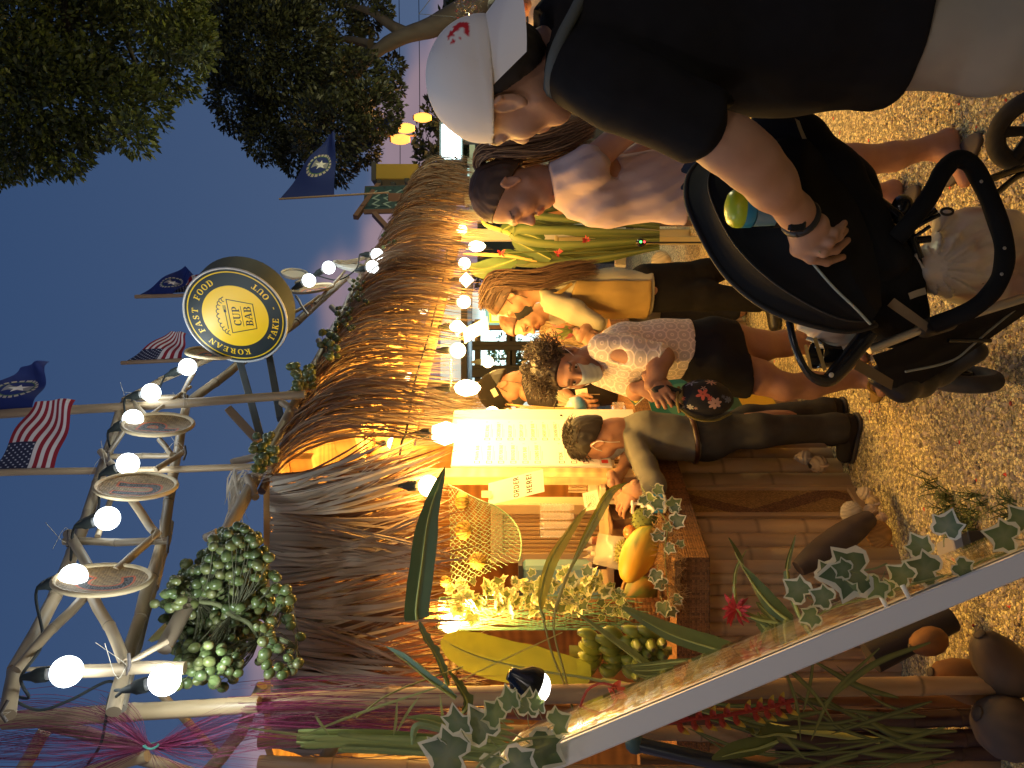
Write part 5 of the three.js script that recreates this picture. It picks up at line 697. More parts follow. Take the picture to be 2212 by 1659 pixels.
  const P2 = (label, name, t0, t1, y0, y1, o, map) => { const p = thing(name, label, 'poster', cnt(t0, y0, o)); part(p, 'sheet', new MB().quad(cnt(t0, y0, o), cnt(t1, y0, o), cnt(t1, y1, o), cnt(t0, y1, o), [1, 1, 1]), std({ map, roughness: 0.5 })); part(p, 'backing', new MB().quad(cnt(t0, y0, o - 0.003), cnt(t0, y1, o - 0.003), cnt(t1, y1, o - 0.003), cnt(t1, y0, o - 0.003), [0.5, 0.45, 0.4]), M.vc); };
  P2('teal and yellow poster hung on the counter behind the floral bag', 'poster', 0.82, 1.35, 0.2, 0.8, 0.014, teal); P2('plain white notice on the counter behind the boy', 'notice', 0.7, 0.84, 0.55, 0.86, 0.02, canvasTex(32, 32, (g) => { g.fillStyle = '#b7ac98'; g.fillRect(0, 0, 32, 32); }));
  const fl = thing('flyer', 'green flyer with a dish photo standing on the counter by the girl', 'flyer', at(1432, 868, 3.35)); part(fl, 'sheet', new MB().quad(at(1372, 876, 3.42), at(1432, 822, 3.45), at(1394, 812, 3.7), at(1332, 836, 3.65), [1, 1, 1], [0, 0, 1, 0, 1, 1, 0, 1].map((v, k) => [0, 1, 0, 0, 1, 0, 1, 1][k])), std({ map: fly, roughness: 0.4 })); part(fl, 'edge', new MB().tube([at(1372, 876, 3.42), at(1432, 822, 3.45)], 0.002, 5, [0.7, 0.68, 0.6]), M.vc);
  const bb = thing('blue_container', 'light blue plastic container behind the hanging ivy', 'container', at(1240, 1250, 3.6)), q2 = at(1175, 1252, 3.6); part(bb, 'body', new MB().box(q2.clone().add(V(0, -0.08, 0)), 0.16, 0.36, 0.16, [0.22, 0.42, 0.52], null, 0.015), M.gloss); part(bb, 'lid', new MB().box(q2.clone().add(V(0, 0.11, 0)), 0.17, 0.02, 0.17, [0.05, 0.06, 0.08]), M.vc);
  const wb = thing('glove_bag', 'blue and white plastic bag in the hands of the worker', 'bag', at(1240, 876, 3.75)); part(wb, 'film', new MB().ell(at(1244, 878, 3.8), V(0.05, 0.055, 0.05), null, 20, (d) => mixc([0.5, 0.5, 0.46], [0.06, 0.2, 0.4], sstep(-0.2, 0.3, -d.y + 0.3 * noise3(d.x * 4, d.y * 4, d.z * 4))), (d) => 1 + 0.25 * (fbm(d.x * 3, d.y * 3, d.z * 3, 3) - 0.5)), M.gloss); { const lf = new MB(); for (let k = 0; k < 12; k++) { const a = at(1240, 872, 3.78), e = at(1205 + rr(-6, 16), 850 + rr(-14, 30), 3.78); lf.ribbon(curve([a, mix(a, e, 0.6).add(V(0, 0.01, 0)), e], 6), (t) => 0.006 * Math.sin(Math.PI * clamp(t + 0.05)), V(1, 0, 0), jit([0.3, 0.36, 0.22], 0.2), 0.3); } part(wb, 'leek_leaves', lf, M.leaf); }
  const gr = thing('dried_grass', 'dry grass stalks standing beside the worker', 'dried grass', at(1190, 885, 3.7)), gm = new MB(); for (let k = 0; k < 26; k++) { const a = at(1240, 886 + rr(-5, 5), 3.7), e = at(1085 + rr(0, 70), 884 + rr(-12, 16), 3.7 + rr(-0.05, 0.05)); gm.ribbon(curve([a, mix(a, e, 0.5).add(V(rr(-0.01, 0.01), 0, 0)), e], 7), (t) => 0.005 * (1 - t * 0.8), V(1, 0, 0.3), jit([0.45, 0.33, 0.13], 0.25), 0.2); } part(gr, 'stalks', gm, M.vc, { kind: 'stuff' });
}
// ---------------------------------------------------------------- ivy, net, bananas, leaves, shells
reseed(71);
const ivyGeo = (() => { // five-lobed leaf, green with a cream margin, stalk end at the origin, tip along +y, face +z
  const out = [[0, 0.12], [0.16, -0.02], [0.36, 0.02], [0.5, 0.2], [0.45, 0.38], [0.54, 0.66], [0.34, 0.66], [0.2, 0.79], [0.0, 1.05], [-0.2, 0.79], [-0.34, 0.66], [-0.54, 0.66], [-0.45, 0.38], [-0.5, 0.2], [-0.36, 0.02], [-0.16, -0.02]];
  const mk = (green, cream, K = 0.8) => { const m = new MB(), n = out.length, c = V(0, 0.4, 0.0), z = (x, y) => 0.16 * Math.abs(x) - 0.12 * (y - 0.4) * (y - 0.4) + 0.03 * Math.sin(x * 14) * Math.sin(y * 9), P = (x, y, f) => { const X = x * f, Y = 0.4 + (y - 0.4) * f; return V(X, Y, z(X, Y)); };
    const ci = m.v(c, mixc(green, cream, 0.18)), inner = out.map(([x, y], k) => m.v(P(x, y, K + 0.06 * ((k * 7) % 3 - 1)), k % 3 ? green : mixc(green, [0.2, 0.26, 0.12], 0.5))), mid = out.map(([x, y], k) => m.v(P(x, y, K + 0.06 * ((k * 7) % 3 - 1)), cream)), rim = out.map(([x, y]) => m.v(P(x, y, 1), cream));
    for (let k = 0; k < n; k++) { const l = (k + 1) % n; m.t(ci, inner[k], inner[l]); m.q(mid[k], rim[k], rim[l], mid[l]); }
    m.tube(curve([V(0, 0.12, 0), V(0, -0.1, -0.03), V(0.05, -0.35, -0.08)], 5), 0.018, 5, [0.3, 0.33, 0.12], false); return m.geo(); };
  return [mk([0.11, 0.17, 0.05], [0.72, 0.7, 0.5]), mk([0.16, 0.23, 0.05], [0.7, 0.66, 0.36]), mk([0.085, 0.135, 0.05], [0.72, 0.7, 0.55]), mk([0.2, 0.26, 0.06], [0.75, 0.7, 0.36], 0.6)];
})();
const ivyMat = phy({ vertexColors: true, roughness: 0.5, transmission: 0.25, thickness: 0 });
function ivy(label, leaves, vine, group) { // leaves: [point, size, facing, tip direction]
  const t = thing('ivy', label, 'ivy', vine[0], group);
  for (const [p, s, n, d, g] of leaves) { const N = n.clone().normalize(), D = d.clone().addScaledVector(N, -d.dot(N)).normalize(); put(t, 'leaf', ivyGeo[g ?? Math.floor(rnd() * 3)], ivyMat, p, basis(D.clone().cross(N), D, N), s); }
  part(t, 'vine', new MB().tube(curve(vine, vine.length * 5), 0.0022, 5, [0.3, 0.33, 0.12]), M.vc); return t;
}
{
  const lv = [], add = (ix, iy, px, d) => lv.push([at(ix, iy, d), px / F * d, V(rr(-0.9, 0.9), rr(-0.1, 1.3), rr(0.2, 1)), V(rr(-1, 1), rr(-1, 0.6), rr(-0.3, 0.3)), rnd() < 0.75 ? 3 : 1]);
  for (let k = 0; k < 150; k++) { const u = rnd(), ix = lerp(985, 1300, u), w = lerp(34, 50, Math.sin(u * 3.1)); add(ix + rr(-6, 6), lerp(1300, 1282, u) + rr(-w, w * 0.75), rr(19, 34), 2.62 + rr(-0.05, 0.06)); }
  ivy('dense variegated ivy garland hanging at the wrapped post', lv, [at(975, 1300, 2.68), at(1060, 1300, 2.66), at(1150, 1290, 2.66), at(1240, 1290, 2.66), at(1310, 1285, 2.68)]);
  const l2 = []; for (const [ix, iy, px] of [[1392, 1066, 34], [1412, 1052, 26], [1410, 1078, 32], [1385, 1090, 24], [1398, 1100, 20], [1442, 1098, 36], [1452, 1090, 22], [1450, 1130, 36], [1440, 1148, 24], [1424, 1170, 30], [1438, 1178, 26], [1420, 1230, 30], [1440, 1265, 34], [1452, 1285, 30], [1430, 1298, 34], [1444, 1312, 30], [1420, 1248, 22], [1465, 1180, 20]]) l2.push([at(ix, iy, 2.66), px / F * 2.66, V(rr(-0.4, 0.4), rr(0, 0.6), 1), V(rr(-1, 1), rr(-1, 0.3), 0.2)]);
  ivy('thin ivy vine trailing along the counter edge below the papaya', l2, [at(1385, 1050, 2.72), at(1412, 1090, 2.68), at(1440, 1130, 2.66), at(1436, 1190, 2.66), at(1440, 1250, 2.66), at(1445, 1310, 2.68)]);
  const l3 = []; for (let k = 0; k < 26; k++) l3.push([at(rr(1296, 1360), rr(1270, 1330), 2.66 + rr(-0.04, 0.04)), rr(12, 22) / F * 2.66, V(rr(-0.6, 0.6), rr(-0.2, 0.7), 1), V(rr(-1, 1), rr(-1, 0.5), 0.1), 1]); ivy('small star leaved ivy sprigs above the green papaya', l3, [at(1300, 1320, 2.7), at(1320, 1300, 2.68), at(1355, 1280, 2.68)]);
}
{ // tan fibre mat runner and raffia on the counter corner
  const t = thing('raffia_runner', 'shaggy raffia runner along the counter edge under the papaya', 'raffia', at(1440, 1230, 2.68)), m = new MB(); for (let k = 0; k < 420; k++) { const u = rnd(), p = mix(at(1432, 1118, 2.69), at(1456, 1296, 2.68), u).add(V(rr(-0.01, 0.01), rr(-0.02, 0.02), rr(0, 0.02))), pts = [p]; let q = p.clone(), d = V(rr(-1, 1), rr(-1, 1), rr(-0.2, 0.5)).normalize(); for (let j = 0; j < 5; j++) { d.add(V(rr(-0.8, 0.8), rr(-0.8, 0.8), rr(-0.4, 0.4))).normalize(); q = q.clone().addScaledVector(d, 0.01); pts.push(q); } m.tube(pts, 0.0009, 3, jit([0.45, 0.27, 0.1], 0.3), false); } part(t, 'fibres', m, M.vc, { kind: 'stuff' });
  part(t, 'batten', new MB().box(mix(at(1462, 1214, 2.68), at(1462, 1310, 2.68), 0.5), 0.17, 0.018, 0.03, [0.32, 0.17, 0.06]), M.vc);
}
{ // draped green net with yellow shells
  const t = thing('green_net', 'pale green fishing net draped under the thatch with yellow shells', 'net', at(1040, 1160, 2.9)), m = new MB(), S = (u, v) => { const p = mix(mix(at(968, 1042, 2.86), at(975, 1275, 2.8), u), mix(at(1062, 1088, 2.92), at(1120, 1205, 2.84), u), v); p.y -= 0.05 * Math.sin(u * 3.1) * v; p.z += 0.05 * Math.sin(u * 5 + v * 3) * v; return p; }, n = 17;
  for (let k = -n; k <= n; k++) for (const s of [1, -1]) { const pts = []; for (let j = 0; j <= 24; j++) { const v = j / 24, u = k / n + s * v * 0.7 + (s < 0 ? 0.35 : 0); if (u >= 0 && u <= 1) pts.push(S(u + 0.008 * Math.sin(j * 3.1 + k), v)); } if (pts.length > 2) m.tube(pts, 0.0011, 3, [0.26, 0.42, 0.24], false); }
  m.tube(Array.from({ length: 20 }, (_, k) => S(k / 19, 1)), 0.003, 5, [0.28, 0.45, 0.24]); m.tube(Array.from({ length: 20 }, (_, k) => S(0.02, k / 19)), 0.0025, 5, [0.3, 0.45, 0.3]); part(t, 'mesh', m, M.vc, { kind: 'stuff' });
  for (const [ix, iy, r, lab] of [[998, 1082, 0.028, 'yellow shell nearest the corner bulb in the green net'], [1002, 1145, 0.03, 'yellow shell in the middle of the green net'], [1032, 1212, 0.028, 'yellow shell low in the green net above the ivy'], [962, 1256, 0.018, 'small yellow shell at the left end of the green net']]) { const c = at(ix, iy, 2.8), o = thing('shell', lab, 'shell', c, 'yellow shells in the green net'), q = new THREE.Quaternion().setFromEuler(new THREE.Euler(rr(0, 3), rr(0, 3), 0)); part(o, 'shell', new MB().ell(c, V(r, r * 0.8, r), q, 36, (d) => mixc([0.5, 0.33, 0.06], [0.2, 0.12, 0.02], sstep(0.3, -0.3, Math.sin(Math.atan2(d.z, d.x) * 14))), (d) => 1 + 0.1 * Math.sin(Math.atan2(d.z, d.x) * 14) * Math.sqrt(Math.max(0, 1 - d.y * d.y)) + 0.2 * noise3(d.x * 3, d.y * 3, d.z * 3)), M.vc); }
}
{ // green bananas
  const t = thing('banana_bunch', 'bunch of green bananas hanging left of the wrapped post', 'bananas', at(1345, 1408, 2.5));
  const ban = (a, b, bow, r) => { const mid = mix(a, b, 0.5).add(bow), m = new MB(), g = jit([0.24, 0.27, 0.05], 0.25); m.tube(curve([a, mix(a, mid, 0.55).addScaledVector(bow, 0.25), mid, mix(mid, b, 0.45).addScaledVector(bow, 0.25), b], 12), (u) => r * Math.pow(Math.sin(Math.PI * clamp(u * 0.86 + 0.09)), 0.55), 8, (u) => u < 0.08 || u > 0.95 ? [0.1, 0.08, 0.03] : g); part(t, 'banana', m, M.gloss); };
  for (let r = 0; r < 4; r++) for (let k = 0; k < 6; k++) { const bx = 1272 + r * 44 + rr(-11, 11), by = 1372 + k * 13 + rr(-8, 8); ban(at(bx + 26, 1408 + (k - 2.5) * 5, 2.52), at(bx - 20 + rr(-12, 8), by + (k - 2.5) * 4, 2.46 - 0.02 * Math.cos(k)), V((2.5 - k) * 0.009, 0.0, 0.03), rr(0.018, 0.0225)); }
  for (let k = 0; k < 12; k++) { const p = at(1380 + (k % 3) * 26 + rr(-4, 4), 1384 + Math.floor(k / 3) * 22, 2.44); ban(p, p.clone().add(V(rr(-0.01, 0.01), rr(0.0, 0.02), 0.07)), V(0, 0.008, 0), 0.0165); }
  part(t, 'stalk', new MB().tube([at(1230, 1408, 2.54), at(1300, 1408, 2.53), at(1450, 1406, 2.53)], (u) => 0.022 - 0.008 * u, 10, [0.2, 0.2, 0.06]), M.vc);
}
// broad leaves
function leaf(t, pts, d, hw, col, opt = {}) { // centre line in measured units, from the stalk to the tip
  const P3 = pts.map(([ix, iy, dd = 0]) => at(ix, iy, d + dd)), cv = curve(P3, opt.n ?? 22), w = hw / F * d, sd = opt.side ?? V(1, 0, 0), shape = opt.shape ?? ((u) => Math.pow(Math.sin(Math.PI * clamp(u * 0.92 + 0.06)), 0.7));
  const len = cv.length - 1; part(t, opt.name ?? 'leaf', new MB().ribbon(cv, (u) => w * shape(u) * (1 + (opt.ragged ?? 0.03) * Math.sin(u * 37 + hw) * Math.sin(u * 11)), sd, (u, x) => { const vein = Math.abs(x) < 0.12 ? 0.7 : 0, k = 0.88 + 0.2 * noise3(u * 60, x * 3, hw) + 0.1 * noise3(u * 6, x * 2, 4); return mixc([col[0] * k, col[1] * k, col[2] * k], [0.4, 0.42, 0.13], vein * (opt.vein ?? 0.5)); }, opt.fold ?? 0.25, opt.across ?? 4), opt.m ?? M.leaf);
  if (opt.stem !== false) part(t, 'midrib', new MB().tube(cv.slice(0, Math.max(2, Math.floor(len * 0.92))).map((p) => p.clone().add(V(0, 0.001, 0.003))), (u) => lerp(0.0042, 0.001, u) * (opt.rib ?? 1), 6, opt.ribCol ?? [0.34, 0.36, 0.1]), M.vc);
}
const lump = phy({ vertexColors: true, roughness: 0.42, transmission: 0.55, thickness: 0 });
{
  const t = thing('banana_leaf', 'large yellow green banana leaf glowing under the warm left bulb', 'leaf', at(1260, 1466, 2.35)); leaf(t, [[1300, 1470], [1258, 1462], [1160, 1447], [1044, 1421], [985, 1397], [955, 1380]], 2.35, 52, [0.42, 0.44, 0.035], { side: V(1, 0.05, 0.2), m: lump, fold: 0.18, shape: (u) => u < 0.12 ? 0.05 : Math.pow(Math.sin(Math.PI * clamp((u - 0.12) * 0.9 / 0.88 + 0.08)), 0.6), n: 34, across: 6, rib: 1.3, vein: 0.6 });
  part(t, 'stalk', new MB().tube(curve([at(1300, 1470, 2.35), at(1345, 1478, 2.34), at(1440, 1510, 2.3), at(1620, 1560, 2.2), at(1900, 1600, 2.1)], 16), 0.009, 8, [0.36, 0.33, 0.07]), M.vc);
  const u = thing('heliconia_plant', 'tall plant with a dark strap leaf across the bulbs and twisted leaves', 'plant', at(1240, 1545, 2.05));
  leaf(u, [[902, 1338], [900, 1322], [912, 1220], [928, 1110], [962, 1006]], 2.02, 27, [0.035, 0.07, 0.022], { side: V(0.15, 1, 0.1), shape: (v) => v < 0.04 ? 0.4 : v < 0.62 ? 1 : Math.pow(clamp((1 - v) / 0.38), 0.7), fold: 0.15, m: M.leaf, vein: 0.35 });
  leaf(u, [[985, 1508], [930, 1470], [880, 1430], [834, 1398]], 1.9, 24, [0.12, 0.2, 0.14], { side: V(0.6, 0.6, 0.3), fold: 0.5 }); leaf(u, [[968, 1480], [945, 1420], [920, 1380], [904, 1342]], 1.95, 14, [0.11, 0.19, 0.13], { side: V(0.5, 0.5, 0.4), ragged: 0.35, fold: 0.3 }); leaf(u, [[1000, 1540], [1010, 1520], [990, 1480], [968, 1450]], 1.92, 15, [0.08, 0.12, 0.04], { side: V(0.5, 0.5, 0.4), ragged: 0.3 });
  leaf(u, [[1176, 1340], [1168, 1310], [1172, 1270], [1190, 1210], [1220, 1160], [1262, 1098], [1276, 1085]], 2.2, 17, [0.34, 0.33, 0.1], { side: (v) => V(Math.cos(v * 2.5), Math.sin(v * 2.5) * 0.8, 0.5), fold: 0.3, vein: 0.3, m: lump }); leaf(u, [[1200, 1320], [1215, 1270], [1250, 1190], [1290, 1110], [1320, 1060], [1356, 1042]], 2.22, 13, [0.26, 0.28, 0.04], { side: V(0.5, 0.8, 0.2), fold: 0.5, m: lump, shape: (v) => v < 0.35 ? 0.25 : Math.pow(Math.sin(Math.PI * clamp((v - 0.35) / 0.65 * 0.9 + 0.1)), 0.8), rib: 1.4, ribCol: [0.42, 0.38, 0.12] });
  for (const pts of [[[1174, 1338], [1192, 1410], [1220, 1480], [1244, 1548]], [[1200, 1318], [1196, 1360], [1218, 1450], [1240, 1545]], [[1000, 1545], [1080, 1600], [1180, 1640]], [[985, 1508], [1020, 1560], [1100, 1640]]]) part(u, 'stem', new MB().tube(curve(pts.map(([a, b]) => at(a, b, 2.1)), 10), 0.0028, 6, [0.3, 0.27, 0.07]), M.vc);
  part(u, 'stem', new MB().tube(curve([at(1095, 1463, 2.0), at(1000, 1440, 1.96), at(840, 1500, 1.85), at(770, 1550, 1.8)].slice(1), 8), 0.0022, 5, [0.28, 0.3, 0.1]), M.vc); part(u, 'stem', new MB().tube([at(1215, 1366, 2.05), at(1105, 1417, 2.05), at(985, 1474, 2.05)], 0.0016, 5, [0.45, 0.38, 0.08]), M.vc);
  const w = thing('palm_seedling', 'spray of palm blades rising behind the white board edge', 'palm', at(1640, 1480, 1.9)), g1 = [0.1, 0.13, 0.03];
  leaf(w, [[1640, 1432], [1560, 1406], [1450, 1370], [1346, 1313]], 1.9, 27, g1, { fold: 0.3, side: V(1, 0.4, 0.3), across: 5, vein: 0.2 }); leaf(w, [[1460, 1480], [1400, 1440], [1320, 1382], [1243, 1322]], 1.95, 12, [0.14, 0.16, 0.04], { fold: 0.6, side: V(1, 0.5, 0.3) }); for (let k = 0; k < 6; k++) leaf(w, [[1560, 1432 + k * 4], [1480, 1428 + k * 6], [1400, 1436 + k * 6], [1340 + k * 6, 1440 + k * 3]], 1.92 + 0.01 * (k % 2), 6, [0.1 + 0.015 * (k % 2), 0.12, 0.025], { fold: 0.7, side: V(1, 0.1, 0.4), across: 1 });
  leaf(w, [[1720, 1350], [1668, 1312], [1610, 1235], [1573, 1162]], 1.8, 24, [0.06, 0.09, 0.025], { fold: 0.35, side: V(1, 0.6, 0.2), across: 5, vein: 0.15 }); leaf(w, [[1600, 1330], [1588, 1290], [1590, 1230], [1612, 1188]], 1.85, 5, [0.2, 0.2, 0.05], { fold: 0.4 }); leaf(w, [[1735, 1350], [1712, 1290], [1700, 1230], [1718, 1155]], 1.75, 8, [0.13, 0.16, 0.04], { fold: 0.5 }); leaf(w, [[1680, 1345], [1640, 1338], [1600, 1322], [1575, 1300]], 1.85, 7, [0.16, 0.16, 0.03], { fold: 0.4 });
  for (let k = 0; k < 12; k++) { const b = rr(1640, 1800), c = rr(1300, 1345); leaf(w, [[b + 40, c + 60], [b, c + 20], [b - rr(10, 40), c - rr(0, 20)]], 1.9, rr(7, 13), jit([0.14, 0.15, 0.03], 0.3), { fold: 0.3, ragged: 0.2 }); }
  const fl = (label, ix, iy, r, d, n, col) => { const o = thing('red_flower', label, 'flower', at(ix, iy, d)); for (let k = 0; k < n; k++) { const a = at(ix, iy, d), dir = V(rr(-1, 1), rr(-1, 1), rr(-0.2, 1)).normalize(), L = r * rr(0.7, 1.1); part(o, 'petal', new MB().ribbon(curve([a, a.clone().addScaledVector(dir, L * 0.6).add(V(0, 0.003, 0)), a.clone().addScaledVector(dir, L)], 6), (u) => L * 0.12 * Math.sin(Math.PI * clamp(u * 0.9 + 0.08)), V(dir.y, -dir.x, 0.3), jit(col, 0.25), 0.4), M.leafMatt); } part(o, 'stem', new MB().tube(curve([at(ix, iy, d), at(ix + 40, iy + 20, d), at(ix + 120, iy + 60, d)], 6), 0.004, 6, [0.1, 0.13, 0.04]), M.vc); };
  fl('red ginger flower in front of the bamboo counter side', 1592, 1318, 0.045, 1.85, 26, [0.4, 0.03, 0.03]);
}
{ // hanging heliconia with red and yellow bracts under the white board
  const t = thing('heliconia_flower', 'hanging red heliconia with yellow tips below the white board', 'flower', at(1560, 1545, 1.6)), R = [[1440, 1562], [1500, 1552], [1560, 1546], [1620, 1535], [1670, 1525], [1715, 1512]], cv = curve(R.map(([a, b]) => at(a, b, 1.6)), 20); part(t, 'rachis', new MB().tube(cv, 0.0045, 7, [0.35, 0.03, 0.015]), M.vc);
  for (let k = 0; k < 18; k++) { const p = cv[Math.min(20, 1 + Math.floor(k * 1.1))], s = k % 2 ? 1 : -1, e = p.clone().add(V(s * -0.026, -0.018 + (s < 0 ? 0.02 : 0), 0.006)), mid = mix(p, e, 0.5).add(V(0, 0.008, 0.004)); part(t, 'bract', new MB().ribbon(curve([p, mid, e], 8), (u) => 0.0085 * Math.pow(Math.sin(Math.PI * clamp(u * 0.85 + 0.12)), 0.7), V(0.3, 1, 0.2), (u) => u > 0.72 ? [0.55, 0.36, 0.03] : jit([0.4, 0.035, 0.015], 0.15), 0.55, 2), M.leafMatt); }
  const r2 = curve([at(1320, 1400, 1.7), at(1330, 1470, 1.7), at(1360, 1488, 1.7), at(1420, 1494, 1.7)], 12), u = thing('heliconia_flower', 'short red flower spike just above the white board', 'flower', r2[0]); part(u, 'rachis', new MB().tube(curve([at(1250, 1535, 1.7), at(1270, 1490, 1.7), at(1300, 1476, 1.7), at(1350, 1490, 1.7)], 10), 0.003, 6, [0.3, 0.04, 0.02]), M.vc); for (const [ix, iy] of [[1342, 1470], [1318, 1498], [1352, 1486], [1330, 1486]]) part(u, 'bract', new MB().ribbon(curve([at(1325, 1486, 1.7), at((ix + 1325) / 2, (iy + 1486) / 2 - 3, 1.69), at(ix, iy, 1.69)], 6), (v) => 0.01 * Math.sin(Math.PI * clamp(v * 0.9 + 0.1)), V(0.5, 1, 0.2), [0.42, 0.06, 0.02], 0.5), M.leafMatt);
}
{ // bundle of cut stalks and reeds at the left edge
  const t = thing('reed_bundle', 'bundle of cut green leaf stalks leaning at the left edge', 'plant', at(950, 1610, 1.75));
  for (let k = 0; k < 22; k++) { const a = rr(1585, 1622), e = rr(636, 680) + (k > 15 ? 90 : 0); leaf(t, [[1100, a + 30], [960, a + 12], [800, a + rr(-4, 6)], [e, a + rr(-8, 8)]], 1.75 + rr(-0.04, 0.04), rr(4, 10), jit([0.2, 0.26, 0.07], 0.25), { fold: rr(0.2, 0.7), shape: (u) => u > 0.97 ? 0.8 : 1, stem: false, across: 1, name: 'stalk', m: M.leafMatt }); }
  for (const [a, b, c] of [[[514, 1570], [650, 1588], [860, 1600]], [[650, 1590], [780, 1540], [960, 1480]], [[680, 1545], [690, 1560], [712, 1590]], [[858, 1512], [855, 1560], [850, 1590]], [[905, 1505], [880, 1540], [858, 1580]], [[950, 1500], [960, 1560], [980, 1590]]]) leaf(t, [c, b, a], 1.72, 3.4, [0.3, 0.36, 0.12], { fold: 0.3, stem: false, across: 1, name: 'blade' });
  leaf(t, [[985, 1590], [900, 1570], [890, 1610], [888, 1622]].slice(0, 3), 1.7, 9, [0.2, 0.28, 0.12], { fold: 0.4, stem: false }); leaf(t, [[1060, 1600], [990, 1575], [930, 1555], [880, 1550]], 1.7, 12, [0.16, 0.22, 0.05], { fold: 0.3 }); for (let k = 0; k < 7; k++) leaf(t, [[1110, 1560 + k * 14], [1040, 1552 + k * 12], [960 - k * 6, 1548 + k * 15]], 1.72, rr(6, 10), jit([0.18, 0.22, 0.05], 0.3), { fold: 0.4, stem: false });
}
// ---------------------------------------------------------------- white sign board seen along its edge, with ivy
{
  const P0 = at(1040, 1676, 1.25), P1 = at(2700, 990, 1.25), W = at(1010, 1630, 1.75).sub(P0), dn = P1.clone().sub(P0).normalize(), w = W.clone().addScaledVector(dn, -W.dot(dn)), n = w.clone().cross(dn).normalize(); if (n.y < 0) n.negate();
  const t = thing('sign_board', 'slanting white sign board seen edge on at the lower left', 'sign board', P0.clone()), th = 0.035;
  const L = P0.distanceTo(P1), C = (a, b, c) => P0.clone().addScaledVector(dn, a).addScaledVector(w.clone().normalize(), b).addScaledVector(n, c), wl = w.length(), q = basis(dn, n, dn.clone().cross(n));
  const wht = std({ color: new THREE.Color(0.84, 0.82, 0.8), roughness: 0.55 });
  part(t, 'panel', new MB().box(C(L / 2, wl / 2, -th / 2), L, th, wl, [0.8, 0.8, 0.8], basis(dn, n, dn.clone().cross(n)), 0.002), wht);
  const pic = canvasTex(1024, 512, (g, W_, H_) => { g.fillStyle = '#cfc8ba'; g.fillRect(0, 0, W_, H_); reseed(5); for (let k = 0; k < 900; k++) { const c = [[140, 86, 26], [196, 170, 96], [120, 36, 24], [70, 46, 22], [216, 196, 150], [170, 120, 40]][Math.floor(rnd() * 6)]; g.fillStyle = `rgb(${c})`; g.beginPath(); g.ellipse(rnd() * W_, 40 + rnd() * (H_ - 80), rr(6, 36), rr(4, 18), rr(0, 3), 0, 7); g.fill(); } });
  part(t, 'print', new MB().quad(C(0.02, 0.025, 0.002), C(L, 0.025, 0.002), C(L, wl - 0.02, 0.002), C(0.02, wl - 0.02, 0.002), [1, 1, 1], [0, 0, L * 1.6, 0, L * 1.6, 1, 0, 1]), std({ map: pic, roughness: 0.35 }));
  part(t, 'acrylic_sheet', new MB().box(C(L / 2, wl / 2, 0.007), L - 0.05, 0.003, wl - 0.03, [1, 1, 1], basis(dn, n, dn.clone().cross(n)), 0.0008), phy({ color: 0xffffff, roughness: 0.03, transmission: 1, thickness: 0, ior: 1.12 }));
  for (const a of [0.13, 0.72, 0.76, 1.12]) part(t, 'standoff', new MB().tube([C(a, 0.02, 0), C(a, 0.02, 0.022)], 0.004, 10, [0.8, 0.78, 0.7]), M.gloss);
  part(t, 'leg', new MB().box(at(1620, 1700, 1.5), 0.04, 2.2, 0.04, [0.6, 0.58, 0.56]), wht);
  reseed(77);
  const big = (label, list, vine, d) => ivy(label, list.map(([ix, iy, px, nx, ny, dx, dy, g]) => [at(ix, iy, d + rr(-0.03, 0.03)), px / F * d, V(nx, ny, 1), V(dx, dy, 0.1), g]), vine.map(([a, b]) => at(a, b, d)), 'ivy vines along the white sign board');
  big('large ivy leaves around the lamp at the top of the white board', [[1010, 1640, 110, 0.1, 0.1, 0.25, 0.95, 2], [1000, 1585, 70, -0.3, 0.5, 0.9, 0.3, 0], [1060, 1598, 86, 0.2, 0.3, 0.7, 0.6, 2], [1085, 1560, 62, 0.3, 0.6, 0.6, 0.9, 1], [1110, 1535, 56, 0.1, 0.7, 0.8, 0.6, 1], [1140, 1548, 60, 0.3, 0.5, 0.9, 0.1, 0], [1135, 1600, 104, 0.0, -0.1, -0.5, -0.8, 2], [1190, 1570, 62, 0.1, 0.8, 0.5, -0.8, 1], [1165, 1540, 48, -0.1, 0.9, 0.9, 0.3, 1], [1085, 1640, 90, 0.2, 0.2, -0.3, -0.9, 2], [1040, 1665, 80, 0, 0.2, 0.2, -0.9, 0], [960, 1620, 46, -0.3, 0.3, 0.5, 0.9, 0], [1120, 1518, 40, 0, 0.6, 0.6, 0.9, 0]], [[1000, 1690], [1060, 1630], [1120, 1600], [1200, 1590]], 1.2);
  big('broad ivy leaves on the white board in front of the driftwood', [[1745, 1290, 60, 0.2, 0.4, 0.6, 0.9, 0], [1785, 1262, 66, 0, 0.3, 0.9, -0.35, 2], [1840, 1235, 44, 0.2, 0.2, 0.3, 0.9, 0], [1880, 1230, 112, 0.1, 0.1, -0.15, 1.0, 2], [1905, 1250, 54, 0.4, 0.2, -0.6, 0.5, 1], [1970, 1255, 60, -0.2, 0.3, 0.4, 0.8, 0], [2030, 1240, 76, 0.1, 0.2, 0.3, 0.9, 2], [2000, 1200, 56, 0.2, 0.5, 0.7, 0.5, 0], [2040, 1160, 62, 0, 0.9, 0.9, -0.2, 2], [1800, 1300, 52, 0.3, 0.4, 0.4, 0.8, 0], [1770, 1325, 46, 0.1, 0.3, -0.4, 0.9, 1], [1840, 1290, 44, -0.2, 0.4, 0.8, 0.4, 1], [1935, 1275, 40, 0.2, 0.4, 0.2, 0.9, 1], [2060, 1215, 48, 0.3, 0.2, -0.5, -0.7, 0]], [[1730, 1350], [1800, 1312], [1880, 1290], [1960, 1265], [2060, 1238], [2150, 1200], [2230, 1175]], 1.3);
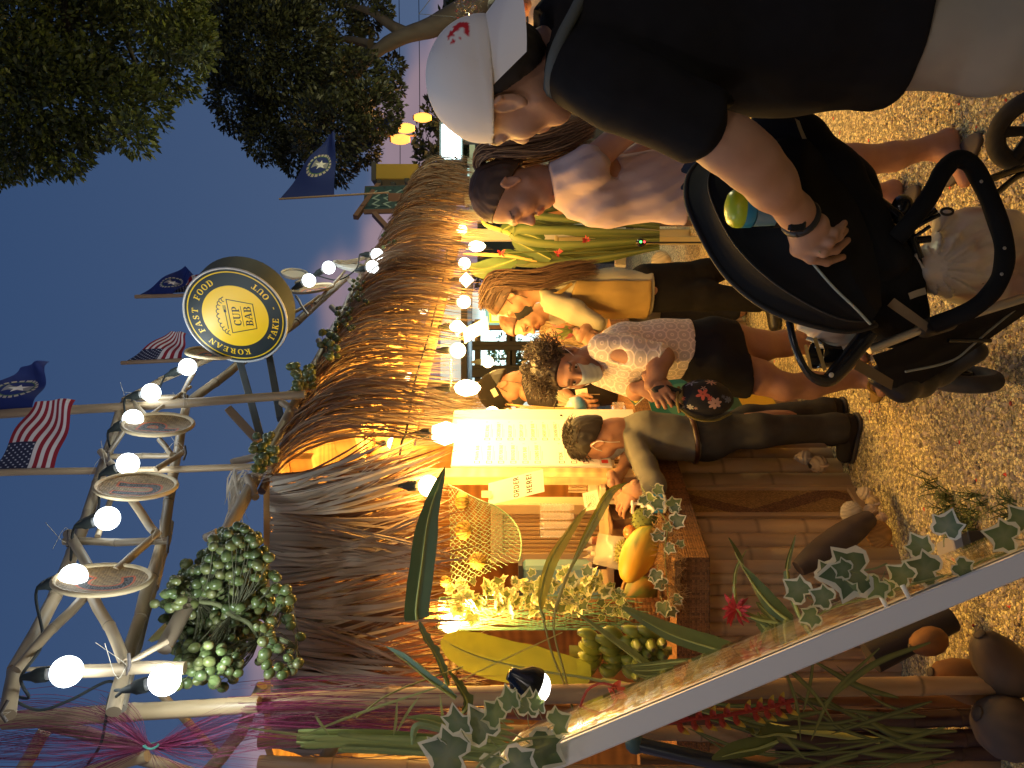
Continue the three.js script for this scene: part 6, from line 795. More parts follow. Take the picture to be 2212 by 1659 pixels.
  big('ivy leaf pair at the bottom picture edge on the white board', [[2200, 1165, 70, 0.1, 0.2, 0.2, 0.9, 0], [2225, 1140, 60, 0.2, 0.4, 0.7, 0.6, 0]], [[2150, 1205], [2200, 1190], [2260, 1165]], 1.3);
}
{ // small reflector lamp clamped above the board
  const p = at(1146, 1480, 1.36), dir = V(-0.45, -0.72, -0.12).normalize(), q = along(dir.clone().negate()), t = thing('clip_lamp', 'black clip lamp shining on the top of the white board', 'lamp', p); part(t, 'shell', new MB().lathe([[0.0, 0.045], [0.012, 0.044], [0.015, 0.03], [0.03, 0.012], [0.034, -0.004], [0.0335, -0.008]], p, q, 20, [0.012, 0.012, 0.014]), M.blackGloss);
  const glow = std({ color: 0xffffff, emissive: new THREE.Color(1, 0.97, 0.9), emissiveIntensity: 6 }); glow.name = 'lamp_glow'; part(t, 'bulb', new MB().ell(p.clone().addScaledVector(dir, 0.012), V(0.03, 0.024, 0.03), q, 18, [1, 1, 1]), glow); const l = new THREE.SpotLight(new THREE.Color(1, 0.95, 0.86), 0.55, 0, 1.1, 0.6); l.position.copy(dir).multiplyScalar(0.045); l.target.position.copy(dir).multiplyScalar(1); l.castShadow = true; l.shadow.radius = 1.4; l.name = 'lamp_light'; t.add(l, l.target);
  part(t, 'cord', new MB().tube(curve([p.clone().addScaledVector(dir, -0.04), at(1108, 1516, 1.36), at(1062, 1545, 1.34), at(1042, 1580, 1.32), at(1040, 1600, 1.3)], 14), 0.006, 8, [0.012, 0.012, 0.014]), M.vc);
}
{ // coconuts, canes and driftwood on the ground at the lower left
  const coco = (label, a, b, d, r, col, col2) => { const A = at(...a, d), B = at(...b, d), ax = B.clone().sub(A), L = ax.length(), o = thing('coconut', label, 'coconut', mix(A, B, 0.5)), s = rnd() * 30; part(o, 'husk', new MB().lathe([[0, 0], [0.2, 0.01], [0.55, 0.09], [0.86, 0.28], [1, 0.52], [0.92, 0.73], [0.62, 0.9], [0.25, 0.98], [0, 1]].map(([x, y]) => [x * r, y * L]), A, along(ax), 22, (t, an) => mixc(col, col2, sstep(0.4, 0.75, fbm(Math.cos(an) * 2 + s, t * 4, Math.sin(an) * 2, 4)))), M.vc); part(o, 'calyx', new MB().ell(A, V(r * 0.25, r * 0.1, r * 0.25), along(ax), 10, [0.06, 0.04, 0.025]), M.vc); };
  coco('upper orange coconut beside the dark driftwood stump', [1966, 1398], [2046, 1374], 2.25, 0.042, [0.24, 0.1, 0.02], [0.15, 0.06, 0.02]); coco('larger orange coconut lying lowest in the pile', [2010, 1452], [2172, 1492], 2.15, 0.062, [0.24, 0.095, 0.018], [0.16, 0.065, 0.02]); coco('weathered grey brown coconut right of the orange ones', [2116, 1370], [2206, 1500], 2.1, 0.07, [0.1, 0.065, 0.04], [0.05, 0.035, 0.027]); coco('grey coconut at the bottom left corner', [2110, 1540], [2235, 1600], 2.05, 0.085, [0.09, 0.06, 0.042], [0.045, 0.032, 0.027]);
  for (const [k, iy] of [[0, 1546], [1, 1588], [2, 1625]]) { const o = thing('dark_cane', ['upper dark purple cane standing behind the coconuts', 'middle dark purple cane standing behind the coconuts', 'lower dark cane standing behind the coconuts'][k], 'cane', gnd(iy, 2.3), 'dark canes behind the coconuts'); part(o, 'culm', bambooPole(gnd(iy, 2.3, -0.02), at(1560 + k * 60, iy + 10, 2.3), 0.026, { col: [0.06, 0.03, 0.03], step: 0.13, vary: 0.3 }), M.gloss); }
  const dw = thing('driftwood', 'dark brown plank of driftwood leaning on the shell pile', 'driftwood', at(1850, 1160, 2.9)), a = at(1724, 1228, 2.75), b = at(1880, 1118, 2.8); part(dw, 'plank', new MB().tube(curve([a, mix(a, b, 0.3), mix(a, b, 0.7), b], 10), (t) => 0.02 + 0.032 * Math.sin(Math.PI * clamp(t * 0.8 + 0.1)), 9, (t, an) => jit([0.06, 0.04, 0.03], 0.25)), M.vc); part(dw, 'end', new MB().ell(b, V(0.03, 0.012, 0.03), along(b.clone().sub(a)), 10, [0.09, 0.06, 0.04]), M.vc);
  const bk = thing('dark_stump', 'dark stump between the coconuts and the white board', 'stump', at(2000, 1372, 2.4)), a2 = at(1880, 1420, 2.4), b2 = at(2050, 1330, 2.4); part(bk, 'bark', new MB().tube([a2, mix(a2, b2, 0.5), b2], 0.05, 12, (t, an) => jit([0.03, 0.022, 0.018], 0.4)), M.vc); part(bk, 'cut_face', new MB().ell(b2, V(0.048, 0.004, 0.048), along(b2.clone().sub(a2)), 12, [0.06, 0.045, 0.03]), M.vc);
  const bx = thing('solar_lamp', 'small grey box lamp with a dark end beside the board', 'lamp', at(2080, 1185, 2.3)), q = look(at(2132, 1165, 2.1).sub(at(2036, 1210, 2.4))); part(bx, 'housing', new MB().box(at(2066, 1190, 2.3), 0.07, 0.06, 0.13, [0.3, 0.27, 0.24], q), M.vc); part(bx, 'lens', new MB().box(at(2112, 1176, 2.22), 0.072, 0.062, 0.05, [0.015, 0.015, 0.016], q), M.gloss);
  // shells at the foot of the counter
  const shell = (label, ix, iy, d, s, col, kind) => { const c = at(ix, iy, d), o = thing('shell', label, 'shell', c, 'sea shells at the foot of the counter'), q = new THREE.Quaternion().setFromEuler(new THREE.Euler(rr(-0.6, 0.6), rr(0, 6), rr(-0.8, 0.8))); if (kind === 'fan') part(o, 'valve', new MB().ell(c, V(s, s * 0.9, s * 0.4), look(V(0.1, 0.3, 1)), 44, (d_) => mixc(col, col.map((x) => x * 0.6), 0.5 + 0.5 * Math.sin(Math.atan2(d_.x, d_.y + 1.2) * 38)), (d_) => 1 + 0.035 * Math.sin(Math.atan2(d_.x, d_.y + 1.2) * 38) - (d_.y < -0.6 ? (-0.6 - d_.y) * 0.9 * 0 : 0)), M.vc); else { const pr = []; for (let k = 0; k <= 26; k++) { const t = k / 26; pr.push([s * (0.08 + 0.75 * Math.sin(Math.PI * Math.pow(t, 0.7) * 0.93)) * (1 + 0.12 * Math.abs(Math.sin(t * 15))), s * (t * 2.1 - 1)]); } part(o, 'whorl', new MB().lathe(pr, c, q, 22, (t, an) => mixc(col, [0.32, 0.2, 0.12], 0.45 * noise3(t * 9, an * 3, ix))), M.vc); part(o, 'lip', new MB().ell(c.clone().add(V(0, -s * 0.3, s * 0.6)), V(s * 0.5, s * 0.6, s * 0.12), q, 12, [0.6, 0.45, 0.33]), M.vc); } };
  shell('orange scallop shell beside the driftwood', 1898, 1154, 2.82, 0.05, [0.5, 0.24, 0.05], 'fan'); shell('pale round shell half under the driftwood', 1840, 1108, 2.88, 0.045, [0.55, 0.45, 0.3], 'fan'); shell('cream turban shell on top of the shell pile', 1868, 1066, 2.92, 0.03, [0.5, 0.4, 0.26]); shell('yellowish shell at the edge of the shell pile', 1884, 1084, 2.9, 0.028, [0.5, 0.36, 0.16]); shell('brown spotted shell in the shell pile', 1880, 1104, 2.88, 0.03, [0.42, 0.32, 0.22]); shell('small pink shell low in the shell pile', 1904, 1118, 2.85, 0.022, [0.5, 0.36, 0.28]); shell('whelk shell at the boy\'s toes by the bamboo', 1768, 1003, 3.28, 0.042, [0.42, 0.33, 0.24]); shell('ribbed whelk behind the boy\'s shoe', 1738, 990, 3.4, 0.04, [0.45, 0.36, 0.28]); shell('small white shell between girl and counter', 1640, 880, 4.0, 0.026, [0.6, 0.52, 0.4]); shell('large open white shell beside the plants', 1428, 565, 5.9, 0.085, [0.62, 0.55, 0.44], 'fan'); shell('large cream conch behind the woman in the apron', 1500, 690, 5.0, 0.06, [0.55, 0.42, 0.26]); shell('small pale shell beside the cream conch', 1532, 706, 4.9, 0.03, [0.55, 0.42, 0.26]); shell('small tan shell at the bottom of the bamboo far down', 1545, 672, 4.85, 0.025, [0.5, 0.4, 0.28]);
  const wd = thing('weed_tuft', 'feathery green weeds on the gravel at lower centre', 'weeds', gnd(1150, 2.6)), m = new MB(); for (const [ix, iy, n] of [[2055, 1085, 30], [2100, 1120, 34], [2085, 1150, 20], [2020, 1050, 12], [2190, 1100, 20], [2120, 1085, 16]]) { const d = 1.45 * F / (ix - 1106), b = gnd(iy, d); for (let k = 0; k < n; k++) { const o = b.clone().add(V(rr(-0.035, 0.035), 0, rr(-0.035, 0.035))), e = o.clone().add(V(rr(-0.05, 0.05), rr(0.02, 0.075), rr(-0.05, 0.05))); m.ribbon([o, mix(o, e, 0.5).add(V(0, 0.01, 0)), e], (t) => 0.0025 * (1 - t) + 0.0004, V(1, 0, 0.5), jit([0.08, 0.1, 0.025], 0.3)); for (let j = 0; j < 6; j++) { const p = mix(o, e, 0.3 + j * 0.12), f = p.clone().add(V(rr(-0.02, 0.02), rr(0, 0.012), rr(-0.02, 0.02))); m.ribbon([p, mix(p, f, 0.5), f], 0.0015 === 0 ? 0 : () => 0.0014, V(0, 0, 1), jit([0.1, 0.12, 0.03], 0.3)); } } } part(wd, 'fronds', m, M.leafMatt, { kind: 'stuff' });
}
reseed(79);
{ // undergrowth below the white board, dark
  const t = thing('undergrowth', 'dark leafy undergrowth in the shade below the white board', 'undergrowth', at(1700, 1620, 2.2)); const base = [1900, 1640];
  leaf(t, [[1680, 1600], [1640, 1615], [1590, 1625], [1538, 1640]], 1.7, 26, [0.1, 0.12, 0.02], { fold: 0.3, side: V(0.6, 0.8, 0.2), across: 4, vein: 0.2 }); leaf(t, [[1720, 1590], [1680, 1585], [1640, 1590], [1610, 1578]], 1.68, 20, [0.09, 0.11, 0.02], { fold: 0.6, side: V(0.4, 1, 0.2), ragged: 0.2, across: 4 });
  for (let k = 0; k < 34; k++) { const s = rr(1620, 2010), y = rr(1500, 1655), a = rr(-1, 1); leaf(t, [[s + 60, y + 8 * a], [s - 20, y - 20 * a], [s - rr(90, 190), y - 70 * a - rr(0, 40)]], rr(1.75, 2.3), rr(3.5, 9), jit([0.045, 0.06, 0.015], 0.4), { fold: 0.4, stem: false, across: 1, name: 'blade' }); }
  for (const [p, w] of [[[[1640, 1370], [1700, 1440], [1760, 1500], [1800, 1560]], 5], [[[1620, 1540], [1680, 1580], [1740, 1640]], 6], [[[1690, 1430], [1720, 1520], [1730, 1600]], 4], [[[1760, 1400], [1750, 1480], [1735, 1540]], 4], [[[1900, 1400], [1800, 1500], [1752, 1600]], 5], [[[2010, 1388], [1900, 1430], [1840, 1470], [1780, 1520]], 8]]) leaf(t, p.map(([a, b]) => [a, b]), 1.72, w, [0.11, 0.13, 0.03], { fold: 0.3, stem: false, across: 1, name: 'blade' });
  const m = thing('dark_pipe', 'black pipe slanting under the white board at the bottom left', 'pipe', at(1600, 1640, 1.8)); part(m, 'tube', new MB().tube([at(1366, 1605, 1.8), at(1520, 1640, 1.75), at(1680, 1672, 1.7)], 0.017, 10, [0.012, 0.014, 0.014]), M.gloss); part(m, 'joint', new MB().ell(at(1372, 1606, 1.8), V(0.024, 0.024, 0.024), null, 12, [0.05, 0.09, 0.085]), M.vc);
  for (const [k, iy, c] of [[0, 1530, [0.17, 0.075, 0.04]], [1, 1500, [0.3, 0.14, 0.06]], [2, 1645, [0.16, 0.08, 0.04]]]) { const o = thing('bamboo_rail', ['reddish bamboo pole standing behind the banana leaf', 'orange lit bamboo pole beside the banana leaf', 'brown bamboo pole at the lower left corner'][k], 'pole', gnd(iy, 2.45), 'bamboo poles behind the plants'); part(o, 'culm', bambooPole(at(k === 2 ? 1380 : 1060, iy, 2.45), gnd(iy + 15, 2.45, -0.02), 0.028, { col: c, step: 0.3 }), M.bamboo); }
}
// ---------------------------------------------------------------- people
const SK = { man: [0.42, 0.235, 0.15], pink: [0.4, 0.2, 0.125], apron: [0.36, 0.195, 0.12], girl: [0.3, 0.15, 0.09], boy: [0.36, 0.18, 0.105], work: [0.29, 0.145, 0.085] };
const put2 = (t, name, g, m, opt) => part(t, name, g, m, opt);
function cappedHair(h, col, o = {}) { // close-cropped or swept-back hair shell on a head
  const { L, R, q, s } = h, f = new Field(), e = o.e ?? 0;
  f.ell(L(-0.016, 0.036, 0), R(0.105 + e, 0.095 + e, 0.079 + e * 0.6), q, 0.01).ell(L(-0.045, -0.02, 0), R((0.066 + e) * (o.np ?? 1), 0.07 * (o.np ?? 1), (0.066 + e * 0.5) * (o.np ?? 1)), q, 0.03 * s);
  if (o.extra) o.extra(f);
  const n = (a, b) => h.f.clone().multiplyScalar(a).addScaledVector(h.u, b);
  f.cut(n(o.nx ?? 0.74, o.ny ?? -0.67), L(o.line ?? -0.022, 0, 0)); if (o.top) f.cut(h.u, L(0, o.top, 0)); f.cut(n(0.25, -1), L(-0.05, o.low ?? -0.075, 0));
  const st = o.streak ?? 160;
  return f.mesh(o.cell ?? 0.005, (p) => { const [a, b, d] = h.inv(p), k = 0.7 + 0.9 * noise3(d * st + 9, (a - b) * 26, 3) * noise3(a * 60, b * 60, d * 60 + 2); return [col[0] * k, col[1] * k, col[2] * k]; }, (p) => { const [a, b, d] = h.inv(p); return (o.rough ?? 0.003) * (noise3(d * st, a * 40, b * 40) - 0.5) * 2; });
}
function strands(list, n, spread, rad, col, wave = 0) { // locks that follow guide curves
  const m = new MB(); for (const g of list) for (let k = 0; k < n; k++) { const j = V(rr(-1, 1), rr(-1, 1), rr(-1, 1)), ph = rr(0, 6), pts = g.map((p, i) => p.clone().addScaledVector(j, spread * (typeof g.s === 'function' ? g.s(i / (g.length - 1)) : 1)).add(V(Math.sin(i * 1.7 + ph), 0, Math.cos(i * 1.9 + ph)).multiplyScalar(wave * i / g.length))); const c = jit(Array.isArray(col[0]) ? col[Math.floor(rnd() * col.length)] : col, 0.3); m.tube(curve(pts, 14), (t) => rad * (1 - 0.75 * t * t), 5, c, false); } return m;
}
function mask(t, h, col, o = {}) {
  const m = new MB(), n = 12, rows = []; for (let j = 0; j <= 8; j++) { const b = lerp(-0.014, -0.112, j / 8), row = []; for (let i = 0; i <= n; i++) { const x = i / n * 2 - 1, z = x * lerp(0.058, 0.048, j / 8), a = lerp(0.121, 0.094, Math.pow(j / 8, 1.5)) - Math.abs(x) ** 2.2 * 0.088 - (j === 0 ? 0.004 : 0) + 0.0022 * Math.sin(j * 2.6) * (1 - x * x); row.push(m.v(h.L(a + 0.009, b + 0.012 * x * x, z * 1.06), col.map((c) => c * (0.9 + 0.1 * Math.cos(j * 2.6))))); } rows.push(row); }
  for (let j = 0; j < 8; j++) for (let i = 0; i < n; i++) m.q(rows[j][i], rows[j][i + 1], rows[j + 1][i + 1], rows[j + 1][i]);
  part(t, 'face_mask', m, std({ vertexColors: true, roughness: 0.8 }));
  const l = new MB(); for (const s of [-1, 1]) { l.tube(curve([h.L(0.034, -0.012, s * 0.064), h.L(0.01, 0.006, s * 0.079), h.L(-0.02, 0.022, s * 0.088)], 6), 0.0016, 5, o.loop ?? [0.7, 0.7, 0.68], false); l.tube(curve([h.L(0.026, -0.098, s * 0.056), h.L(0.0, -0.06, s * 0.08), h.L(-0.03, -0.012, s * 0.09), h.L(-0.02, 0.022, s * 0.088)], 8), 0.0016, 5, o.loop ?? [0.7, 0.7, 0.68], false); } part(t, 'mask_loop', l, M.vc);
}
const foot = (f, ankle, heel, toe, s = 1) => f.cap(ankle, heel, 0.034 * s, 0.03 * s, 0.02).cap(heel, toe, 0.029 * s, 0.02 * s, 0.02).cap(ankle, mix(heel, toe, 0.6), 0.03 * s, 0.026 * s, 0.02);
function sandal(t, heel, toe, col, w = 0.042) { const d = toe.clone().sub(heel), L = d.length() + 0.05, c = mix(heel, toe, 0.5); c.y = 0.012; const q = look(V(d.x, 0, d.z)); part(t, 'sandal', new MB().lathe([[0, 0], [1, 0], [1.02, 0.5], [1, 1], [0, 1]].map(([r, y]) => [r * L / 2, y * 0.02 - 0.01]), c, q, 24, col, w * 2 / L).geo(), M.vc); }
reseed(81);
{ // 1 - man with the backwards cap
  const t = thing('person', 'man in a white backwards cap and black T-shirt pushing the stroller', 'person', gnd(60, 1.5)), D = 1.45;
  const h = headFrame(at(1080, 186, D), V(-0.62, -0.1, -0.78), V(-0.12, 1, 0.02), 1.05), neck = at(1210, 118, 1.47);
  const head = headSkin(h, SK.man, [0.015, 0.01, 0.008], neck);
  const arm = new Field().chain([[at(1285, 172, 1.38), 0.045], [at(1470, 258, 1.37), 0.046], [at(1570, 312, 1.40), 0.0475], [at(1622, 352, 1.43), 0.0465], [at(1668, 402, 1.48), 0.0425], [at(1718, 458, 1.55), 0.0315], [at(1738, 482, 1.58), 0.028]], 0.03).cap(at(1600, 318, 1.41), at(1660, 380, 1.46), 0.04, 0.035, 0.03);
  arm.cap(at(1290, 100, 1.5), at(1850, 60, 1.5), 0.1, 0.11, 0.05).chain([[at(1265, 20, 1.66), 0.05], [at(1500, 30, 1.75), 0.045], [at(1700, 90, 1.8), 0.035]], 0.03);
  for (const [x, dd] of [[70, 1.43], [40, 1.6]]) arm.chain([[at(1900, x - 20, dd), 0.075], [gnd(x - 10, dd, 0.48), 0.055], [gnd(x, dd + 0.02, 0.09), 0.04]], 0.03), foot(arm, gnd(x, dd + 0.02, 0.09), gnd(x - 14, dd + 0.02, 0.035), gnd(x + 150, dd + 0.15, 0.03));
  const hp = (ix, iy, d) => at(ix, iy, d), hand = new Field();
  hand.cap(hp(1722, 465, 1.56), hp(1742, 492, 1.58), 0.03, 0.031, 0.02); for (const [a, b, r] of [[[1726, 500, 1.585], [1724, 538, 1.6], 0.02], [[1742, 498, 1.575], [1742, 532, 1.585], 0.02], [[1758, 492, 1.57], [1760, 520, 1.58], 0.02], [[1770, 484, 1.57], [1778, 505, 1.58], 0.018]]) hand.cap(hp(...a), hp(...b), r, r * 0.8, 0.018);
  for (const f of [[[1720, 541, 1.6], [1752, 560, 1.59], [1786, 566, 1.605], [1821, 555, 1.635]], [[1742, 535, 1.585], [1778, 546, 1.57], [1806, 540, 1.59], [1831, 519, 1.62]], [[1760, 522, 1.58], [1792, 524, 1.565], [1812, 512, 1.585], [1826, 498, 1.61]], [[1778, 506, 1.58], [1800, 503, 1.57], [1814, 494, 1.585], [1824, 482, 1.6]]]) hand.chain(f.map((p, k) => [hp(...p), [0.0115, 0.0098, 0.0088, 0.007][k]]), 0.006);
  hand.chain([[hp(1722, 505, 1.6), 0.017], [hp(1742, 545, 1.635), 0.012], [hp(1780, 556, 1.65), 0.0095]], 0.012);
  part(t, 'body', joined([head, arm.mesh(0.009, skinTone(SK.man)), hand.mesh(0.0032, skinTone(SK.man))]), M.skin); eyes(t, h);
  part(t, 'hair', cappedHair(h, [0.016, 0.012, 0.011], { low: -0.12, line: -0.032, nx: 0.95, ny: -0.3, top: 0.035 }), M.hair);
  // cap worn backwards
  const cf = new Field().ell(h.L(-0.014, 0.03, 0), h.R(0.113, 0.1, 0.088), h.q, 0.01).cut(h.u.clone().negate().addScaledVector(h.f, 0.1), h.L(0, 0.018, 0));
  part(t, 'cap', cf.mesh(0.0045, (p) => { const [a, b, d] = h.inv(p), k = 1 - 0.12 * (1 - sstep(0, 0.0016, Math.abs(Math.abs(Math.atan2(d, a + 0.014)) % 1.047 - 0.52))); return a < -0.1 && Math.hypot(b - 0.058, d + 0.02) < 0.02 && noise3(b * 160, d * 160, 3) > 0.42 ? [0.5, 0.03, 0.04] : [0.7 * k, 0.68 * k, 0.66 * k]; }, (p) => { const [a, b, d] = h.inv(p); return 0.002 * (noise3(a * 30, b * 30, d * 30) - 0.5) - (b < 0.03 ? 0.0012 : 0); }), M.cloth);
  const br = new MB(), rows = []; for (let j = 0; j <= 10; j++) { const e = j / 10, row = []; for (let i = 0; i <= 20; i++) { const an = (i / 20 - 0.5) * 2.5, r0 = 0.1, ext = 0.075 * e * Math.cos(an * 0.62), z = Math.sin(an) * (0.08 + 0.004 * e), a = -0.014 - Math.cos(an) * r0 - ext; row.push(br.v(h.L(a, 0.02 - ext * 0.95 - z * z * 2.0 * (0.3 + e), z), [0.7, 0.68, 0.66])); } rows.push(row); } for (let j = 0; j < 10; j++) for (let i = 0; i < 20; i++) br.q(rows[j][i], rows[j][i + 1], rows[j + 1][i + 1], rows[j + 1][i]); part(t, 'cap_brim', br, M.cloth);
  part(t, 'cap_strap', new MB().box(h.L(0.096, 0.024, 0), 0.012, 0.022, 0.05, [0.68, 0.66, 0.64], h.q), M.cloth);
  // T-shirt
  const up = V(-0.3, 0.95, 0.05), sh = new Field().chain([[at(1290, 105, 1.5), 0.13], [at(1420, 85, 1.5), 0.155], [at(1700, 66, 1.49), 0.15], [at(1935, 44, 1.48), 0.146], [at(1990, 44, 1.48), 0.146]], 0.05).chain([[at(1300, 60, 1.66), 0.12], [at(1700, 60, 1.64), 0.14], [at(1990, 50, 1.62), 0.14]], 0.08).chain([[at(1222, 118, 1.475), 0.07], [at(1268, 156, 1.385), 0.058], [at(1340, 202, 1.36), 0.057], [at(1430, 236, 1.36), 0.056], [at(1512, 272, 1.375), 0.055], [at(1560, 306, 1.39), 0.056]], 0.05).cap(at(1240, 60, 1.55), at(1270, 20, 1.68), 0.06, 0.075, 0.05);
  sh.cut(V(0, -1, 0), at(1947, 74, 1.45)); const ncut = (q0, n0, r) => (p) => { const q = p.clone().sub(q0), k = q.dot(n0); return q.lengthSq() - k * k < r * r && k > 0 ? k : 0; }; const mc = ncut(at(1208, 122, 1.47), up.normalize(), 0.085);
  const el = at(1512, 280, 1.375), ed = at(1622, 352, 1.43).sub(at(1430, 262, 1.36)).normalize(); const shg = sh.mesh(0.0095, tint([0.0135, 0.013, 0.0145], 0.2), (p) => { const w = wrinkle(0.017, 7, 1, 0.6, 1)(p); const q = p.clone().sub(el), dd = q.dot(ed), near = q.length() < 0.16; return w + mc(p) + (near && dd > 0 && p.x < at(1512, 228, 1.375).x ? dd : 0); });
  part(t, 'shirt', shg, M.cloth);
  part(t, 'shirt_collar', new MB().tube(curve([at(1264, -20, 1.4), at(1238, 32, 1.36), at(1213, 80, 1.345), at(1195, 128, 1.35), at(1187, 178, 1.385), at(1190, 210, 1.44), at(1204, 218, 1.5)], 24), 0.0115, 8, [0.1, 0.115, 0.12]), M.cloth);
  const tr = new Field(); for (const [x, dd] of [[62, 1.44], [10, 1.62]]) tr.chain([[at(1930, x, dd), 0.1], [at(2150, x, dd), 0.112], [gnd(x, dd, 0.5), 0.095], [gnd(x - 10, dd + 0.02, 0.08), 0.085]], 0.03); tr.cap(at(1940, 50, 1.5), at(1940, 10, 1.6), 0.11, 0.11, 0.05).cut(V(0, -1, 0), V(0, 0.07, 0));
  part(t, 'trousers', tr.mesh(0.011, tint([0.36, 0.33, 0.27], 0.1, 20), wrinkle(0.007, 7, 1, 0.7, 1)), M.cloth);
  const wd = at(1738, 482, 1.58).sub(at(1668, 402, 1.48)).normalize(), wc = at(1729, 472, 1.565), ring = [], wq = along(wd); for (let k = 0; k <= 24; k++) { const a = k / 12 * Math.PI; ring.push(V(Math.cos(a) * 0.034, 0, Math.sin(a) * 0.034).applyQuaternion(wq).add(wc)); } const ws = part(t, 'watch', new MB().tube(ring, 0.0085, 8, [0.012, 0.012, 0.012], false), M.black); const wp = at(1722, 484, 1.53); part(ws, 'watch_face', new MB().box(wp, 0.03, 0.034, 0.012, [0.02, 0.02, 0.022], look(V(-0.4, 0.1, 1)), 0.004), M.blackGloss);
  part(t, 'ring', new MB().tube(Array.from({ length: 15 }, (_, k) => at(1776, 546, 1.571).add(V(Math.cos(k / 7 * Math.PI) * 0.003, Math.sin(k / 7 * Math.PI) * 0.011, Math.sin(k / 7 * Math.PI) * 0.0115))), 0.0012, 6, [0.5, 0.4, 0.2], false), M.gloss);
  for (const [x, dd] of [[70, 1.45], [40, 1.62]]) sandal(t, gnd(x - 10, dd, 0.03), gnd(x + 130, dd + 0.13, 0.03), [0.03, 0.025, 0.02], 0.05);
}
reseed(82);
{ // 2 - woman in the pink top
  const t = thing('person', 'woman in a pale pink top with a high ponytail behind the man', 'person', gnd(370, 2.5)), D = 2.42;
  const h = headFrame(at(1102, 418, D), V(-0.92, -0.36, 0.05), V(-0.2, 1, 0), 0.97), neck = at(1195, 398, 2.45), lid = (h.closed = true), head = headSkin(h, SK.pink, [0.02, 0.012, 0.01], neck);
  const b = new Field().chain([[at(1195, 398, 2.45), 0.05], [at(1290, 405, 2.47), 0.1], [at(1400, 398, 2.47), 0.09], [at(1500, 395, 2.48), 0.11]], 0.05).chain([[at(1225, 385, 2.36), 0.047], [at(1262, 362, 2.33), 0.044], [at(1370, 268, 2.33), 0.041], [at(1430, 235, 2.3), 0.034], [at(1500, 190, 2.28), 0.026]], 0.03).chain([[at(1225, 400, 2.6), 0.045], [at(1380, 340, 2.68), 0.04], [at(1440, 260, 2.66), 0.03]], 0.03);
  const A = gnd(318, 2.5, 0.085), K = at(1775, 352, 2.47); b.chain([[at(1520, 372, 2.45), 0.09], [at(1650, 365, 2.46), 0.07], [K, 0.054], [at(1840, 352, 2.48), 0.056], [at(1930, 338, 2.5), 0.043], [A, 0.034]], 0.03); foot(b, A, gnd(300, 2.5, 0.035), gnd(392, 2.42, 0.026), 1.05);
  const A2 = gnd(420, 2.86, 0.085), K2 = at(1730, 408, 2.7); b.chain([[at(1520, 405, 2.55), 0.09], [at(1640, 408, 2.6), 0.07], [K2, 0.054], [at(1800, 412, 2.76), 0.054], [A2, 0.034]], 0.03); foot(b, A2, gnd(408, 2.86, 0.035), gnd(488, 2.78, 0.026), 1.05);
  part(t, 'body', joined([head, b.mesh(0.01, skinTone(SK.pink)), handField(at(1500, 190, 2.28), V(0.4, -0.9, 0.1), V(0.3, 0.2, 1), 1, 0.6).mesh(0.004, skinTone(SK.pink)), handField(at(1440, 260, 2.66), V(0.5, -0.8, 0.1), V(0, 0.5, 1), -1, 0.5).mesh(0.004, skinTone(SK.pink))]), M.skin); eyes(t, h);
  const hc = [0.075, 0.036, 0.018]; part(t, 'hair', cappedHair(h, hc, { line: -0.012, low: -0.07, streak: 260, e: -0.001 }), M.hair);
  const gl = []; for (const [dx, dz] of [[0, 0], [12, 0.02], [-10, -0.02], [22, 0.05], [4, -0.05]]) { const g = [at(1034, 372, 2.42), at(1030, 348, 2.42 + dz * 0.3), at(1052, 322 + dx * 0.3, 2.42 + dz), at(1100, 316 + dx, 2.42 + dz), at(1160, 312 + dx, 2.43 + dz), at(1215, 296 + dx, 2.44 + dz), at(1270, 270 + dx, 2.45 + dz)]; g.s = (u) => 0.12 + 0.88 * Math.min(1, u * 2.2); gl.push(g); }
  part(t, 'ponytail', strands(gl, 120, 0.028, 0.0019, [[0.16, 0.085, 0.045], [0.34, 0.2, 0.1], [0.1, 0.05, 0.028]], 0.012), M.hair, { kind: 'stuff' }); part(t, 'hair_tie', new MB().tube(Array.from({ length: 13 }, (_, k) => at(1036, 352, 2.42).add(V(0.003 * Math.sin(k), Math.cos(k / 6 * Math.PI) * 0.016, Math.sin(k / 6 * Math.PI) * 0.016))), 0.006, 7, [0.05, 0.02, 0.02], false), M.cloth);
  const s = new Field().chain([[at(1205, 396, 2.455), 0.062], [at(1262, 404, 2.47), 0.098], [at(1310, 412, 2.47), 0.102], [at(1400, 402, 2.47), 0.1], [at(1490, 398, 2.48), 0.112]], 0.05).cap(at(1300, 432, 2.42), at(1310, 432, 2.52), 0.052, 0.052, 0.05).chain([[at(1216, 388, 2.38), 0.06], [at(1262, 364, 2.335), 0.06], [at(1300, 332, 2.33), 0.057]], 0.03).chain([[at(1220, 402, 2.58), 0.058], [at(1290, 396, 2.63), 0.055]], 0.03).cap(at(1440, 432, 2.45), at(1482, 452, 2.45), 0.06, 0.05, 0.04);
  s.cut(V(0, -1, 0.0), at(1482, 400, 2.45)).cut(V(-0.2, 0.97, 0), at(1188, 398, 2.45)); const ed = at(1330, 300, 2.33).sub(at(1262, 362, 2.33)).normalize(), ep = at(1288, 342, 2.33); const sg = s.mesh(0.0085, tint([0.5, 0.37, 0.35], 0.06, 30), (p) => { const q = p.clone().sub(ep), dd = q.dot(ed); return wrinkle(0.01, 13, 1, 0.5, 1)(p) + 0.003 * Math.sin(p.x * 130 + p.y * 50 + 6 * noise3(p.x * 9, p.y * 9, p.z * 9)) + (q.length() < 0.09 && dd > 0 ? dd : 0); });
  part(t, 'top', sg, M.cloth);
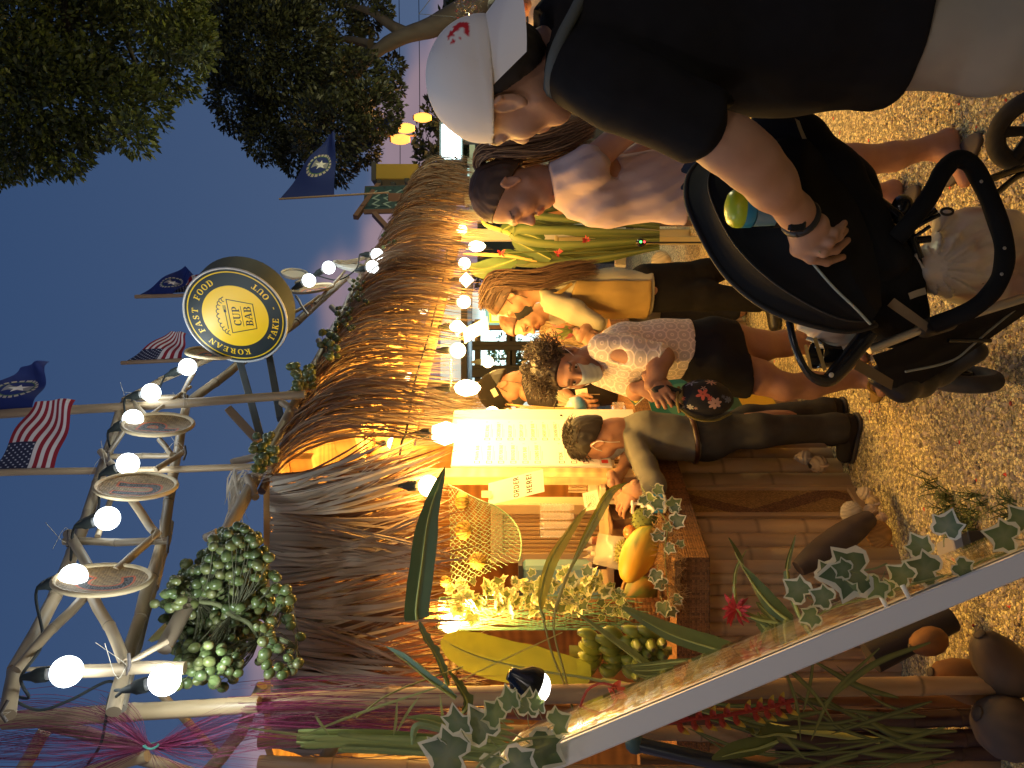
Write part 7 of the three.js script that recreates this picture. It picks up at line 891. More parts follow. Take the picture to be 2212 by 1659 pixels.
  part(t, 'shorts', new Field().chain([[at(1460, 398, 2.48), 0.112], [at(1520, 394, 2.48), 0.122]], 0.03).chain([[at(1530, 375, 2.45), 0.1], [at(1610, 368, 2.46), 0.095]], 0.04).chain([[at(1530, 405, 2.56), 0.1], [at(1600, 408, 2.6), 0.095]], 0.04).cut(V(0, -1, 0), at(1600, 390, 2.48)).mesh(0.009, tint([0.035, 0.05, 0.085], 0.3, 90), wrinkle(0.004, 16)), M.cloth);
  sandal(t, gnd(303, 2.5, 0.03), gnd(392, 2.42, 0.03), [0.06, 0.045, 0.04]); sandal(t, gnd(410, 2.86, 0.03), gnd(488, 2.78, 0.03), [0.06, 0.045, 0.04]);
}
reseed(83);
{ // 3 - woman in the mustard apron
  const t = thing('person', 'long haired woman with black face mask and mustard apron', 'person', gnd(620, 4.2)), D = 4.18;
  const h = headFrame(at(1098, 645, D), V(-0.95, -0.28, -0.1), V(-0.15, 1, 0), 1.0), neck = at(1168, 630, 4.2), lid = (h.closed = true), head = headSkin(h, SK.apron, [0.03, 0.015, 0.01], neck, 0.004);
  const b = new Field().chain([[neck, 0.05], [at(1230, 630, 4.2), 0.1], [at(1400, 628, 4.2), 0.11]], 0.05).chain([[at(1190, 650, 4.08), 0.045], [at(1280, 696, 4.02), 0.038], [at(1262, 720, 3.96), 0.03], [at(1254, 728, 3.94), 0.026]], 0.03).chain([[at(1190, 640, 4.32), 0.045], [at(1275, 690, 4.34), 0.038], [at(1215, 712, 4.2), 0.027]], 0.03);
  for (const [k, a, e, tt] of [[1600, 560, 566, 620], [1650, 650, 655, 700]]) { const dd = k === 1600 ? 4.35 : 4.15, A = gnd(a, dd, 0.09); b.chain([[at(1395, 622 + (a - 600) * 0.25, 4.2), 0.07], [at(1520, (a + 626) / 2, 4.2 + (dd - 4.2) * 0.4), 0.05], [A, 0.034]], 0.03); foot(b, A, gnd(a - 8, dd, 0.035), gnd(tt, dd, 0.03)); }
  part(t, 'body', joined([head, b.mesh(0.011, skinTone(SK.apron)), handField(at(1222, 710, 4.2), V(-0.35, 0.9, 0.1), V(0.4, 0, 1), 1, 0.9).mesh(0.004, skinTone(SK.apron)), handField(at(1258, 724, 3.95), V(-0.5, -0.75, 0.3), V(0.3, 0.3, 1), 1, 0.5).mesh(0.004, skinTone(SK.apron))]), M.skin); eyes(t, h);
  const hc = [[0.075, 0.034, 0.018], [0.05, 0.024, 0.014], [0.11, 0.06, 0.03]]; part(t, 'hair', joined([cappedHair(h, [0.075, 0.036, 0.019], { line: -0.006, low: -0.09, streak: 220, e: 0.006, cell: 0.006, extra: (f) => f.chain([[h.L(-0.06, 0, 0), 0.075], [at(1170, 606, 4.18), 0.09], [at(1225, 592, 4.18), 0.075], [at(1262, 588, 4.18), 0.05]], 0.05) }), strands([-1, 0, 1].map((k) => [h.L(-0.02, 0.11, k * 0.04), h.L(-0.1, 0.02, k * 0.06), at(1165, 606, 4.15 + k * 0.05), at(1225, 590, 4.15 + k * 0.06), at(1275, 584, 4.15 + k * 0.05)]), 230, 0.052, 0.002, hc, 0.008).geo()]), M.hair);
  mask(t, h, [0.02, 0.018, 0.018], { loop: [0.03, 0.03, 0.03] });
  const torso = (e) => new Field().chain([[at(1185, 632, 4.2), 0.085 + e], [at(1240, 630, 4.2), 0.118 + e], [at(1330, 632, 4.2), 0.118 + e], [at(1415, 632, 4.2), 0.13 + e]], 0.05);
  const sf = torso(0).chain([[at(1180, 648, 4.1), 0.06], [at(1240, 674, 4.03), 0.058], [at(1286, 698, 4.0), 0.052]], 0.03).chain([[at(1182, 640, 4.32), 0.06], [at(1275, 690, 4.34), 0.05], [at(1240, 702, 4.26), 0.042]], 0.03).cut(V(0, -1, 0), at(1406, 630, 4.2)).cut(V(-0.2, 0.97, 0), at(1164, 632, 4.2)); part(t, 'shirt', sf.mesh(0.01, tint([0.36, 0.33, 0.24], 0.07, 20), wrinkle(0.013, 11, 1, 0.6, 1)), M.cloth);
  part(t, 'apron', torso(0.014).cut(V(0, -1, 0), at(1398, 630, 4.2)).cut(V(1, 0.0, -0.25).normalize(), at(1300, 606, 4.08)).cut(V(0.35, 0.94, 0), at(1232, 640, 4.1)).mesh(0.01, tint([0.3, 0.2, 0.07], 0.08, 30), (p) => wrinkle(0.012, 9, 1.6, 0.4, 1.2)(p)), M.cloth); part(t, 'apron_strap', new MB().ribbon(curve([at(1236, 612, 4.03), at(1205, 634, 4.05), at(1178, 640, 4.1)], 8), () => 0.014, V(0.5, 0, 0.6), [0.29, 0.19, 0.065], 0, 1), M.cloth);
  part(t, 'trousers', (() => { const f = new Field(); for (const [a, dd] of [[560, 4.35], [652, 4.15]]) f.chain([[at(1395, 622 + (a - 600) * 0.25, 4.2), 0.105], [at(1520, (a + 626) / 2, 4.2 + (dd - 4.2) * 0.4), 0.078], [gnd(a, dd, 0.12), 0.056]], 0.04); return f.cut(V(0, -1, 0), V(0, 0.1, 0)).mesh(0.011, tint([0.012, 0.011, 0.012], 0.2), wrinkle(0.005, 11)); })(), M.cloth);
  for (const [a, tt, dd] of [[560, 620, 4.35], [652, 704, 4.15]]) part(t, 'shoe', new Field().cap(gnd(a - 8, dd, 0.045), gnd(tt, dd, 0.032), 0.046, 0.034, 0.02).cap(gnd(a, dd, 0.05), gnd(a, dd, 0.11), 0.046, 0.05, 0.02).cut(V(0, -1, 0), V(0, 0.002, 0)).mesh(0.008, [0.012, 0.011, 0.011]), M.black);
  const ph = thing('flower_bunch', 'small bunch of pink and green herbs held by the woman in the apron', 'flowers', at(1222, 716, 3.98)), m = new MB(); for (let k = 0; k < 30; k++) { const a = at(1245, 716, 3.98), e = at(rr(1186, 1232), rr(700, 735), rr(3.92, 4.0)); m.ribbon(curve([a, mix(a, e, 0.5).add(V(rr(-0.01, 0.01), 0, 0)), e], 5), (u) => 0.008 * Math.sin(Math.PI * clamp(u * 0.9 + 0.08)), V(1, 0, 0.2), jit(k % 3 ? [0.16, 0.2, 0.06] : [0.5, 0.14, 0.14], 0.2), 0.4); } part(ph, 'petals', m, M.leafMatt, { kind: 'stuff' }); part(ph, 'wrap', new MB().lathe([[0.008, -0.05], [0.016, 0], [0.02, 0.02]], at(1245, 716, 3.98), null, 12, [0.6, 0.55, 0.5]), M.vc);
}
reseed(84);
{ // 4 - second woman with glasses, mostly hidden
  const t = thing('person', 'person with glasses half hidden beyond the woman in the apron', 'person', gnd(690, 4.75)), h = headFrame(at(1128, 690, 4.7), V(-0.8, -0.35, 0.45), V(-0.3, 0.95, 0), 1.0), neck = at(1185, 672, 4.72);
  part(t, 'body', joined([headSkin(h, SK.apron, [0.03, 0.015, 0.01], neck, 0.0045), new Field().chain([[neck, 0.05], [at(1240, 668, 4.75), 0.1], [at(1380, 670, 4.75), 0.1], [gnd(670, 4.75, 0.5), 0.08], [gnd(670, 4.75, 0.05), 0.05]], 0.05).mesh(0.014, skinTone(SK.apron))]), M.skin); eyes(t, h); part(t, 'hair', cappedHair(h, [0.09, 0.035, 0.02], { line: 0.0, low: -0.1, e: 0.008, cell: 0.006 }), M.hair);
  const g = new MB(); for (const z of [-1, 1]) g.tube(Array.from({ length: 15 }, (_, k) => h.L(0.1, -0.004 + 0.02 * Math.cos(k / 7 * Math.PI), z * 0.033 + 0.025 * Math.sin(k / 7 * Math.PI))), 0.0016, 5, [0.03, 0.02, 0.02], false); part(t, 'glasses', g, M.black);
  part(t, 'shirt', new Field().chain([[at(1200, 672, 4.73), 0.085], [at(1260, 668, 4.75), 0.13], [at(1400, 670, 4.75), 0.135]], 0.05).cut(V(-0.2, 0.97, 0), at(1182, 672, 4.72)).cut(V(0, -1, 0), at(1420, 670, 4.75)).mesh(0.013, tint([0.2, 0.18, 0.14], 0.1), wrinkle(0.006, 10)), M.cloth); part(t, 'trousers', new Field().chain([[at(1410, 670, 4.75), 0.12], [gnd(670, 4.75, 0.1), 0.07]], 0.04).mesh(0.015, tint([0.03, 0.03, 0.04], 0.2)), M.cloth);
}
reseed(85);
{ // 5 - girl in the lace blouse
  const t = thing('person', 'curly haired girl in a white lace blouse and blue face mask', 'person', gnd(800, 3.05)), h = headFrame(at(1222, 797, 3.0), V(-0.28, -0.34, 0.9), V(0.06, 1, 0.1), 0.98), neck = at(1290, 768, 3.03), s0 = SK.girl;
  const b = new Field().chain([[neck, 0.046], [at(1340, 760, 3.03), 0.088], [at(1440, 757, 3.03), 0.082], [at(1530, 760, 3.03), 0.1]], 0.05).chain([[at(1300, 752, 2.92), 0.043], [at(1372, 768, 2.88), 0.04], [at(1432, 772, 2.86), 0.037], [at(1418, 806, 2.82), 0.033], [at(1404, 832, 2.8), 0.024]], 0.03).chain([[at(1300, 805, 3.1), 0.042], [at(1380, 835, 3.08), 0.036], [at(1372, 846, 2.98), 0.03], [at(1386, 838, 2.88), 0.024]], 0.03);
  const A = gnd(818, 3.06, 0.08), A2 = gnd(745, 3.22, 0.08); b.chain([[at(1560, 790, 3.02), 0.085], [at(1640, 815, 3.0), 0.064], [at(1692, 836, 2.97), 0.05], [at(1750, 832, 3.0), 0.05], [A, 0.033]], 0.03); foot(b, A, gnd(805, 3.06, 0.035), gnd(848, 2.97, 0.026)); b.chain([[at(1560, 735, 3.08), 0.085], [at(1640, 748, 3.1), 0.062], [at(1695, 742, 3.14), 0.05], [at(1750, 738, 3.18), 0.049], [A2, 0.033]], 0.03); foot(b, A2, gnd(735, 3.22, 0.035), gnd(778, 3.12, 0.026));
  part(t, 'body', joined([headSkin(h, s0, [0.015, 0.01, 0.008], neck), b.mesh(0.009, skinTone(s0)), handField(at(1408, 824, 2.81), V(-0.35, -0.2, 0.25), V(0.5, 0.4, 0.8), 1, 0.85, 0.92).mesh(0.0036, skinTone(s0)), handField(at(1386, 838, 2.88), V(0, -0.9, 0.3), V(0, 0.3, 1), -1, 0.8, 0.92).mesh(0.004, skinTone(s0))]), M.skin); eyes(t, h); mask(t, h, [0.42, 0.5, 0.5]);
  const hc = [0.026, 0.014, 0.008], curls = new MB(); for (let k = 0; k < 760; k++) { const th = rr(0, 6.28), v = Math.pow(rnd(), 0.8), a = -0.02 + Math.cos(th) * 0.1 * Math.sqrt(1 - v * v * 0.8), d = Math.sin(th) * 0.092 * Math.sqrt(1 - v * v * 0.8), y = 0.03 + v * 0.085; if (a > 0.03 && y < 0.082) continue; const c = h.L(a * 1.0, y - 0.002, d * 0.99), pts = [], ph = rr(0, 6), r = rr(0.004, 0.009), dr = V(rr(-1, 1), rr(-0.2, 1), rr(-1, 1)).normalize().addScaledVector(c.clone().sub(h.L(-0.02, 0.03, 0)).normalize(), 0.8); for (let j = 0; j < 9; j++) pts.push(c.clone().addScaledVector(dr, j * 0.0048).add(V(Math.cos(j * 1.1 + ph), Math.sin(j * 1.1 + ph), Math.sin(j * 1.4)).multiplyScalar(r))); curls.tube(pts, 0.0013, 4, jit(mixc(hc, [0.07, 0.036, 0.014], rnd() * 0.6), 0.3), false); }
  part(t, 'hair', joined([cappedHair(h, hc, { line: 0.012, low: -0.05, e: 0.004, rough: 0.008, streak: 90 }), curls.geo()]), M.hair);
  const lace = dataTex(256, (u, v) => { let k = 0.84; for (let j = -1; j <= 1; j++) for (let i = -1; i <= 1; i++) { const a = Math.floor(u * 4) + i + 0.5, c = Math.floor(v * 4) + j + 0.5, r = Math.hypot(u * 4 - a, v * 4 - c); if (Math.abs(r - 0.52) < 0.055 || Math.abs(r - 0.12) < 0.05) k = 1; } return [k, k * 0.98, k * 0.95]; }), laceB = dataTex(256, (u, v) => { let k = 0.2; for (let j = -1; j <= 1; j++) for (let i = -1; i <= 1; i++) { const r = Math.hypot(u * 4 - (Math.floor(u * 4) + i + 0.5), v * 4 - (Math.floor(v * 4) + j + 0.5)); k = Math.max(k, 1 - 12 * Math.abs(r - 0.52), 1 - 14 * Math.abs(r - 0.12)); } return k; }, false);
  const hole = at(1338, 772, 2.86), bl = new Field().chain([[at(1296, 766, 3.03), 0.06], [at(1345, 762, 3.03), 0.106], [at(1430, 755, 3.03), 0.108], [at(1500, 752, 3.03), 0.118]], 0.05).chain([[at(1300, 752, 2.93), 0.056], [at(1372, 764, 2.885), 0.054], [at(1420, 770, 2.87), 0.055]], 0.04).chain([[at(1296, 806, 3.1), 0.054], [at(1372, 832, 3.07), 0.052]], 0.04).sph(hole, 0.03, 0.01, 1).cut(V(0, -1, 0), at(1490, 755, 3.03));  const gn = V(0.25, 0.95, 0.2).normalize(), g0 = at(1284, 768, 3.02);
  part(t, 'blouse', bl.mesh(0.008, tint([0.74, 0.66, 0.6], 0.05), (p) => { const q = p.clone().sub(g0), k = q.dot(gn); return wrinkle(0.007, 11, 1, 0.6, 1)(p) + (k > 0 && q.lengthSq() - k * k < 0.006 ? k : 0); }, at(1400, 760, 3.03)), std({ vertexColors: true, map: rep(lace, 5.5), bumpMap: rep(laceB, 5.5), bumpScale: 0.0015, roughness: 0.85 }));
  const cuff = (c, ax, r) => Array.from({ length: 25 }, (_, k) => V(Math.cos(k / 12 * Math.PI) * r, 0.004 * Math.sin(k * 2.3), Math.sin(k / 12 * Math.PI) * r).applyQuaternion(along(ax)).add(c)); part(t, 'cuff_trim', new MB().tube(cuff(at(1426, 772, 2.868), at(1432, 772, 2.86).sub(at(1372, 768, 2.88)), 0.052), 0.006, 6, [0.7, 0.62, 0.5], false), M.cloth);
  part(t, 'shorts', new Field().chain([[at(1478, 757, 3.03), 0.114], [at(1530, 760, 3.03), 0.126]], 0.03).chain([[at(1545, 792, 3.0), 0.1], [at(1612, 806, 3.0), 0.098]], 0.05).chain([[at(1545, 742, 3.06), 0.1], [at(1608, 744, 3.08), 0.092]], 0.05).cut(V(0.1, -1, 0), at(1604, 770, 3.03)).mesh(0.009, tint([0.014, 0.013, 0.015], 0.2), wrinkle(0.005, 10)), M.cloth);
  sandal(t, gnd(805, 3.06, 0.03), gnd(850, 2.95, 0.03), [0.2, 0.12, 0.03]); sandal(t, gnd(735, 3.22, 0.03), gnd(780, 3.1, 0.03), [0.2, 0.12, 0.03]); part(t, 'sandal_strap', new MB().tube(curve([gnd(832, 2.97, 0.02).add(V(-0.05, 0, 0)), gnd(836, 2.98, 0.07), gnd(836, 3.0, 0.02).add(V(0.06, 0, 0))], 8), 0.006, 6, [0.24, 0.14, 0.03], false), M.cloth);
  // handbag
  const c = at(1520, 862, 2.82), bg = thing('handbag', 'black floral handbag hanging from the hand of the girl', 'bag', c), print = canvasTex(512, 512, (g, w) => { g.fillStyle = '#0f0e13'; g.fillRect(0, 0, w, w); reseed(86); for (let k = 0; k < 26; k++) { const x = rnd() * w, y = rnd() * w, r = rr(12, 44), cl = ['#b9917e', '#8a8ba0', '#5b6478', '#c05a48', '#a8a08c'][k % 5], n = 5 + k % 3; g.fillStyle = cl; for (let j = 0; j < n; j++) { const a = j / n * 6.28; g.beginPath(); g.ellipse(x + Math.cos(a) * r * 0.55, y + Math.sin(a) * r * 0.55, r * 0.5, r * (k % 2 ? 0.14 : 0.26), a, 0, 7); g.fill(); } g.fillStyle = '#6a4a2a'; g.beginPath(); g.arc(x, y, r * 0.12, 0, 7); g.fill(); } });
  part(bg, 'body', new MB().ell(c, V(0.075, 0.108, 0.05), null, 34, [1, 1, 1], (d) => (Math.abs(d.y) ** 4 * 0.04 + 0.97) * (1 + 0.1 * (fbm(d.x * 3, d.y * 3, d.z * 3, 3) - 0.5)) * (d.y > 0.75 ? 1 - (d.y - 0.75) * 0.7 : 1)), std({ map: rep(print, 1.6, 1), roughness: 0.7 })); const rim = new MB().tube(curve([at(1466, 836, 2.8), at(1462, 862, 2.77), at(1468, 890, 2.8)], 8), 0.006, 6, [0.16, 0.11, 0.03]).tube(curve([at(1470, 884, 2.79), at(1500, 904, 2.79), at(1545, 908, 2.8), at(1580, 893, 2.81)], 12), 0.0045, 6, [0.14, 0.11, 0.02]); part(bg, 'zip', rim, M.vc); part(bg, 'strap', new MB().tube(curve([at(1470, 846, 2.79), at(1432, 836, 2.78), at(1412, 842, 2.78), at(1428, 850, 2.78), at(1472, 880, 2.79)], 16), 0.009, 8, [0.012, 0.012, 0.013]), M.vc);
}
reseed(87);
{ // 6 - boy leaning on the counter
  const t = thing('person', 'boy in a grey long sleeved shirt leaning on the counter', 'person', gnd(930, 3.3)), h = headFrame(at(1284, 948, 3.2), V(-0.86, -0.36, -0.36), V(-0.12, 1, 0), 0.95), neck = at(1350, 930, 3.22), s0 = SK.boy;
  const b = new Field().chain([[neck, 0.042], [at(1400, 940, 3.22), 0.075], [at(1500, 948, 3.22), 0.08]], 0.04).chain([[at(1372, 962, 3.13), 0.038], [at(1410, 1048, 2.98), 0.031], [at(1376, 1058, 2.97), 0.027], [at(1356, 1058, 2.98), 0.023]], 0.03).chain([[at(1360, 955, 3.3), 0.036], [at(1352, 1008, 3.18), 0.029], [at(1330, 1034, 3.06), 0.024], [at(1322, 1044, 3.03), 0.022]], 0.02);
  for (const [a, dd] of [[925, 3.22], [890, 3.36]]) { const A = gnd(a, dd, 0.085); b.chain([[at(1520, 935, 3.25), 0.07], [A, 0.034]], 0.03); foot(b, A, gnd(a - 8, dd, 0.035), gnd(a + 62, dd + 0.05, 0.03), 0.95); }
  part(t, 'body', joined([headSkin(h, s0, [0.015, 0.01, 0.008], neck, 0.004), b.mesh(0.009, skinTone(s0)), handField(at(1364, 1058, 2.975), V(-0.55, 0.35, -0.2), V(0.2, 0.7, 0.7), 1, 0.4, 0.85).mesh(0.0036, skinTone(s0)), handField(at(1326, 1040, 3.04), V(-0.8, -0.3, 0.1), V(0, 0.8, 0.5), -1, 0.5, 0.85).mesh(0.004, skinTone(s0))]), M.skin); eyes(t, h);
  const hc = [0.015, 0.009, 0.006], fr = new MB(); for (let k = 0; k < 420; k++) { const a0 = rr(-0.115, 0.085), d0 = rr(-0.08, 0.08), rad = 1 - (a0 + 0.016) ** 2 / 0.0125 - d0 * d0 / 0.0069; if (rad < 0.02) continue; const p = h.L(a0, 0.036 + 0.1 * Math.sqrt(rad), d0), out = p.clone().sub(h.L(-0.016, 0.036, 0)).normalize(), dr = h.f.clone().multiplyScalar(a0 > 0 ? 0.9 : -0.5).addScaledVector(h.u, -0.5).addScaledVector(out, 0.25).add(V(rr(-0.3, 0.3), rr(-0.2, 0.2), rr(-0.3, 0.3))); fr.tube([p.clone().addScaledVector(out, -0.006), p.clone().addScaledVector(dr, 0.014).addScaledVector(out, 0.003), p.clone().addScaledVector(dr, 0.03).addScaledVector(out, -0.003)], (u) => 0.002 * (1 - u * 0.8), 4, jit(mixc(hc, [0.04, 0.023, 0.012], rnd() * 0.5), 0.3), false); }
  part(t, 'hair', joined([cappedHair(h, hc, { line: -0.02, low: -0.09, e: 0.0, np: 0.86, streak: 140, rough: 0.003 }), fr.geo()]), M.hair); mask(t, h, [0.4, 0.47, 0.48]);
  const ed = at(1330, 1034, 3.06).sub(at(1352, 1008, 3.18)), sf = new Field().chain([[at(1352, 932, 3.22), 0.056], [at(1392, 938, 3.22), 0.09], [at(1440, 944, 3.22), 0.09], [at(1515, 952, 3.22), 0.094]], 0.04).chain([[at(1368, 958, 3.14), 0.052], [at(1392, 1006, 3.04), 0.048], [at(1412, 1046, 2.98), 0.044], [at(1390, 1056, 2.97), 0.037]], 0.03).chain([[at(1362, 952, 3.3), 0.05], [at(1354, 1006, 3.19), 0.04]], 0.03).cut(V(0, -1, 0), at(1506, 950, 3.22)).cut(V(-0.2, 0.97, 0), at(1340, 930, 3.2)); part(t, 'shirt', sf.mesh(0.008, tint([0.17, 0.16, 0.13], 0.1, 30), wrinkle(0.006, 14, 1, 0.7, 1)), M.cloth);
  const tr = new Field().chain([[at(1500, 948, 3.22), 0.093], [at(1530, 944, 3.24), 0.1]], 0.03); for (const [a, dd] of [[925, 3.22], [890, 3.36]]) tr.chain([[at(1530, 940, 3.24), 0.085], [gnd((a + 935) / 2, dd - 0.02, 0.42), 0.067], [gnd(a, dd, 0.1), 0.058], [gnd(a, dd, 0.0), 0.057]], 0.04); part(t, 'trousers', tr.cut(V(0, -1, 0), V(0, 0.055, 0)).mesh(0.009, tint([0.045, 0.042, 0.04], 0.15), wrinkle(0.007, 12, 1, 0.6, 1)), M.cloth);
  part(t, 'belt', new MB().tube(Array.from({ length: 29 }, (_, k) => at(1494, 947, 3.22).add(V(Math.cos(k / 14 * Math.PI) * 0.098, -0.1 * 0 + 0.012 * Math.cos(k / 14 * Math.PI), Math.sin(k / 14 * Math.PI) * 0.098))), 0.011, 6, [0.045, 0.018, 0.01], false), M.gloss);
  for (const [a, dd] of [[925, 3.22], [890, 3.36]]) { const o = part(t, 'shoe', new Field().cap(gnd(a - 10, dd, 0.045), gnd(a + 58, dd + 0.05, 0.036), 0.044, 0.034, 0.03).cap(gnd(a, dd, 0.05), gnd(a, dd, 0.09), 0.042, 0.045, 0.02).cut(V(0, -1, 0), V(0, 0.014, 0)).mesh(0.007, [0.03, 0.026, 0.024]), M.cloth); part(o, 'sole', new Field().cap(gnd(a - 10, dd, 0.012), gnd(a + 58, dd + 0.05, 0.012), 0.048, 0.038, 0.02).cut(V(0, 1, 0), V(0, 0.016, 0)).cut(V(0, -1, 0), V(0, 0.001, 0)).mesh(0.006, [0.05, 0.04, 0.035]), M.vc); }
}
reseed(88);
{ // 7 - worker inside the stall
  const t = thing('person', 'stall worker in a black cap and black shirt with yellow lettering', 'person', gnd(830, 4.3)), h = headFrame(at(1088, 842, 4.2), V(-0.82, -0.45, 0.2), V(-0.45, 0.9, 0), 1.0), neck = at(1130, 822, 4.22), s0 = SK.work; h.closed = true;
  const b = new Field().chain([[neck, 0.052], [at(1170, 822, 4.25), 0.11], [at(1300, 815, 4.3), 0.12], [gnd(815, 4.3, 0.6), 0.1], [gnd(815, 4.3, 0.05), 0.06]], 0.05).chain([[at(1140, 848, 4.12), 0.05], [at(1220, 860, 4.0), 0.042], [at(1246, 872, 3.85), 0.03]], 0.03); part(t, 'body', joined([headSkin(h, s0, [0.015, 0.01, 0.01], neck, 0.0045), b.mesh(0.012, skinTone(s0)), handField(at(1242, 868, 3.87), V(-0.2, -0.4, 0.6), V(0, 1, 0.3), 1, 0.7).mesh(0.0045, skinTone(s0))]), M.skin); eyes(t, h); part(t, 'hair', cappedHair(h, [0.012, 0.01, 0.01], { line: -0.03, low: -0.06, cell: 0.006 }), M.hair); mask(t, h, [0.03, 0.028, 0.026], { loop: [0.03, 0.03, 0.03] });
  part(t, 'cap', new Field().ell(h.L(-0.012, 0.042, 0), h.R(0.11, 0.1, 0.086), h.q, 0.01).cut(h.u.clone().negate(), h.L(0, 0.02, 0)).mesh(0.0055, tint([0.014, 0.012, 0.011], 0.15)), M.cloth); const br = new MB(), rows = []; for (let j = 0; j <= 6; j++) { const e = j / 6, row = []; for (let i = 0; i <= 14; i++) { const an = (i / 14 - 0.5) * 2.4, ext = 0.075 * e * Math.cos(an * 0.6), z = Math.sin(an) * 0.08; row.push(br.v(h.L(-0.012 + Math.cos(an) * 0.1 + ext, 0.03 - ext * 0.2 - z * z * 1.5 * e, z), [0.014, 0.012, 0.011])); } rows.push(row); } for (let j = 0; j < 6; j++) for (let i = 0; i < 14; i++) br.q(rows[j][i], rows[j][i + 1], rows[j + 1][i + 1], rows[j + 1][i]); part(t, 'cap_brim', br, M.cloth);
  part(t, 'cap_patch', new MB().box(h.L(0.008, 0.05, -0.088).lerp(h.L(0.008, 0.05, 0.088), h.r.z > 0 ? 1 : 0), 0.045, 0.028, 0.003, [0.4, 0.36, 0.3], h.q), M.cloth);
  const sf = new Field().chain([[at(1142, 824, 4.23), 0.08], [at(1180, 824, 4.25), 0.135], [at(1300, 818, 4.3), 0.14], [at(1400, 815, 4.3), 0.14]], 0.05).chain([[at(1140, 848, 4.12), 0.066], [at(1196, 862, 4.02), 0.06]], 0.04).cut(V(-0.3, 0.95, 0), at(1124, 824, 4.2)).cut(V(0, -1, 0), at(1400, 815, 4.3)); part(t, 'shirt', sf.mesh(0.011, tint([0.026, 0.022, 0.022], 0.2), wrinkle(0.006, 10)), M.cloth);
  const tx = canvasTex(256, 96, (g, w, hh) => { g.fillStyle = '#1c1817'; g.fillRect(0, 0, w, hh); g.fillStyle = '#d0a818'; g.font = 'bold 66px serif'; g.textAlign = 'center'; g.fillText('CUP BAB', w / 2, 70, 240); }); part(t, 'shirt_print', new MB().quad(at(1171, 866, 4.05), at(1166, 846, 4.05), at(1152, 848, 4.06), at(1158, 868, 4.06), [1, 1, 1]), std({ map: tx, roughness: 0.9 }));
}
reseed(89);
{ // 8 - bystander at the far right, cut by the frame
  const t = thing('person', 'bystander in a pale shirt at the picture edge above the cap', 'person', gnd(10, 4.6)), h = headFrame(at(1105, 12, 4.6), V(-0.5, -0.15, 0.85), UP, 1), neck = at(1150, 10, 4.62); part(t, 'body', joined([headSkin(h, SK.pink, [0.02, 0.015, 0.01], neck, 0.005), new Field().chain([[neck, 0.05], [at(1220, 10, 4.64), 0.12], [at(1400, 10, 4.64), 0.12], [gnd(10, 4.64, 0.05), 0.07]], 0.05).mesh(0.018, skinTone(SK.pink))]), M.skin); eyes(t, h); part(t, 'hair', cappedHair(h, [0.015, 0.012, 0.012], { line: 0.0, low: -0.12, e: 0.01, cell: 0.007 }), M.hair);
  part(t, 'shirt', new Field().chain([[at(1160, 12, 4.62), 0.1], [at(1220, 12, 4.64), 0.16], [at(1420, 12, 4.64), 0.16]], 0.05).chain([[at(1165, 42, 4.58), 0.07], [at(1280, 55, 4.5), 0.06]], 0.04).cut(UP, at(1142, 12, 4.6)).cut(V(0, -1, 0), at(1420, 12, 4.6)).mesh(0.014, tint([0.55, 0.46, 0.38], 0.08), wrinkle(0.008, 9)), M.cloth); part(t, 'trousers', new Field().chain([[at(1415, 12, 4.64), 0.14], [gnd(10, 4.64, 0.1), 0.09]], 0.04).mesh(0.018, tint([0.04, 0.04, 0.05], 0.2)), M.cloth);
  const o = thing('person', 'dark haired onlooker behind the bystander at the right edge', 'person', gnd(60, 6.4)), h2 = headFrame(at(1108, 40, 6.4), V(-0.9, 0, 0.3), UP, 1), n2 = at(1140, 36, 6.4); part(o, 'body', joined([headSkin(h2, SK.man, [0.02, 0.015, 0.01], n2, 0.006), new Field().chain([[n2, 0.05], [at(1190, 36, 6.4), 0.13], [at(1320, 36, 6.4), 0.13], [gnd(36, 6.4, 0.05), 0.07]], 0.05).mesh(0.02, skinTone(SK.man))]), M.skin); part(o, 'hair', cappedHair(h2, [0.012, 0.01, 0.01], { line: 0.0, low: -0.1, e: 0.008, cell: 0.007 }), M.hair); part(o, 'shirt', new Field().chain([[at(1150, 36, 6.4), 0.1], [at(1190, 36, 6.4), 0.16], [at(1320, 36, 6.4), 0.16]], 0.05).cut(UP, at(1136, 36, 6.4)).mesh(0.02, tint([0.03, 0.03, 0.04], 0.1)), M.cloth);
}
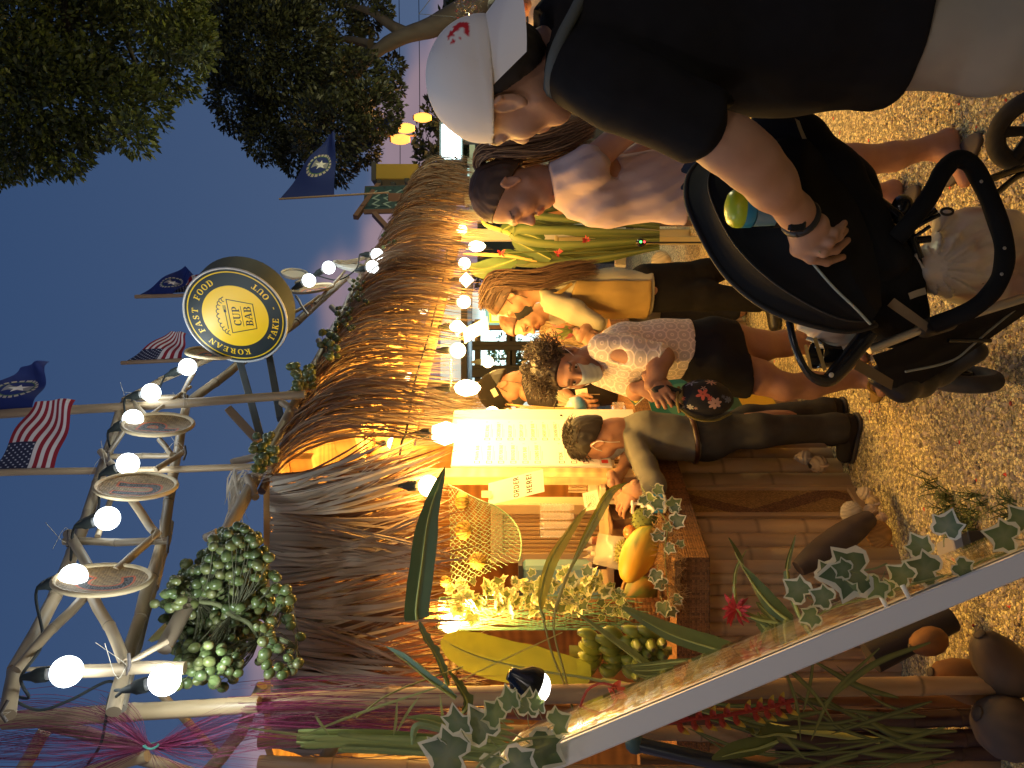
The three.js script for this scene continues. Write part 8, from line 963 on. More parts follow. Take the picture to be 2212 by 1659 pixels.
// ---------------------------------------------------------------- stroller with the things in and on it
reseed(91);
{
  const t = thing('stroller', 'black baby stroller with foam handle loop and folded hood', 'stroller', gnd(560, 2.0)), P = (a) => at(a[0], a[1], a[2]);
  const fabric = phy({ color: new THREE.Color(0.011, 0.011, 0.012), roughness: 0.85, specularIntensity: 0.3, bumpMap: rep(clothBump, 30), bumpScale: 0.0004 });
  const loft = (name, arcs, m = fabric, sag = 0.012, n = 40) => { const C = arcs.map((a) => curve(a.map(P), n)), g = new MB(), rows = []; const per = 7; for (let k = 0; k + 1 < C.length; k++) for (let j = 0; j < per + (k + 2 === C.length ? 1 : 0); j++) { const f = j / per, row = []; for (let i = 0; i <= n; i++) { const a0 = C[Math.max(0, k - 1)][i], a = C[k][i], b = C[k + 1][i], p = mix(a, b, f); const nrm = V(-0.3, 0.5, 0.6); p.addScaledVector(nrm, -sag * Math.sin(Math.PI * f) * Math.sin(Math.PI * i / n) + 0.006 * (fbm(i * 0.12, k + f * 1.5, 3, 3) - 0.5)); row.push(g.v(p, [1, 1, 1], i / n, (k + f) / 4)); } rows.push(row); } for (let k = 0; k + 1 < rows.length; k++) for (let i = 0; i < n; i++) g.q(rows[k][i], rows[k][i + 1], rows[k + 1][i + 1], rows[k + 1][i]); return part(t, name, g, m); };
  const A0 = [[1893, 702, 1.74], [1840, 716, 1.72], [1750, 702, 1.7], [1655, 666, 1.71], [1572, 600, 1.76], [1510, 502, 1.83], [1482, 425, 1.91], [1500, 360, 1.99], [1600, 310, 2.03], [1750, 296, 2.04]], A1 = [[1890, 694, 1.69], [1820, 690, 1.66], [1735, 652, 1.645], [1660, 602, 1.655], [1590, 532, 1.7], [1545, 452, 1.76], [1530, 390, 1.83], [1560, 330, 1.9], [1640, 292, 1.95], [1755, 288, 1.97]], A2 = [[1880, 700, 1.66], [1850, 668, 1.64], [1800, 620, 1.625], [1750, 562, 1.615], [1705, 508, 1.625], [1670, 450, 1.66], [1650, 395, 1.71], [1655, 340, 1.77], [1690, 300, 1.81], [1762, 282, 1.85]], A3 = [[1895, 676, 1.66], [1870, 640, 1.64], [1842, 592, 1.635], [1812, 540, 1.64], [1782, 490, 1.66], [1752, 430, 1.69], [1736, 370, 1.73], [1736, 320, 1.77], [1748, 288, 1.81], [1778, 268, 1.84]], A4 = [[1905, 660, 1.69], [1902, 620, 1.69], [1898, 580, 1.69], [1888, 540, 1.71], [1872, 490, 1.73], [1850, 440, 1.75], [1822, 392, 1.77], [1800, 345, 1.79], [1786, 310, 1.81], [1780, 262, 1.84]];
  loft('hood', [A0, A1, A2]); loft('hood_back', [A2, A3, A4]); part(t, 'hood_rim', new MB().tube(curve(A0.map(P), 50), 0.0065, 7, [0.014, 0.014, 0.015]), M.vc); part(t, 'hood_piping', new MB().tube(curve(A2.slice(0, 7).map((a) => P([a[0], a[1], a[2] - 0.004])), 40), 0.0028, 6, [0.34, 0.4, 0.36]), M.vc); part(t, 'hood_seam', new MB().tube(curve(A1.map((a) => P([a[0], a[1], a[2] - 0.002])), 40), 0.0022, 6, [0.03, 0.03, 0.032]), M.vc);
  // seat shell under the hood
  part(t, 'seat', new Field().chain([[at(1700, 470, 1.95), 0.1], [at(1800, 520, 1.93), 0.12], [at(1880, 600, 1.92), 0.11], [at(1930, 680, 1.92), 0.08]], 0.05).cap(at(1720, 330, 1.95), at(1810, 420, 1.92), 0.08, 0.1, 0.05).mesh(0.012, [0.013, 0.013, 0.014], wrinkle(0.01, 9)), M.cloth);
  part(t, 'seat_back', new Field().chain([[at(1665, 270, 1.9), 0.05], [at(1730, 300, 1.86), 0.055], [at(1800, 380, 1.83), 0.06], [at(1850, 470, 1.83), 0.06], [at(1905, 560, 1.83), 0.065]], 0.03).mesh(0.01, [0.013, 0.013, 0.014], wrinkle(0.006, 14)), M.cloth);
  // bumper tray
  const bar = [[1700, 650, 1.8], [1706, 700, 1.78], [1722, 762, 1.77], [1750, 810, 1.77], [1784, 822, 1.78], [1812, 800, 1.79], [1846, 758, 1.79], [1880, 716, 1.78]]; part(t, 'bumper_bar', new MB().tube(curve(bar.map(P), 40), (u) => lerp(0.0085, 0.021, sstep(0.35, 0.75, u)) * (u > 0.95 ? 0.9 : 1), 12, [0.014, 0.013, 0.012]), M.blackGloss);
  part(t, 'cup_holder', new MB().lathe([[0.028, -0.05], [0.034, 0.0], [0.036, 0.004], [0.033, 0.004], [0.026, -0.046]], at(1766, 765, 1.83), look(V(0.3, -0.2, 1)), 22, [0.014, 0.013, 0.012]), M.blackGloss); part(t, 'bumper_stud', new MB().ell(at(1796, 810, 1.752), V(0.006, 0.006, 0.003), null, 10, [0.6, 0.55, 0.4]), M.gloss);
  for (const [a, b] of [[[1760, 730, 1.79], [1782, 800, 1.78]], [[1740, 745, 1.79], [1752, 800, 1.78]]]) part(t, 'tray_strap', new MB().ribbon([P(a), mix(P(a), P(b), 0.5), P(b)], () => 0.005, V(1, 0, 0.2), [0.2, 0.14, 0.05], 0, 1), M.cloth);
  // frame
  const tube = (name, pts, r, m = M.blackGloss, n = 16) => part(t, name, new MB().tube(curve(pts.map(P), n), r, 10, [0.5, 0.5, 0.5]), m); const alu = std({ vertexColors: true, roughness: 0.3, metalness: 0.85 });
  tube('frame_tube', [[1876, 756, 1.8], [2000, 708, 1.82]], 0.0105, alu); tube('frame_tube', [[2040, 697, 1.83], [2230, 638, 1.88]], 0.0115, alu); part(t, 'frame_joint', new Field().cap(at(1998, 710, 1.82), at(2046, 694, 1.83), 0.022, 0.024, 0.02).mesh(0.006, [0.014, 0.014, 0.015]), M.black);
  tube('frame_tube', [[1796, 372, 1.86], [1850, 400, 1.85], [1905, 440, 1.84], [1950, 478, 1.83], [1985, 560, 1.83]], 0.0125); tube('frame_tube', [[1950, 478, 1.83], [2000, 468, 1.82], [2020, 455, 1.82]], 0.009); tube('frame_tube', [[1935, 470, 1.83], [1968, 486, 1.83], [2006, 440, 1.8]], 0.013); tube('frame_tube', [[1965, 520, 1.83], [2010, 516, 1.82]], 0.009); tube('frame_tube', [[2110, 400, 1.9], [2170, 375, 1.95], [2225, 358, 2.0]], 0.01); tube('frame_tube', [[2150, 420, 1.92], [2200, 380, 1.98], [2230, 372, 2.02]], 0.008);
  for (const [ix, iy, r] of [[1800, 345, 0.026], [1836, 386, 0.024], [1852, 408, 0.02], [1950, 445, 0.028]]) part(t, 'hinge', new MB().ell(at(ix, iy, 1.84), V(r, r * 0.9, r * 0.7), null, 16, [0.014, 0.014, 0.015]), M.blackGloss);
  tube('fold_lever', [[1965, 498, 1.81], [2000, 478, 1.79], [2030, 463, 1.78]], 0.0055); part(t, 'fold_ring', new MB().tube(Array.from({ length: 21 }, (_, k) => at(2046 + 13 * Math.cos(k / 10 * Math.PI), 457 + 7 * Math.sin(k / 10 * Math.PI), 1.78)), 0.0032, 6, [0.014, 0.014, 0.015], false), M.black); tube('fold_lever', [[1975, 512, 1.81], [2010, 488, 1.79]], 0.0045);
  for (const [a, b, w, c] of [[[1924, 652, 1.79], [2004, 708, 1.8], 0.0115, [0.2, 0.155, 0.1]], [[1850, 786, 1.86], [1928, 832, 1.88], 0.014, [0.2, 0.155, 0.09]], [[1964, 640, 1.8], [2000, 628, 1.8], 0.008, [0.3, 0.26, 0.18]], [[1772, 508, 1.78], [1790, 560, 1.78], 0.006, [0.25, 0.24, 0.2]], [[1722, 258, 1.8], [1738, 300, 1.78], 0.008, [0.3, 0.29, 0.25]], [[1830, 556, 1.66], [1862, 596, 1.655], 0.012, [0.1, 0.09, 0.09]]]) part(t, 'strap', new MB().ribbon([P(a), mix(P(a), P(b), 0.5).add(V(0, 0.003, 0.004)), P(b)], () => w, V(0.7, 0.7, 0.1), c, 0, 1), M.cloth);
  // foam handle loop
  const foam = [[1935, 516, 1.77], [1975, 470, 1.75], [2010, 420, 1.74], [2040, 366, 1.74], [2066, 344, 1.745], [2094, 352, 1.745], [2120, 392, 1.74], [2150, 462, 1.73], [2170, 536, 1.72], [2164, 592, 1.72], [2138, 636, 1.73], [2096, 670, 1.75], [2048, 690, 1.78], [2016, 702, 1.8]]; part(t, 'foam_handle', new MB().tube(curve(foam.map(P), 70), (u) => 0.0205 + 0.0006 * Math.sin(u * 60), 14, [0.014, 0.013, 0.013]), M.blackMatt); for (const i of [6, 8, 9]) part(t, 'handle_stud', new MB().ell(P([foam[i][0], foam[i][1], foam[i][2] - 0.021]), V(0.004, 0.004, 0.002), null, 8, [0.3, 0.29, 0.27]), M.gloss);
  // basket
  loft('basket', [[[1884, 768, 1.84], [1950, 745, 1.84], [2020, 712, 1.85], [2110, 680, 1.88], [2230, 640, 1.95]], [[1900, 800, 1.88], [1970, 785, 1.9], [2040, 752, 1.92], [2110, 715, 1.94], [2230, 660, 2.0]], [[1905, 835, 1.95], [1965, 838, 1.97], [2030, 806, 1.98], [2100, 758, 2.0], [2230, 668, 2.05]]], fabric, 0.02, 30); part(t, 'basket_piping', new MB().tube(curve([[1956, 803, 1.9], [2036, 786, 1.93], [2070, 772, 1.935], [2096, 750, 1.94], [2139, 713, 1.95], [2204, 660, 1.98]].map(P), 30), 0.003, 6, [0.3, 0.33, 0.29]), M.vc);
  part(t, 'footrest', new Field().chain([[at(1900, 812, 1.98), 0.03], [at(1950, 836, 2.0), 0.035], [at(1990, 830, 2.05), 0.03], [at(2030, 806, 2.1), 0.03], [at(2110, 760, 2.05), 0.028]], 0.03).mesh(0.008, [0.013, 0.013, 0.014]), M.black); tube('mesh_edge', [[2048, 735, 1.88], [2140, 736, 1.92]], 0.005); tube('mesh_edge', [[2120, 610, 1.86], [2220, 590, 1.9]], 0.005);
  const wheel = (c, ax, R, w) => { const q = look(ax), tyre = [], hub = new MB(); for (let k = 0; k <= 40; k++) { const a = k / 20 * Math.PI; tyre.push(V(Math.cos(a) * (R - w * 0.5), Math.sin(a) * (R - w * 0.5), 0).applyQuaternion(q).add(c)); } const t0 = part(t, 'wheel', new MB().lathe([[0.02, -0.02], [0.026, -0.02], [0.026, 0.02], [0.02, 0.02]], c, q.clone().multiply(new THREE.Quaternion().setFromAxisAngle(V(1, 0, 0), Math.PI / 2)), 18, [0.014, 0.014, 0.014]), M.black); part(t0, 'tyre', new MB().tube(tyre, w * 0.5, 14, (u, an) => jit([0.035, 0.032, 0.03], 0.2), false), std({ vertexColors: true, roughness: 0.9 })); for (let k = 0; k < 5; k++) { const a = k / 5 * 6.283 + 0.4; part(t0, 'spoke', new MB().tube([V(Math.cos(a) * 0.015, Math.sin(a) * 0.015, 0).applyQuaternion(q).add(c), V(Math.cos(a) * (R - w * 0.8), Math.sin(a) * (R - w * 0.8), 0).applyQuaternion(q).add(c)], (u) => 0.012 + 0.004 * u, 8, [0.018, 0.018, 0.018]), M.vc); } part(t0, 'rim', new MB().tube(tyre.map((p) => mix(c, p, 0.78)), 0.008, 8, [0.018, 0.018, 0.018], false), M.vc); };
  wheel(at(2078, 818, 2.24), V(1, 0.04, 0.22).normalize(), 0.107, 0.05); wheel(at(2232, 282, 2.0), V(-0.62, 0.1, 0.78).normalize(), 0.112, 0.042); part(t, 'wheel_fork', new Field().chain([[at(1995, 800, 2.16), 0.02], [at(2050, 790, 2.18), 0.022], [at(2078, 792, 2.2), 0.014]], 0.02).mesh(0.006, [0.014, 0.014, 0.015]), M.black);
  // blanket on the tray
  const bl = thing('baby_blanket', 'pale blue cloth bunched up on the stroller seat', 'blanket', at(1790, 705, 1.9)); part(bl, 'cloth', new Field().chain([[at(1750, 690, 1.86), 0.032], [at(1790, 712, 1.85), 0.042], [at(1830, 716, 1.86), 0.036], [at(1855, 700, 1.88), 0.025]], 0.03).mesh(0.005, (p) => mixc([0.42, 0.47, 0.44], [0.5, 0.4, 0.32], sstep(0.4, 0.65, fbm(p.x * 16, p.y * 16, p.z * 16, 2))), (p) => 0.012 * (Math.abs(Math.sin(p.x * 55 + p.y * 40 + 5 * noise3(p.x * 14, p.y * 14, p.z * 14))) - 0.6)), M.cloth); part(bl, 'hem', new MB().tube(curve([at(1742, 730, 1.83), at(1790, 744, 1.815), at(1840, 738, 1.83)], 14), 0.005, 6, [0.45, 0.48, 0.44]), M.cloth);
  // sippy cup
  { const c = (ix) => at(ix, 450, 1.575), k = 1.575 / F, o = thing('sippy_cup', 'toddler sippy cup with a lime green lid in the hood pocket', 'cup', c(1690)), base = c(1690); part(o, 'lid', new MB().lathe([[0.039, 0.082], [0.04, 0.09], [0.0385, 0.1], [0.032, 0.109], [0.02, 0.114], [0, 0.115]], base, null, 28, [0.3, 0.42, 0.015]), M.gloss); part(o, 'collar', new MB().lathe([[0.034, 0.06], [0.039, 0.064], [0.0395, 0.082], [0.036, 0.083]], base, null, 28, [0.02, 0.2, 0.33]), M.gloss); const tx = canvasTex(256, 128, (g, w, hh) => { g.fillStyle = '#5d7f8c'; g.fillRect(0, 0, w, hh); reseed(92); const cl = ['#c98a2c', '#2c4a5c', '#c4654a', '#8fb0b8']; for (let q = 0; q < 22; q++) { g.fillStyle = cl[q % 4]; g.save(); g.translate(rnd() * w, rnd() * hh); g.rotate(rr(0, 3)); g.fillRect(-14, -4, 28, 8); g.restore(); } }); part(o, 'body', new MB().lathe([[0, 0], [0.033, 0], [0.0345, 0.004], [0.0365, 0.06]], base, null, 28, [1, 1, 1]), std({ map: tx, roughness: 0.3 })); part(t, 'hood_pocket', new MB().lathe([[0.036, -0.02], [0.041, 0.02]], base, null, 20, [0.013, 0.013, 0.014]), M.cloth); }
  // plastic bag
  { const o = thing('plastic_bag', 'crinkled white carrier bag hanging inside the foam loop of the stroller', 'bag', at(2130, 570, 1.95)), K = at(2002, 586, 1.84), c = at(2155, 560, 1.95); part(o, 'film', new Field().ell(c, V(0.125, 0.15, 0.08), null, 0.03).chain([[K, 0.012], [at(2040, 575, 1.88), 0.06], [at(2090, 565, 1.92), 0.1]], 0.05).cap(at(2036, 470, 1.9), at(2110, 520, 1.93), 0.02, 0.08, 0.05).mesh(0.006, (p) => mixc([0.6, 0.58, 0.56], [0.4, 0.14, 0.1], 0.55 * sstep(0.62, 0.72, fbm(p.x * 9, p.y * 9, p.z * 9 + 4, 2))), (p) => { const d = p.clone().sub(K), a = Math.atan2(d.y, d.x); return 0.007 * Math.sin(a * 22 + 5 * noise3(p.x * 12, p.y * 12, p.z * 12)) * sstep(0.02, 0.06, d.length()) * (1 - sstep(0.12, 0.28, d.length()) * 0.6) + 0.009 * (fbm(p.x * 20, p.y * 20, p.z * 20, 3) - 0.5); }), phy({ vertexColors: true, roughness: 0.35, transmission: 0.4, thickness: 0 })); part(o, 'handle', new MB().tube(curve([K, at(1985, 570, 1.83), at(1975, 550, 1.82)], 8), 0.006, 6, [0.45, 0.43, 0.4]), M.vc); }
}
// ---------------------------------------------------------------- plants, posts and stalls beyond the people
reseed(101);
{
  const bed = thing('palm_clump', 'clump of strap leaves and palm blades at the far end of the stall', 'plant', gnd(500, 5.6)), g = [0.065, 0.1, 0.025];
  for (let k = 0; k < 28; k++) { const b = rr(420, 570), r = rr(1180, 1400), tip = b + rr(-46, 46), top = r - rr(110, 230); leaf(bed, [[1425, lerp(b, 505, 0.5)], [r, b], [(r + top) / 2, (b + tip) / 2 + rr(-10, 10)], [Math.max(1110, top), tip]], 5.6 + rr(-0.35, 0.35), rr(5, 11), jit(g, 0.35), { fold: rr(0.2, 0.6), stem: false, across: 1, name: 'blade', n: 10 }); }
  for (const q of [[[1175, 520], [1150, 510], [1120, 500], [1098, 470], 26], [[1190, 560], [1160, 545], [1130, 530], [1106, 520], 20], [[1115, 560], [1080, 572], [1040, 582], [1010, 575], 22], [[1150, 560], [1120, 558], [1095, 548], [1085, 540], 14], [[1150, 470], [1120, 478], [1095, 492], [1080, 500], 16]]) leaf(bed, q.slice(0, 4), 5.3, q[4], jit([0.05, 0.09, 0.02], 0.25), { fold: 0.25, across: 4, m: M.leafMatt });
  leaf(bed, [[1130, 520], [1090, 500], [1050, 486], [1036, 470]], 5.3, 5, [0.36, 0.34, 0.08], { fold: 0.3, stem: false, across: 1 }); leaf(bed, [[1160, 565], [1100, 553], [1040, 550], [1000, 548]], 5.2, 4, [0.4, 0.25, 0.06], { fold: 0.3, stem: false, across: 1 });
  for (const [ix, iy, lab] of [[1266, 518, 'red ginger flower in the far clump of strap leaves'], [1082, 546, 'small red flower bud near the far pinecone lamp'], [1205, 548, 'thin red flower low between the far plants']]) { const o = thing('red_flower', lab, 'flower', at(ix, iy, 5.2)); for (let k = 0; k < 14; k++) { const a = at(ix, iy, 5.2), d = V(rr(-1, 1), rr(-1, 1), rr(0, 1)).normalize(), L = rr(0.025, 0.045); part(o, 'petal', new MB().ribbon([a, a.clone().addScaledVector(d, L * 0.5), a.clone().addScaledVector(d, L)], (u) => L * 0.16 * Math.sin(Math.PI * clamp(u * 0.9 + 0.08)), V(d.y, -d.x, 0.3), jit([0.45, 0.03, 0.05], 0.2), 0.4), M.leafMatt); } part(o, 'stem', new MB().tube([at(ix, iy, 5.2), at(ix + 120, iy - 4, 5.3)], 0.006, 6, [0.1, 0.13, 0.04]), M.vc); }
  const post = (label, iy, d, i0, i1, w, c) => { const o = thing('post', label, 'post', gnd(iy, d)), a = at(i0, iy, d), b = i1 ? at(i1, iy, d) : gnd(iy, d); part(o, 'shaft', new MB().box(mix(a, b, 0.5), w, a.distanceTo(b), w, c, null, 0.006), M.vc); part(o, 'cap', new MB().box(a.clone().add(V(0, 0.012, 0)), w * 1.2, 0.024, w * 1.2, c, null, 0.004), M.vc); };
  post('white post behind the pinecone lamp beyond the stall', 508, 6.3, 985, 0, 0.09, [0.62, 0.6, 0.52]); post('pale yellow post between the strap leaves', 520, 5.7, 1205, 0, 0.055, [0.55, 0.47, 0.24]); post('white post right of the ponytailed woman\'s face', 466, 6.8, 1000, 0, 0.09, [0.6, 0.62, 0.58]); post('white slanting post behind the chin of the woman in pink', 432, 6.6, 1010, 0, 0.08, [0.6, 0.64, 0.6]);
  const rl = thing('fence_rail', 'white fence rails behind the strap leaves', 'fence', gnd(480, 6.5)); for (const ix of [1165, 1250, 1340]) part(rl, 'rail', new MB().box(mix(at(ix, 430, 6.65), at(ix, 575, 6.2), 0.5), 0.03, 0.09, at(ix, 430, 6.65).distanceTo(at(ix, 575, 6.2)), [0.6, 0.6, 0.52], look(at(ix, 430, 6.65).sub(at(ix, 575, 6.2)))), M.vc);
  const pot = thing('clay_pot', 'brown clay jar behind the shoulder of the woman in pink', 'pot', gnd(440, 6.0)); part(pot, 'body', new MB().lathe([[0.08, 0], [0.14, 0.1], [0.15, 0.25], [0.1, 0.4], [0.075, 0.44], [0.095, 0.47], [0.085, 0.475]], V(at(0, 440, 6).x, 0.72, -6), null, 24, [0.3, 0.15, 0.07]), M.gloss); part(pot, 'stand', new MB().box(V(at(0, 440, 6).x, 0.36, -6), 0.3, 0.72, 0.3, [0.14, 0.09, 0.06]), M.vc);
  const kerb = thing('stone_edging', 'grey stones edging the far plant bed', 'stones', gnd(500, 5.15)); kerb.name = 'plant_bed_edging'; for (let k = 0; k < 7; k++) { const c = gnd(440 + k * 20, 5.15 + rr(-0.06, 0.06), 0.05); part(kerb, 'stone', new MB().ell(c, V(0.06, 0.055, 0.06), null, 14, jit([0.22, 0.19, 0.16], 0.3), (d) => 0.8 + 0.4 * noise3(d.x * 2 + k, d.y * 2, d.z * 2)), M.vc); }
  { const p = at(1385, 524, 5.05), o = thing('solar_light', 'small glass garden light glowing red and green by the far plants', 'light', p); part(o, 'bulb', new MB().ell(p, V(0.028, 0.035, 0.028), null, 14, [0.3, 0.3, 0.3]), M.blackGloss); for (const [d, c] of [[-0.012, [1, 0.05, 0.05]], [0.012, [0.1, 1, 0.15]]]) { const m = std({ color: 0x000000, emissive: new THREE.Color(...c), emissiveIntensity: 4 }); m.name = 'led_glow'; part(o, 'led', new MB().ell(p.clone().add(V(0, -0.005 + d, 0.027)), V(0.008, 0.008, 0.005), null, 8), m); } part(o, 'stake', new MB().tube([p, V(p.x, 0, p.z)], 0.006, 6, [0.03, 0.03, 0.03]), M.vc); }
}
{ // what is seen through the back of the stall
  const t = thing('window_frame', 'black steel frames of a lit kiosk seen through the back of the stall', 'kiosk', gnd(745, 7.6)); t.name = 'kiosk'; const bar = (a, b, w) => { const d = b.clone().sub(a); part(t, 'frame_bar', new MB().box(mix(a, b, 0.5), w, w, d.length(), [0.025, 0.025, 0.028], look(d)), M.vc); };
  for (const iy of [704, 742, 752, 794, 806]) bar(at(1020, iy, 7.6), gnd(iy, 7.6), iy === 704 || iy === 806 ? 0.09 : 0.045); for (const ix of [1032, 1100, 1108]) bar(at(ix, 690, 7.62), at(ix, 830, 7.62), 0.06);
  const wallc = std({ color: new THREE.Color(0.62, 0.75, 0.75), emissive: new THREE.Color(0.6, 0.85, 0.9), emissiveIntensity: 0.42, roughness: 0.8 }); wallc.name = 'lit_window'; part(t, 'lit_window', new MB().box(at(1110, 760, 8.4), 1.3, 1.6, 0.03, [1, 1, 1]), wallc); const gl = new THREE.PointLight(new THREE.Color(0.75, 0.95, 1), 1.2); gl.position.copy(at(1080, 750, 8.1)).sub(t.position); gl.castShadow = true; gl.name = 'window_light'; t.add(gl); part(t, 'lamp', new MB().ell(at(1052, 722, 8.2), V(0.04, 0.05, 0.03), null, 14), coolGlow); part(t, 'roof', new MB().box(at(1010, 760, 8.0), 1.6, 0.06, 1.2, [0.03, 0.03, 0.035]), M.vc);
  const pl = thing('potted_plant', 'leafy plant in the window of the lit kiosk', 'plant', at(1140, 775, 7.9)); part(pl, 'foliage', foliage([[at(1090, 780, 7.9), 0.16], [at(1115, 765, 7.9), 0.13], [at(1070, 760, 7.95), 0.08], [at(1085, 735, 7.95), 0.06], [at(1125, 785, 7.9), 0.15]], 0.05, 900, [[0.03, 0.06, 0.03], [0.1, 0.17, 0.06]]), M.leaf); part(pl, 'stem', new MB().tube([at(1180, 775, 7.95), at(1080, 775, 7.95)], 0.012, 6, [0.1, 0.08, 0.05]), M.vc);
  const po = thing('poster', 'blue and yellow poster beside the face of the woman in the apron', 'poster', at(1100, 682, 6.4)); const tx = canvasTex(128, 256, (g, w, h) => { g.fillStyle = '#3f8fd0'; g.fillRect(0, 0, w, h); g.fillStyle = '#e0cf2a'; g.fillRect(14, 16, 90, 60); g.fillStyle = '#ded6cf'; g.fillRect(24, 26, 50, 40); g.fillStyle = '#d04a7a'; g.beginPath(); g.arc(84, 100, 16, 0, 7); g.fill(); g.fillStyle = '#d9ecf5'; for (let k = 0; k < 9; k++) g.fillRect(16, 130 + k * 12, 90 - k % 3 * 18, 4); }); const pm = std({ map: tx, emissive: 0xffffff, emissiveMap: tx, emissiveIntensity: 0.35, roughness: 0.5 }); pm.name = 'lit_sign'; part(po, 'sheet', new MB().quad(at(1170, 702, 6.4), at(1170, 655, 6.4), at(1048, 657, 6.4), at(1050, 702, 6.4), [1, 1, 1]), pm); part(po, 'frame', new MB().box(at(1110, 707, 6.42), 0.03, 0.55, 0.04, [0.06, 0.03, 0.03]), M.vc); part(po, 'leg', new MB().tube([at(1170, 690, 6.42), gnd(690, 6.42)], 0.02, 8, [0.04, 0.03, 0.03]), M.vc);
  const th = thing('thatched_counter', 'small counter covered with shaggy brown thatch behind the girl', 'counter', gnd(740, 5.6)), m = new MB(), cA = at(1150, 700, 5.6), cB = at(1150, 800, 5.6); part(th, 'core', new MB().box(V((cA.x + cB.x) / 2, 0.62, -5.75), 0.32, 1.24, 0.22, [0.16, 0.1, 0.05]), M.vc); for (let k = 0; k < 1500; k++) { const x = rr(cB.x - 0.01, cA.x + 0.02), y = rr(0.1, 1.29), z = -5.62 + rr(-0.02, 0.02); m.strip([V(x, y, z), V(x + rr(-0.01, 0.01), y - 0.04, z + 0.02), V(x + rr(-0.02, 0.02), y - 0.09, z + 0.022)], 0.004, V(1, 0, 0), () => jit([0.34, 0.24, 0.13], 0.35)); } part(th, 'thatch', m, M.strand, { kind: 'stuff' });
}
{ // right-hand background: sign boards, lanterns, floodlight, lit stall
  const tx = canvasTex(512, 384, (g, w, h) => { g.fillStyle = '#1c3a3a'; g.fillRect(0, 0, w, h); g.fillStyle = '#12282a'; for (let k = 0; k < 30; k++) g.fillRect((k * 97) % w, (k * 53) % h, 60, 20); g.strokeStyle = '#7d8f88'; g.lineWidth = 16; g.lineCap = 'round'; for (let r = 0; r < 3; r++) { g.beginPath(); for (let x = 0; x < 10; x++) g.lineTo(60 + x * 40, 90 + r * 90 + 30 * Math.sin(x * 2.1 + r)); g.stroke(); } g.fillStyle = '#5aa05a'; g.beginPath(); g.ellipse(300, 300, 70, 30, 0.3, 0, 7); g.fill(); });
  const t = thing('sign_board', 'dark green painted sign board on brown timber above the far thatch', 'sign board', at(840, 430, 9)); part(t, 'board', new MB().quad(at(893, 452, 9), at(890, 400, 9.4), at(790, 404, 9.4), at(786, 456, 9), [1, 1, 1]), std({ map: tx, roughness: 0.6 })); const tb = (a, b, w) => part(t, 'timber', new MB().box(mix(a, b, 0.5), w, w, a.distanceTo(b), [0.14, 0.07, 0.045], look(b.clone().sub(a))), M.vc); tb(at(768, 470, 8.9), at(818, 400, 9.5), 0.06); tb(at(808, 462, 8.95), at(850, 508, 8.6), 0.06); tb(at(894, 455, 8.98), at(786, 458, 8.98), 0.05); tb(at(840, 430, 9.2), gnd(430, 9.2), 0.12); part(t, 'rear_panel', new MB().quad(at(896, 453, 9.03), at(784, 459, 9.03), at(788, 402, 9.43), at(893, 398, 9.43), [0.05, 0.04, 0.035]), M.vc);
  const y = thing('yellow_sign', 'yellow roof sign box with a dark frame behind the green board', 'sign', at(860, 382, 10)); part(y, 'box', new MB().box(at(862, 382, 10), 0.2, 0.56, 0.5, [0.3, 0.2, 0.02]), M.vc); part(y, 'frame', new MB().box(at(815, 382, 10), 0.24, 0.06, 0.54, [0.04, 0.04, 0.04]), M.vc); part(y, 'pole', new MB().tube([at(900, 382, 10), gnd(382, 10)], 0.05, 8, [0.05, 0.05, 0.05]), M.vc); for (const [ix, iy] of [[820, 396], [850, 400], [880, 392]]) part(y, 'bracket', new MB().box(at(ix, iy, 9.7), 0.06, 0.06, 0.1, [0.03, 0.03, 0.03]), M.vc);
  const lan = std({ color: new THREE.Color(0.7, 0.35, 0.08), emissive: new THREE.Color(1, 0.42, 0.08), emissiveIntensity: 1.8, roughness: 0.7 }); lan.name = 'lantern_glow';
  let l0 = null; for (const [ix, iy, d, lab] of [[865, 301, 11, 'nearest orange paper lantern under the limp blue flag'], [876, 277, 11.4, 'middle orange paper lantern under the limp blue flag'], [913, 254, 12, 'farthest orange paper lantern next to the white cap']]) { const p = at(ix, iy, d); if (l0) { copyOf(l0, p, lab); continue; } l0 = thing('paper_lantern', lab, 'lantern', p, 'orange paper lanterns'); part(l0, 'shade', new MB().lathe(Array.from({ length: 17 }, (_, k) => { const u = k / 16; return [0.075 * Math.pow(Math.sin(Math.PI * clamp(0.12 + u * 0.76)), 0.6) * (1 + 0.03 * Math.cos(k * Math.PI)), (u - 0.5) * 0.26]; }), p, null, 18), lan); part(l0, 'collar', new MB().lathe([[0.035, 0.13], [0.04, 0.15], [0, 0.152]], p, null, 12, [0.04, 0.03, 0.02]), M.vc); bulbLight(l0, new THREE.Color(1, 0.5, 0.15), 0.6, 0); }
  const fl = thing('floodlight', 'glaring blue white floodlight panel left of the white cap', 'floodlight', at(975, 306, 9)), fg = std({ color: 0xffffff, emissive: new THREE.Color(0.72, 0.97, 1), emissiveIntensity: 9 }); fg.name = 'flood_glow'; part(fl, 'lit_panel', new MB().box(at(975, 306, 9), 0.4, 0.22, 0.02), fg); part(fl, 'housing', new MB().box(at(975, 306, 9.06), 0.46, 0.28, 0.08, [0.1, 0.12, 0.12]), M.vc); part(fl, 'mast', new MB().tube([at(990, 306, 9.1), gnd(306, 9.1)], 0.035, 8, [0.1, 0.11, 0.11]), M.vc); const sl = new THREE.SpotLight(new THREE.Color(0.72, 0.95, 1), 6, 0, 1.2, 0.7); sl.position.set(0, 0, 0.06); sl.target.position.set(-0.6, 0.25, 4); sl.castShadow = true; sl.shadow.radius = 6; sl.name = 'flood_lamp'; fl.add(sl, sl.target);
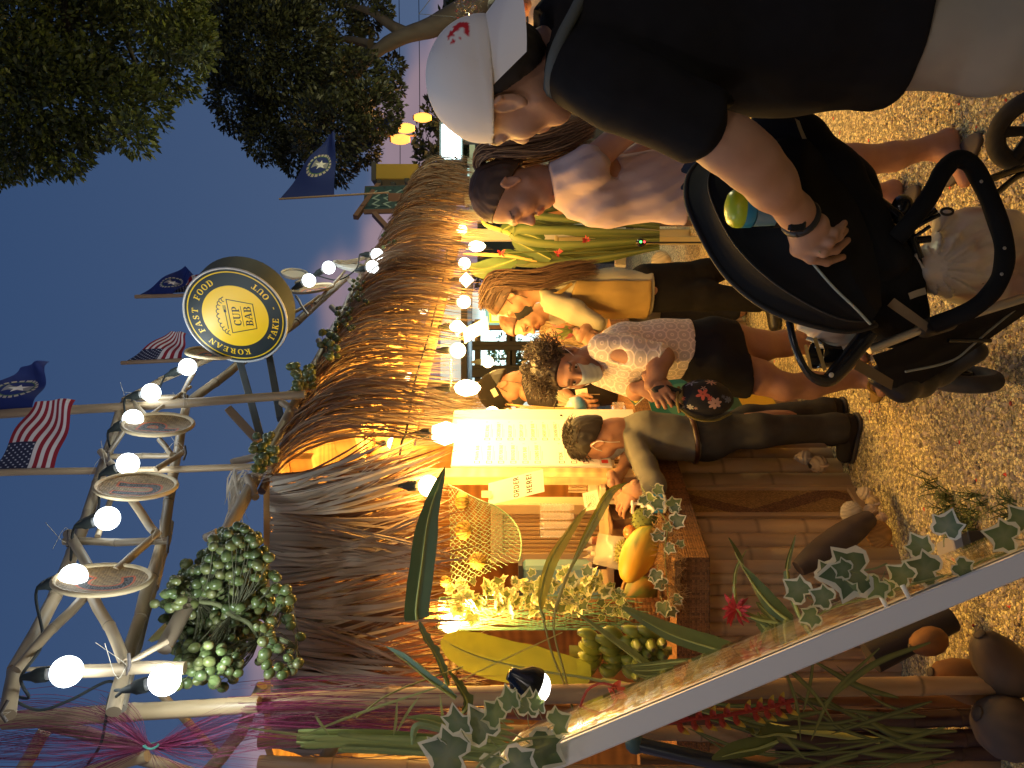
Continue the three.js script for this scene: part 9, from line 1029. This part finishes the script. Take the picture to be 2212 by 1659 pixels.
  const st = thing('market_stall', 'distant market stall with pale teal frames under the floodlight', 'stall', gnd(350, 9.6)); part(st, 'back_wall', new MB().box(V(at(0, 370, 10).x, 0.95, -10), 2.4, 1.9, 0.04, [0.02, 0.035, 0.04]), M.vc); for (const [iy, w] of [[430, 0.1], [350, 0.08], [260, 0.08]]) part(st, 'post', new MB().box(V(at(0, iy, 9.5).x, 1.0, -9.5), w, 2.0, w, [0.45, 0.6, 0.58]), M.vc); for (const ix of [1020, 1062, 1120]) part(st, 'rail', new MB().box(V(at(0, 350, 9.5).x, at(ix, 0, 9.5).y, -9.52), 1.4, 0.07, 0.05, [0.45, 0.6, 0.58]), M.vc); const lw = std({ color: new THREE.Color(0.5, 0.65, 0.65), emissive: new THREE.Color(0.55, 0.95, 0.95), emissiveIntensity: 0.7 }); lw.name = 'lit_window'; for (const [ix, iy, w, h] of [[1020, 372, 0.1, 0.12], [1042, 352, 0.16, 0.2], [1046, 405, 0.1, 0.2], [1058, 300, 0.2, 0.08]]) part(st, 'lit_window', new MB().box(at(ix, iy, 9.7), w, h, 0.02), lw); part(st, 'counter', new MB().box(V(at(0, 350, 9.4).x, 0.5, -9.4), 2.0, 1.0, 0.5, [0.05, 0.05, 0.055]), M.vc);
  const ti = thing('tinsel_garland', 'glittering tinsel garland at the right picture edge above the cap', 'garland', at(1010, 36, 6.8)), g = new MB(); for (let k = 0; k < 420; k++) { const p = at(rr(985, 1040), rr(-20, 78), 6.8 + rr(-0.1, 0.1)), d = V(rr(-1, 1), rr(-1, 1), rr(-1, 1)).multiplyScalar(0.035); g.strip([p, p.clone().add(d)], 0.004, V(rr(-1, 1), rr(-1, 1), rr(-1, 1)).normalize(), () => [[0.7, 0.6, 0.45], [0.6, 0.6, 0.62], [0.6, 0.12, 0.2], [0.7, 0.5, 0.2]][k % 4]); } part(ti, 'tinsel', g, std({ vertexColors: true, roughness: 0.15, metalness: 0.9 }), { kind: 'stuff' }); part(ti, 'cord', new MB().tube([at(985, 36, 6.8), at(905, 30, 6.8), at(960, -40, 6.8)], 0.004, 5, [0.05, 0.05, 0.05]), M.vc);
  const bd = thing('far_building', 'low dark building with a flat roof beyond the tree trunk', 'building', gnd(60, 16)); part(bd, 'wall', new MB().box(V(at(0, 90, 16).x, 1.35, -16.5), 6, 2.7, 1, [0.06, 0.09, 0.1]), M.vc); part(bd, 'roof', new MB().box(V(at(0, 90, 16).x, 2.78, -16.5), 6.4, 0.16, 1.5, [0.05, 0.065, 0.08]), M.vc); for (const iy of [50, 110, 170]) part(bd, 'window', new MB().box(at(1010, iy, 15.98), 0.45, 0.55, 0.03, [0.14, 0.22, 0.22]), M.gloss);
}
{ // lamps that hang along the lane outside the frame: their glow is on the people, the board and the tree
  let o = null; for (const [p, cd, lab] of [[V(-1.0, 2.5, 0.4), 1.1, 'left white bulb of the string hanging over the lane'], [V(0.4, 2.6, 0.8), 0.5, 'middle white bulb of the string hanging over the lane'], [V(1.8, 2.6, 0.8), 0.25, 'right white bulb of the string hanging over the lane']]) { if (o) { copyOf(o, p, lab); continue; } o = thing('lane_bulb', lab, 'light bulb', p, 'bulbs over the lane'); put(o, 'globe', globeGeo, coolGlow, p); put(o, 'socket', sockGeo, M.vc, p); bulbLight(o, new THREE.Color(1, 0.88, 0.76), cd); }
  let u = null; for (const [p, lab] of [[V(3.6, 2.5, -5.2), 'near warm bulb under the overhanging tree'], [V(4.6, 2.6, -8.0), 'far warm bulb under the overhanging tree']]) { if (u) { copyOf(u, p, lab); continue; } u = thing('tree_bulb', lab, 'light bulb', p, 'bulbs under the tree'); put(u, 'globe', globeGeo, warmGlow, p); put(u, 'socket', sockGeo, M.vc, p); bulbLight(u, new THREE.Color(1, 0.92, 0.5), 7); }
}
{ // the awning and stall wall on the other side of the lane, behind the photographer: they keep the sky off what faces them
  const o = thing('lane_awning', 'dark fabric awning of the stall opposite behind the photographer', 'awning', V(0, 0, 4)); part(o, 'canopy', new MB().box(V(2.2, 3.05, 3.4), 7.4, 0.04, 4.4, [0.05, 0.045, 0.04], new THREE.Quaternion().setFromEuler(new THREE.Euler(0.12, 0, 0))), M.vc); for (const x of [-1.3, 2.2, 5.7]) part(o, 'post', new MB().tube([V(x, 0, 5.4), V(x, 2.8, 5.4)], 0.05, 8, [0.12, 0.09, 0.06]), M.vc); part(o, 'back_wall', new MB().box(V(0, 1.35, 5.6), 11, 2.7, 0.06, [0.1, 0.075, 0.05]), M.vc); part(o, 'counter', new MB().box(V(0, 0.5, 4.6), 9, 1, 0.5, [0.12, 0.08, 0.05]), M.vc);
}
renderer.render(scene, camera);
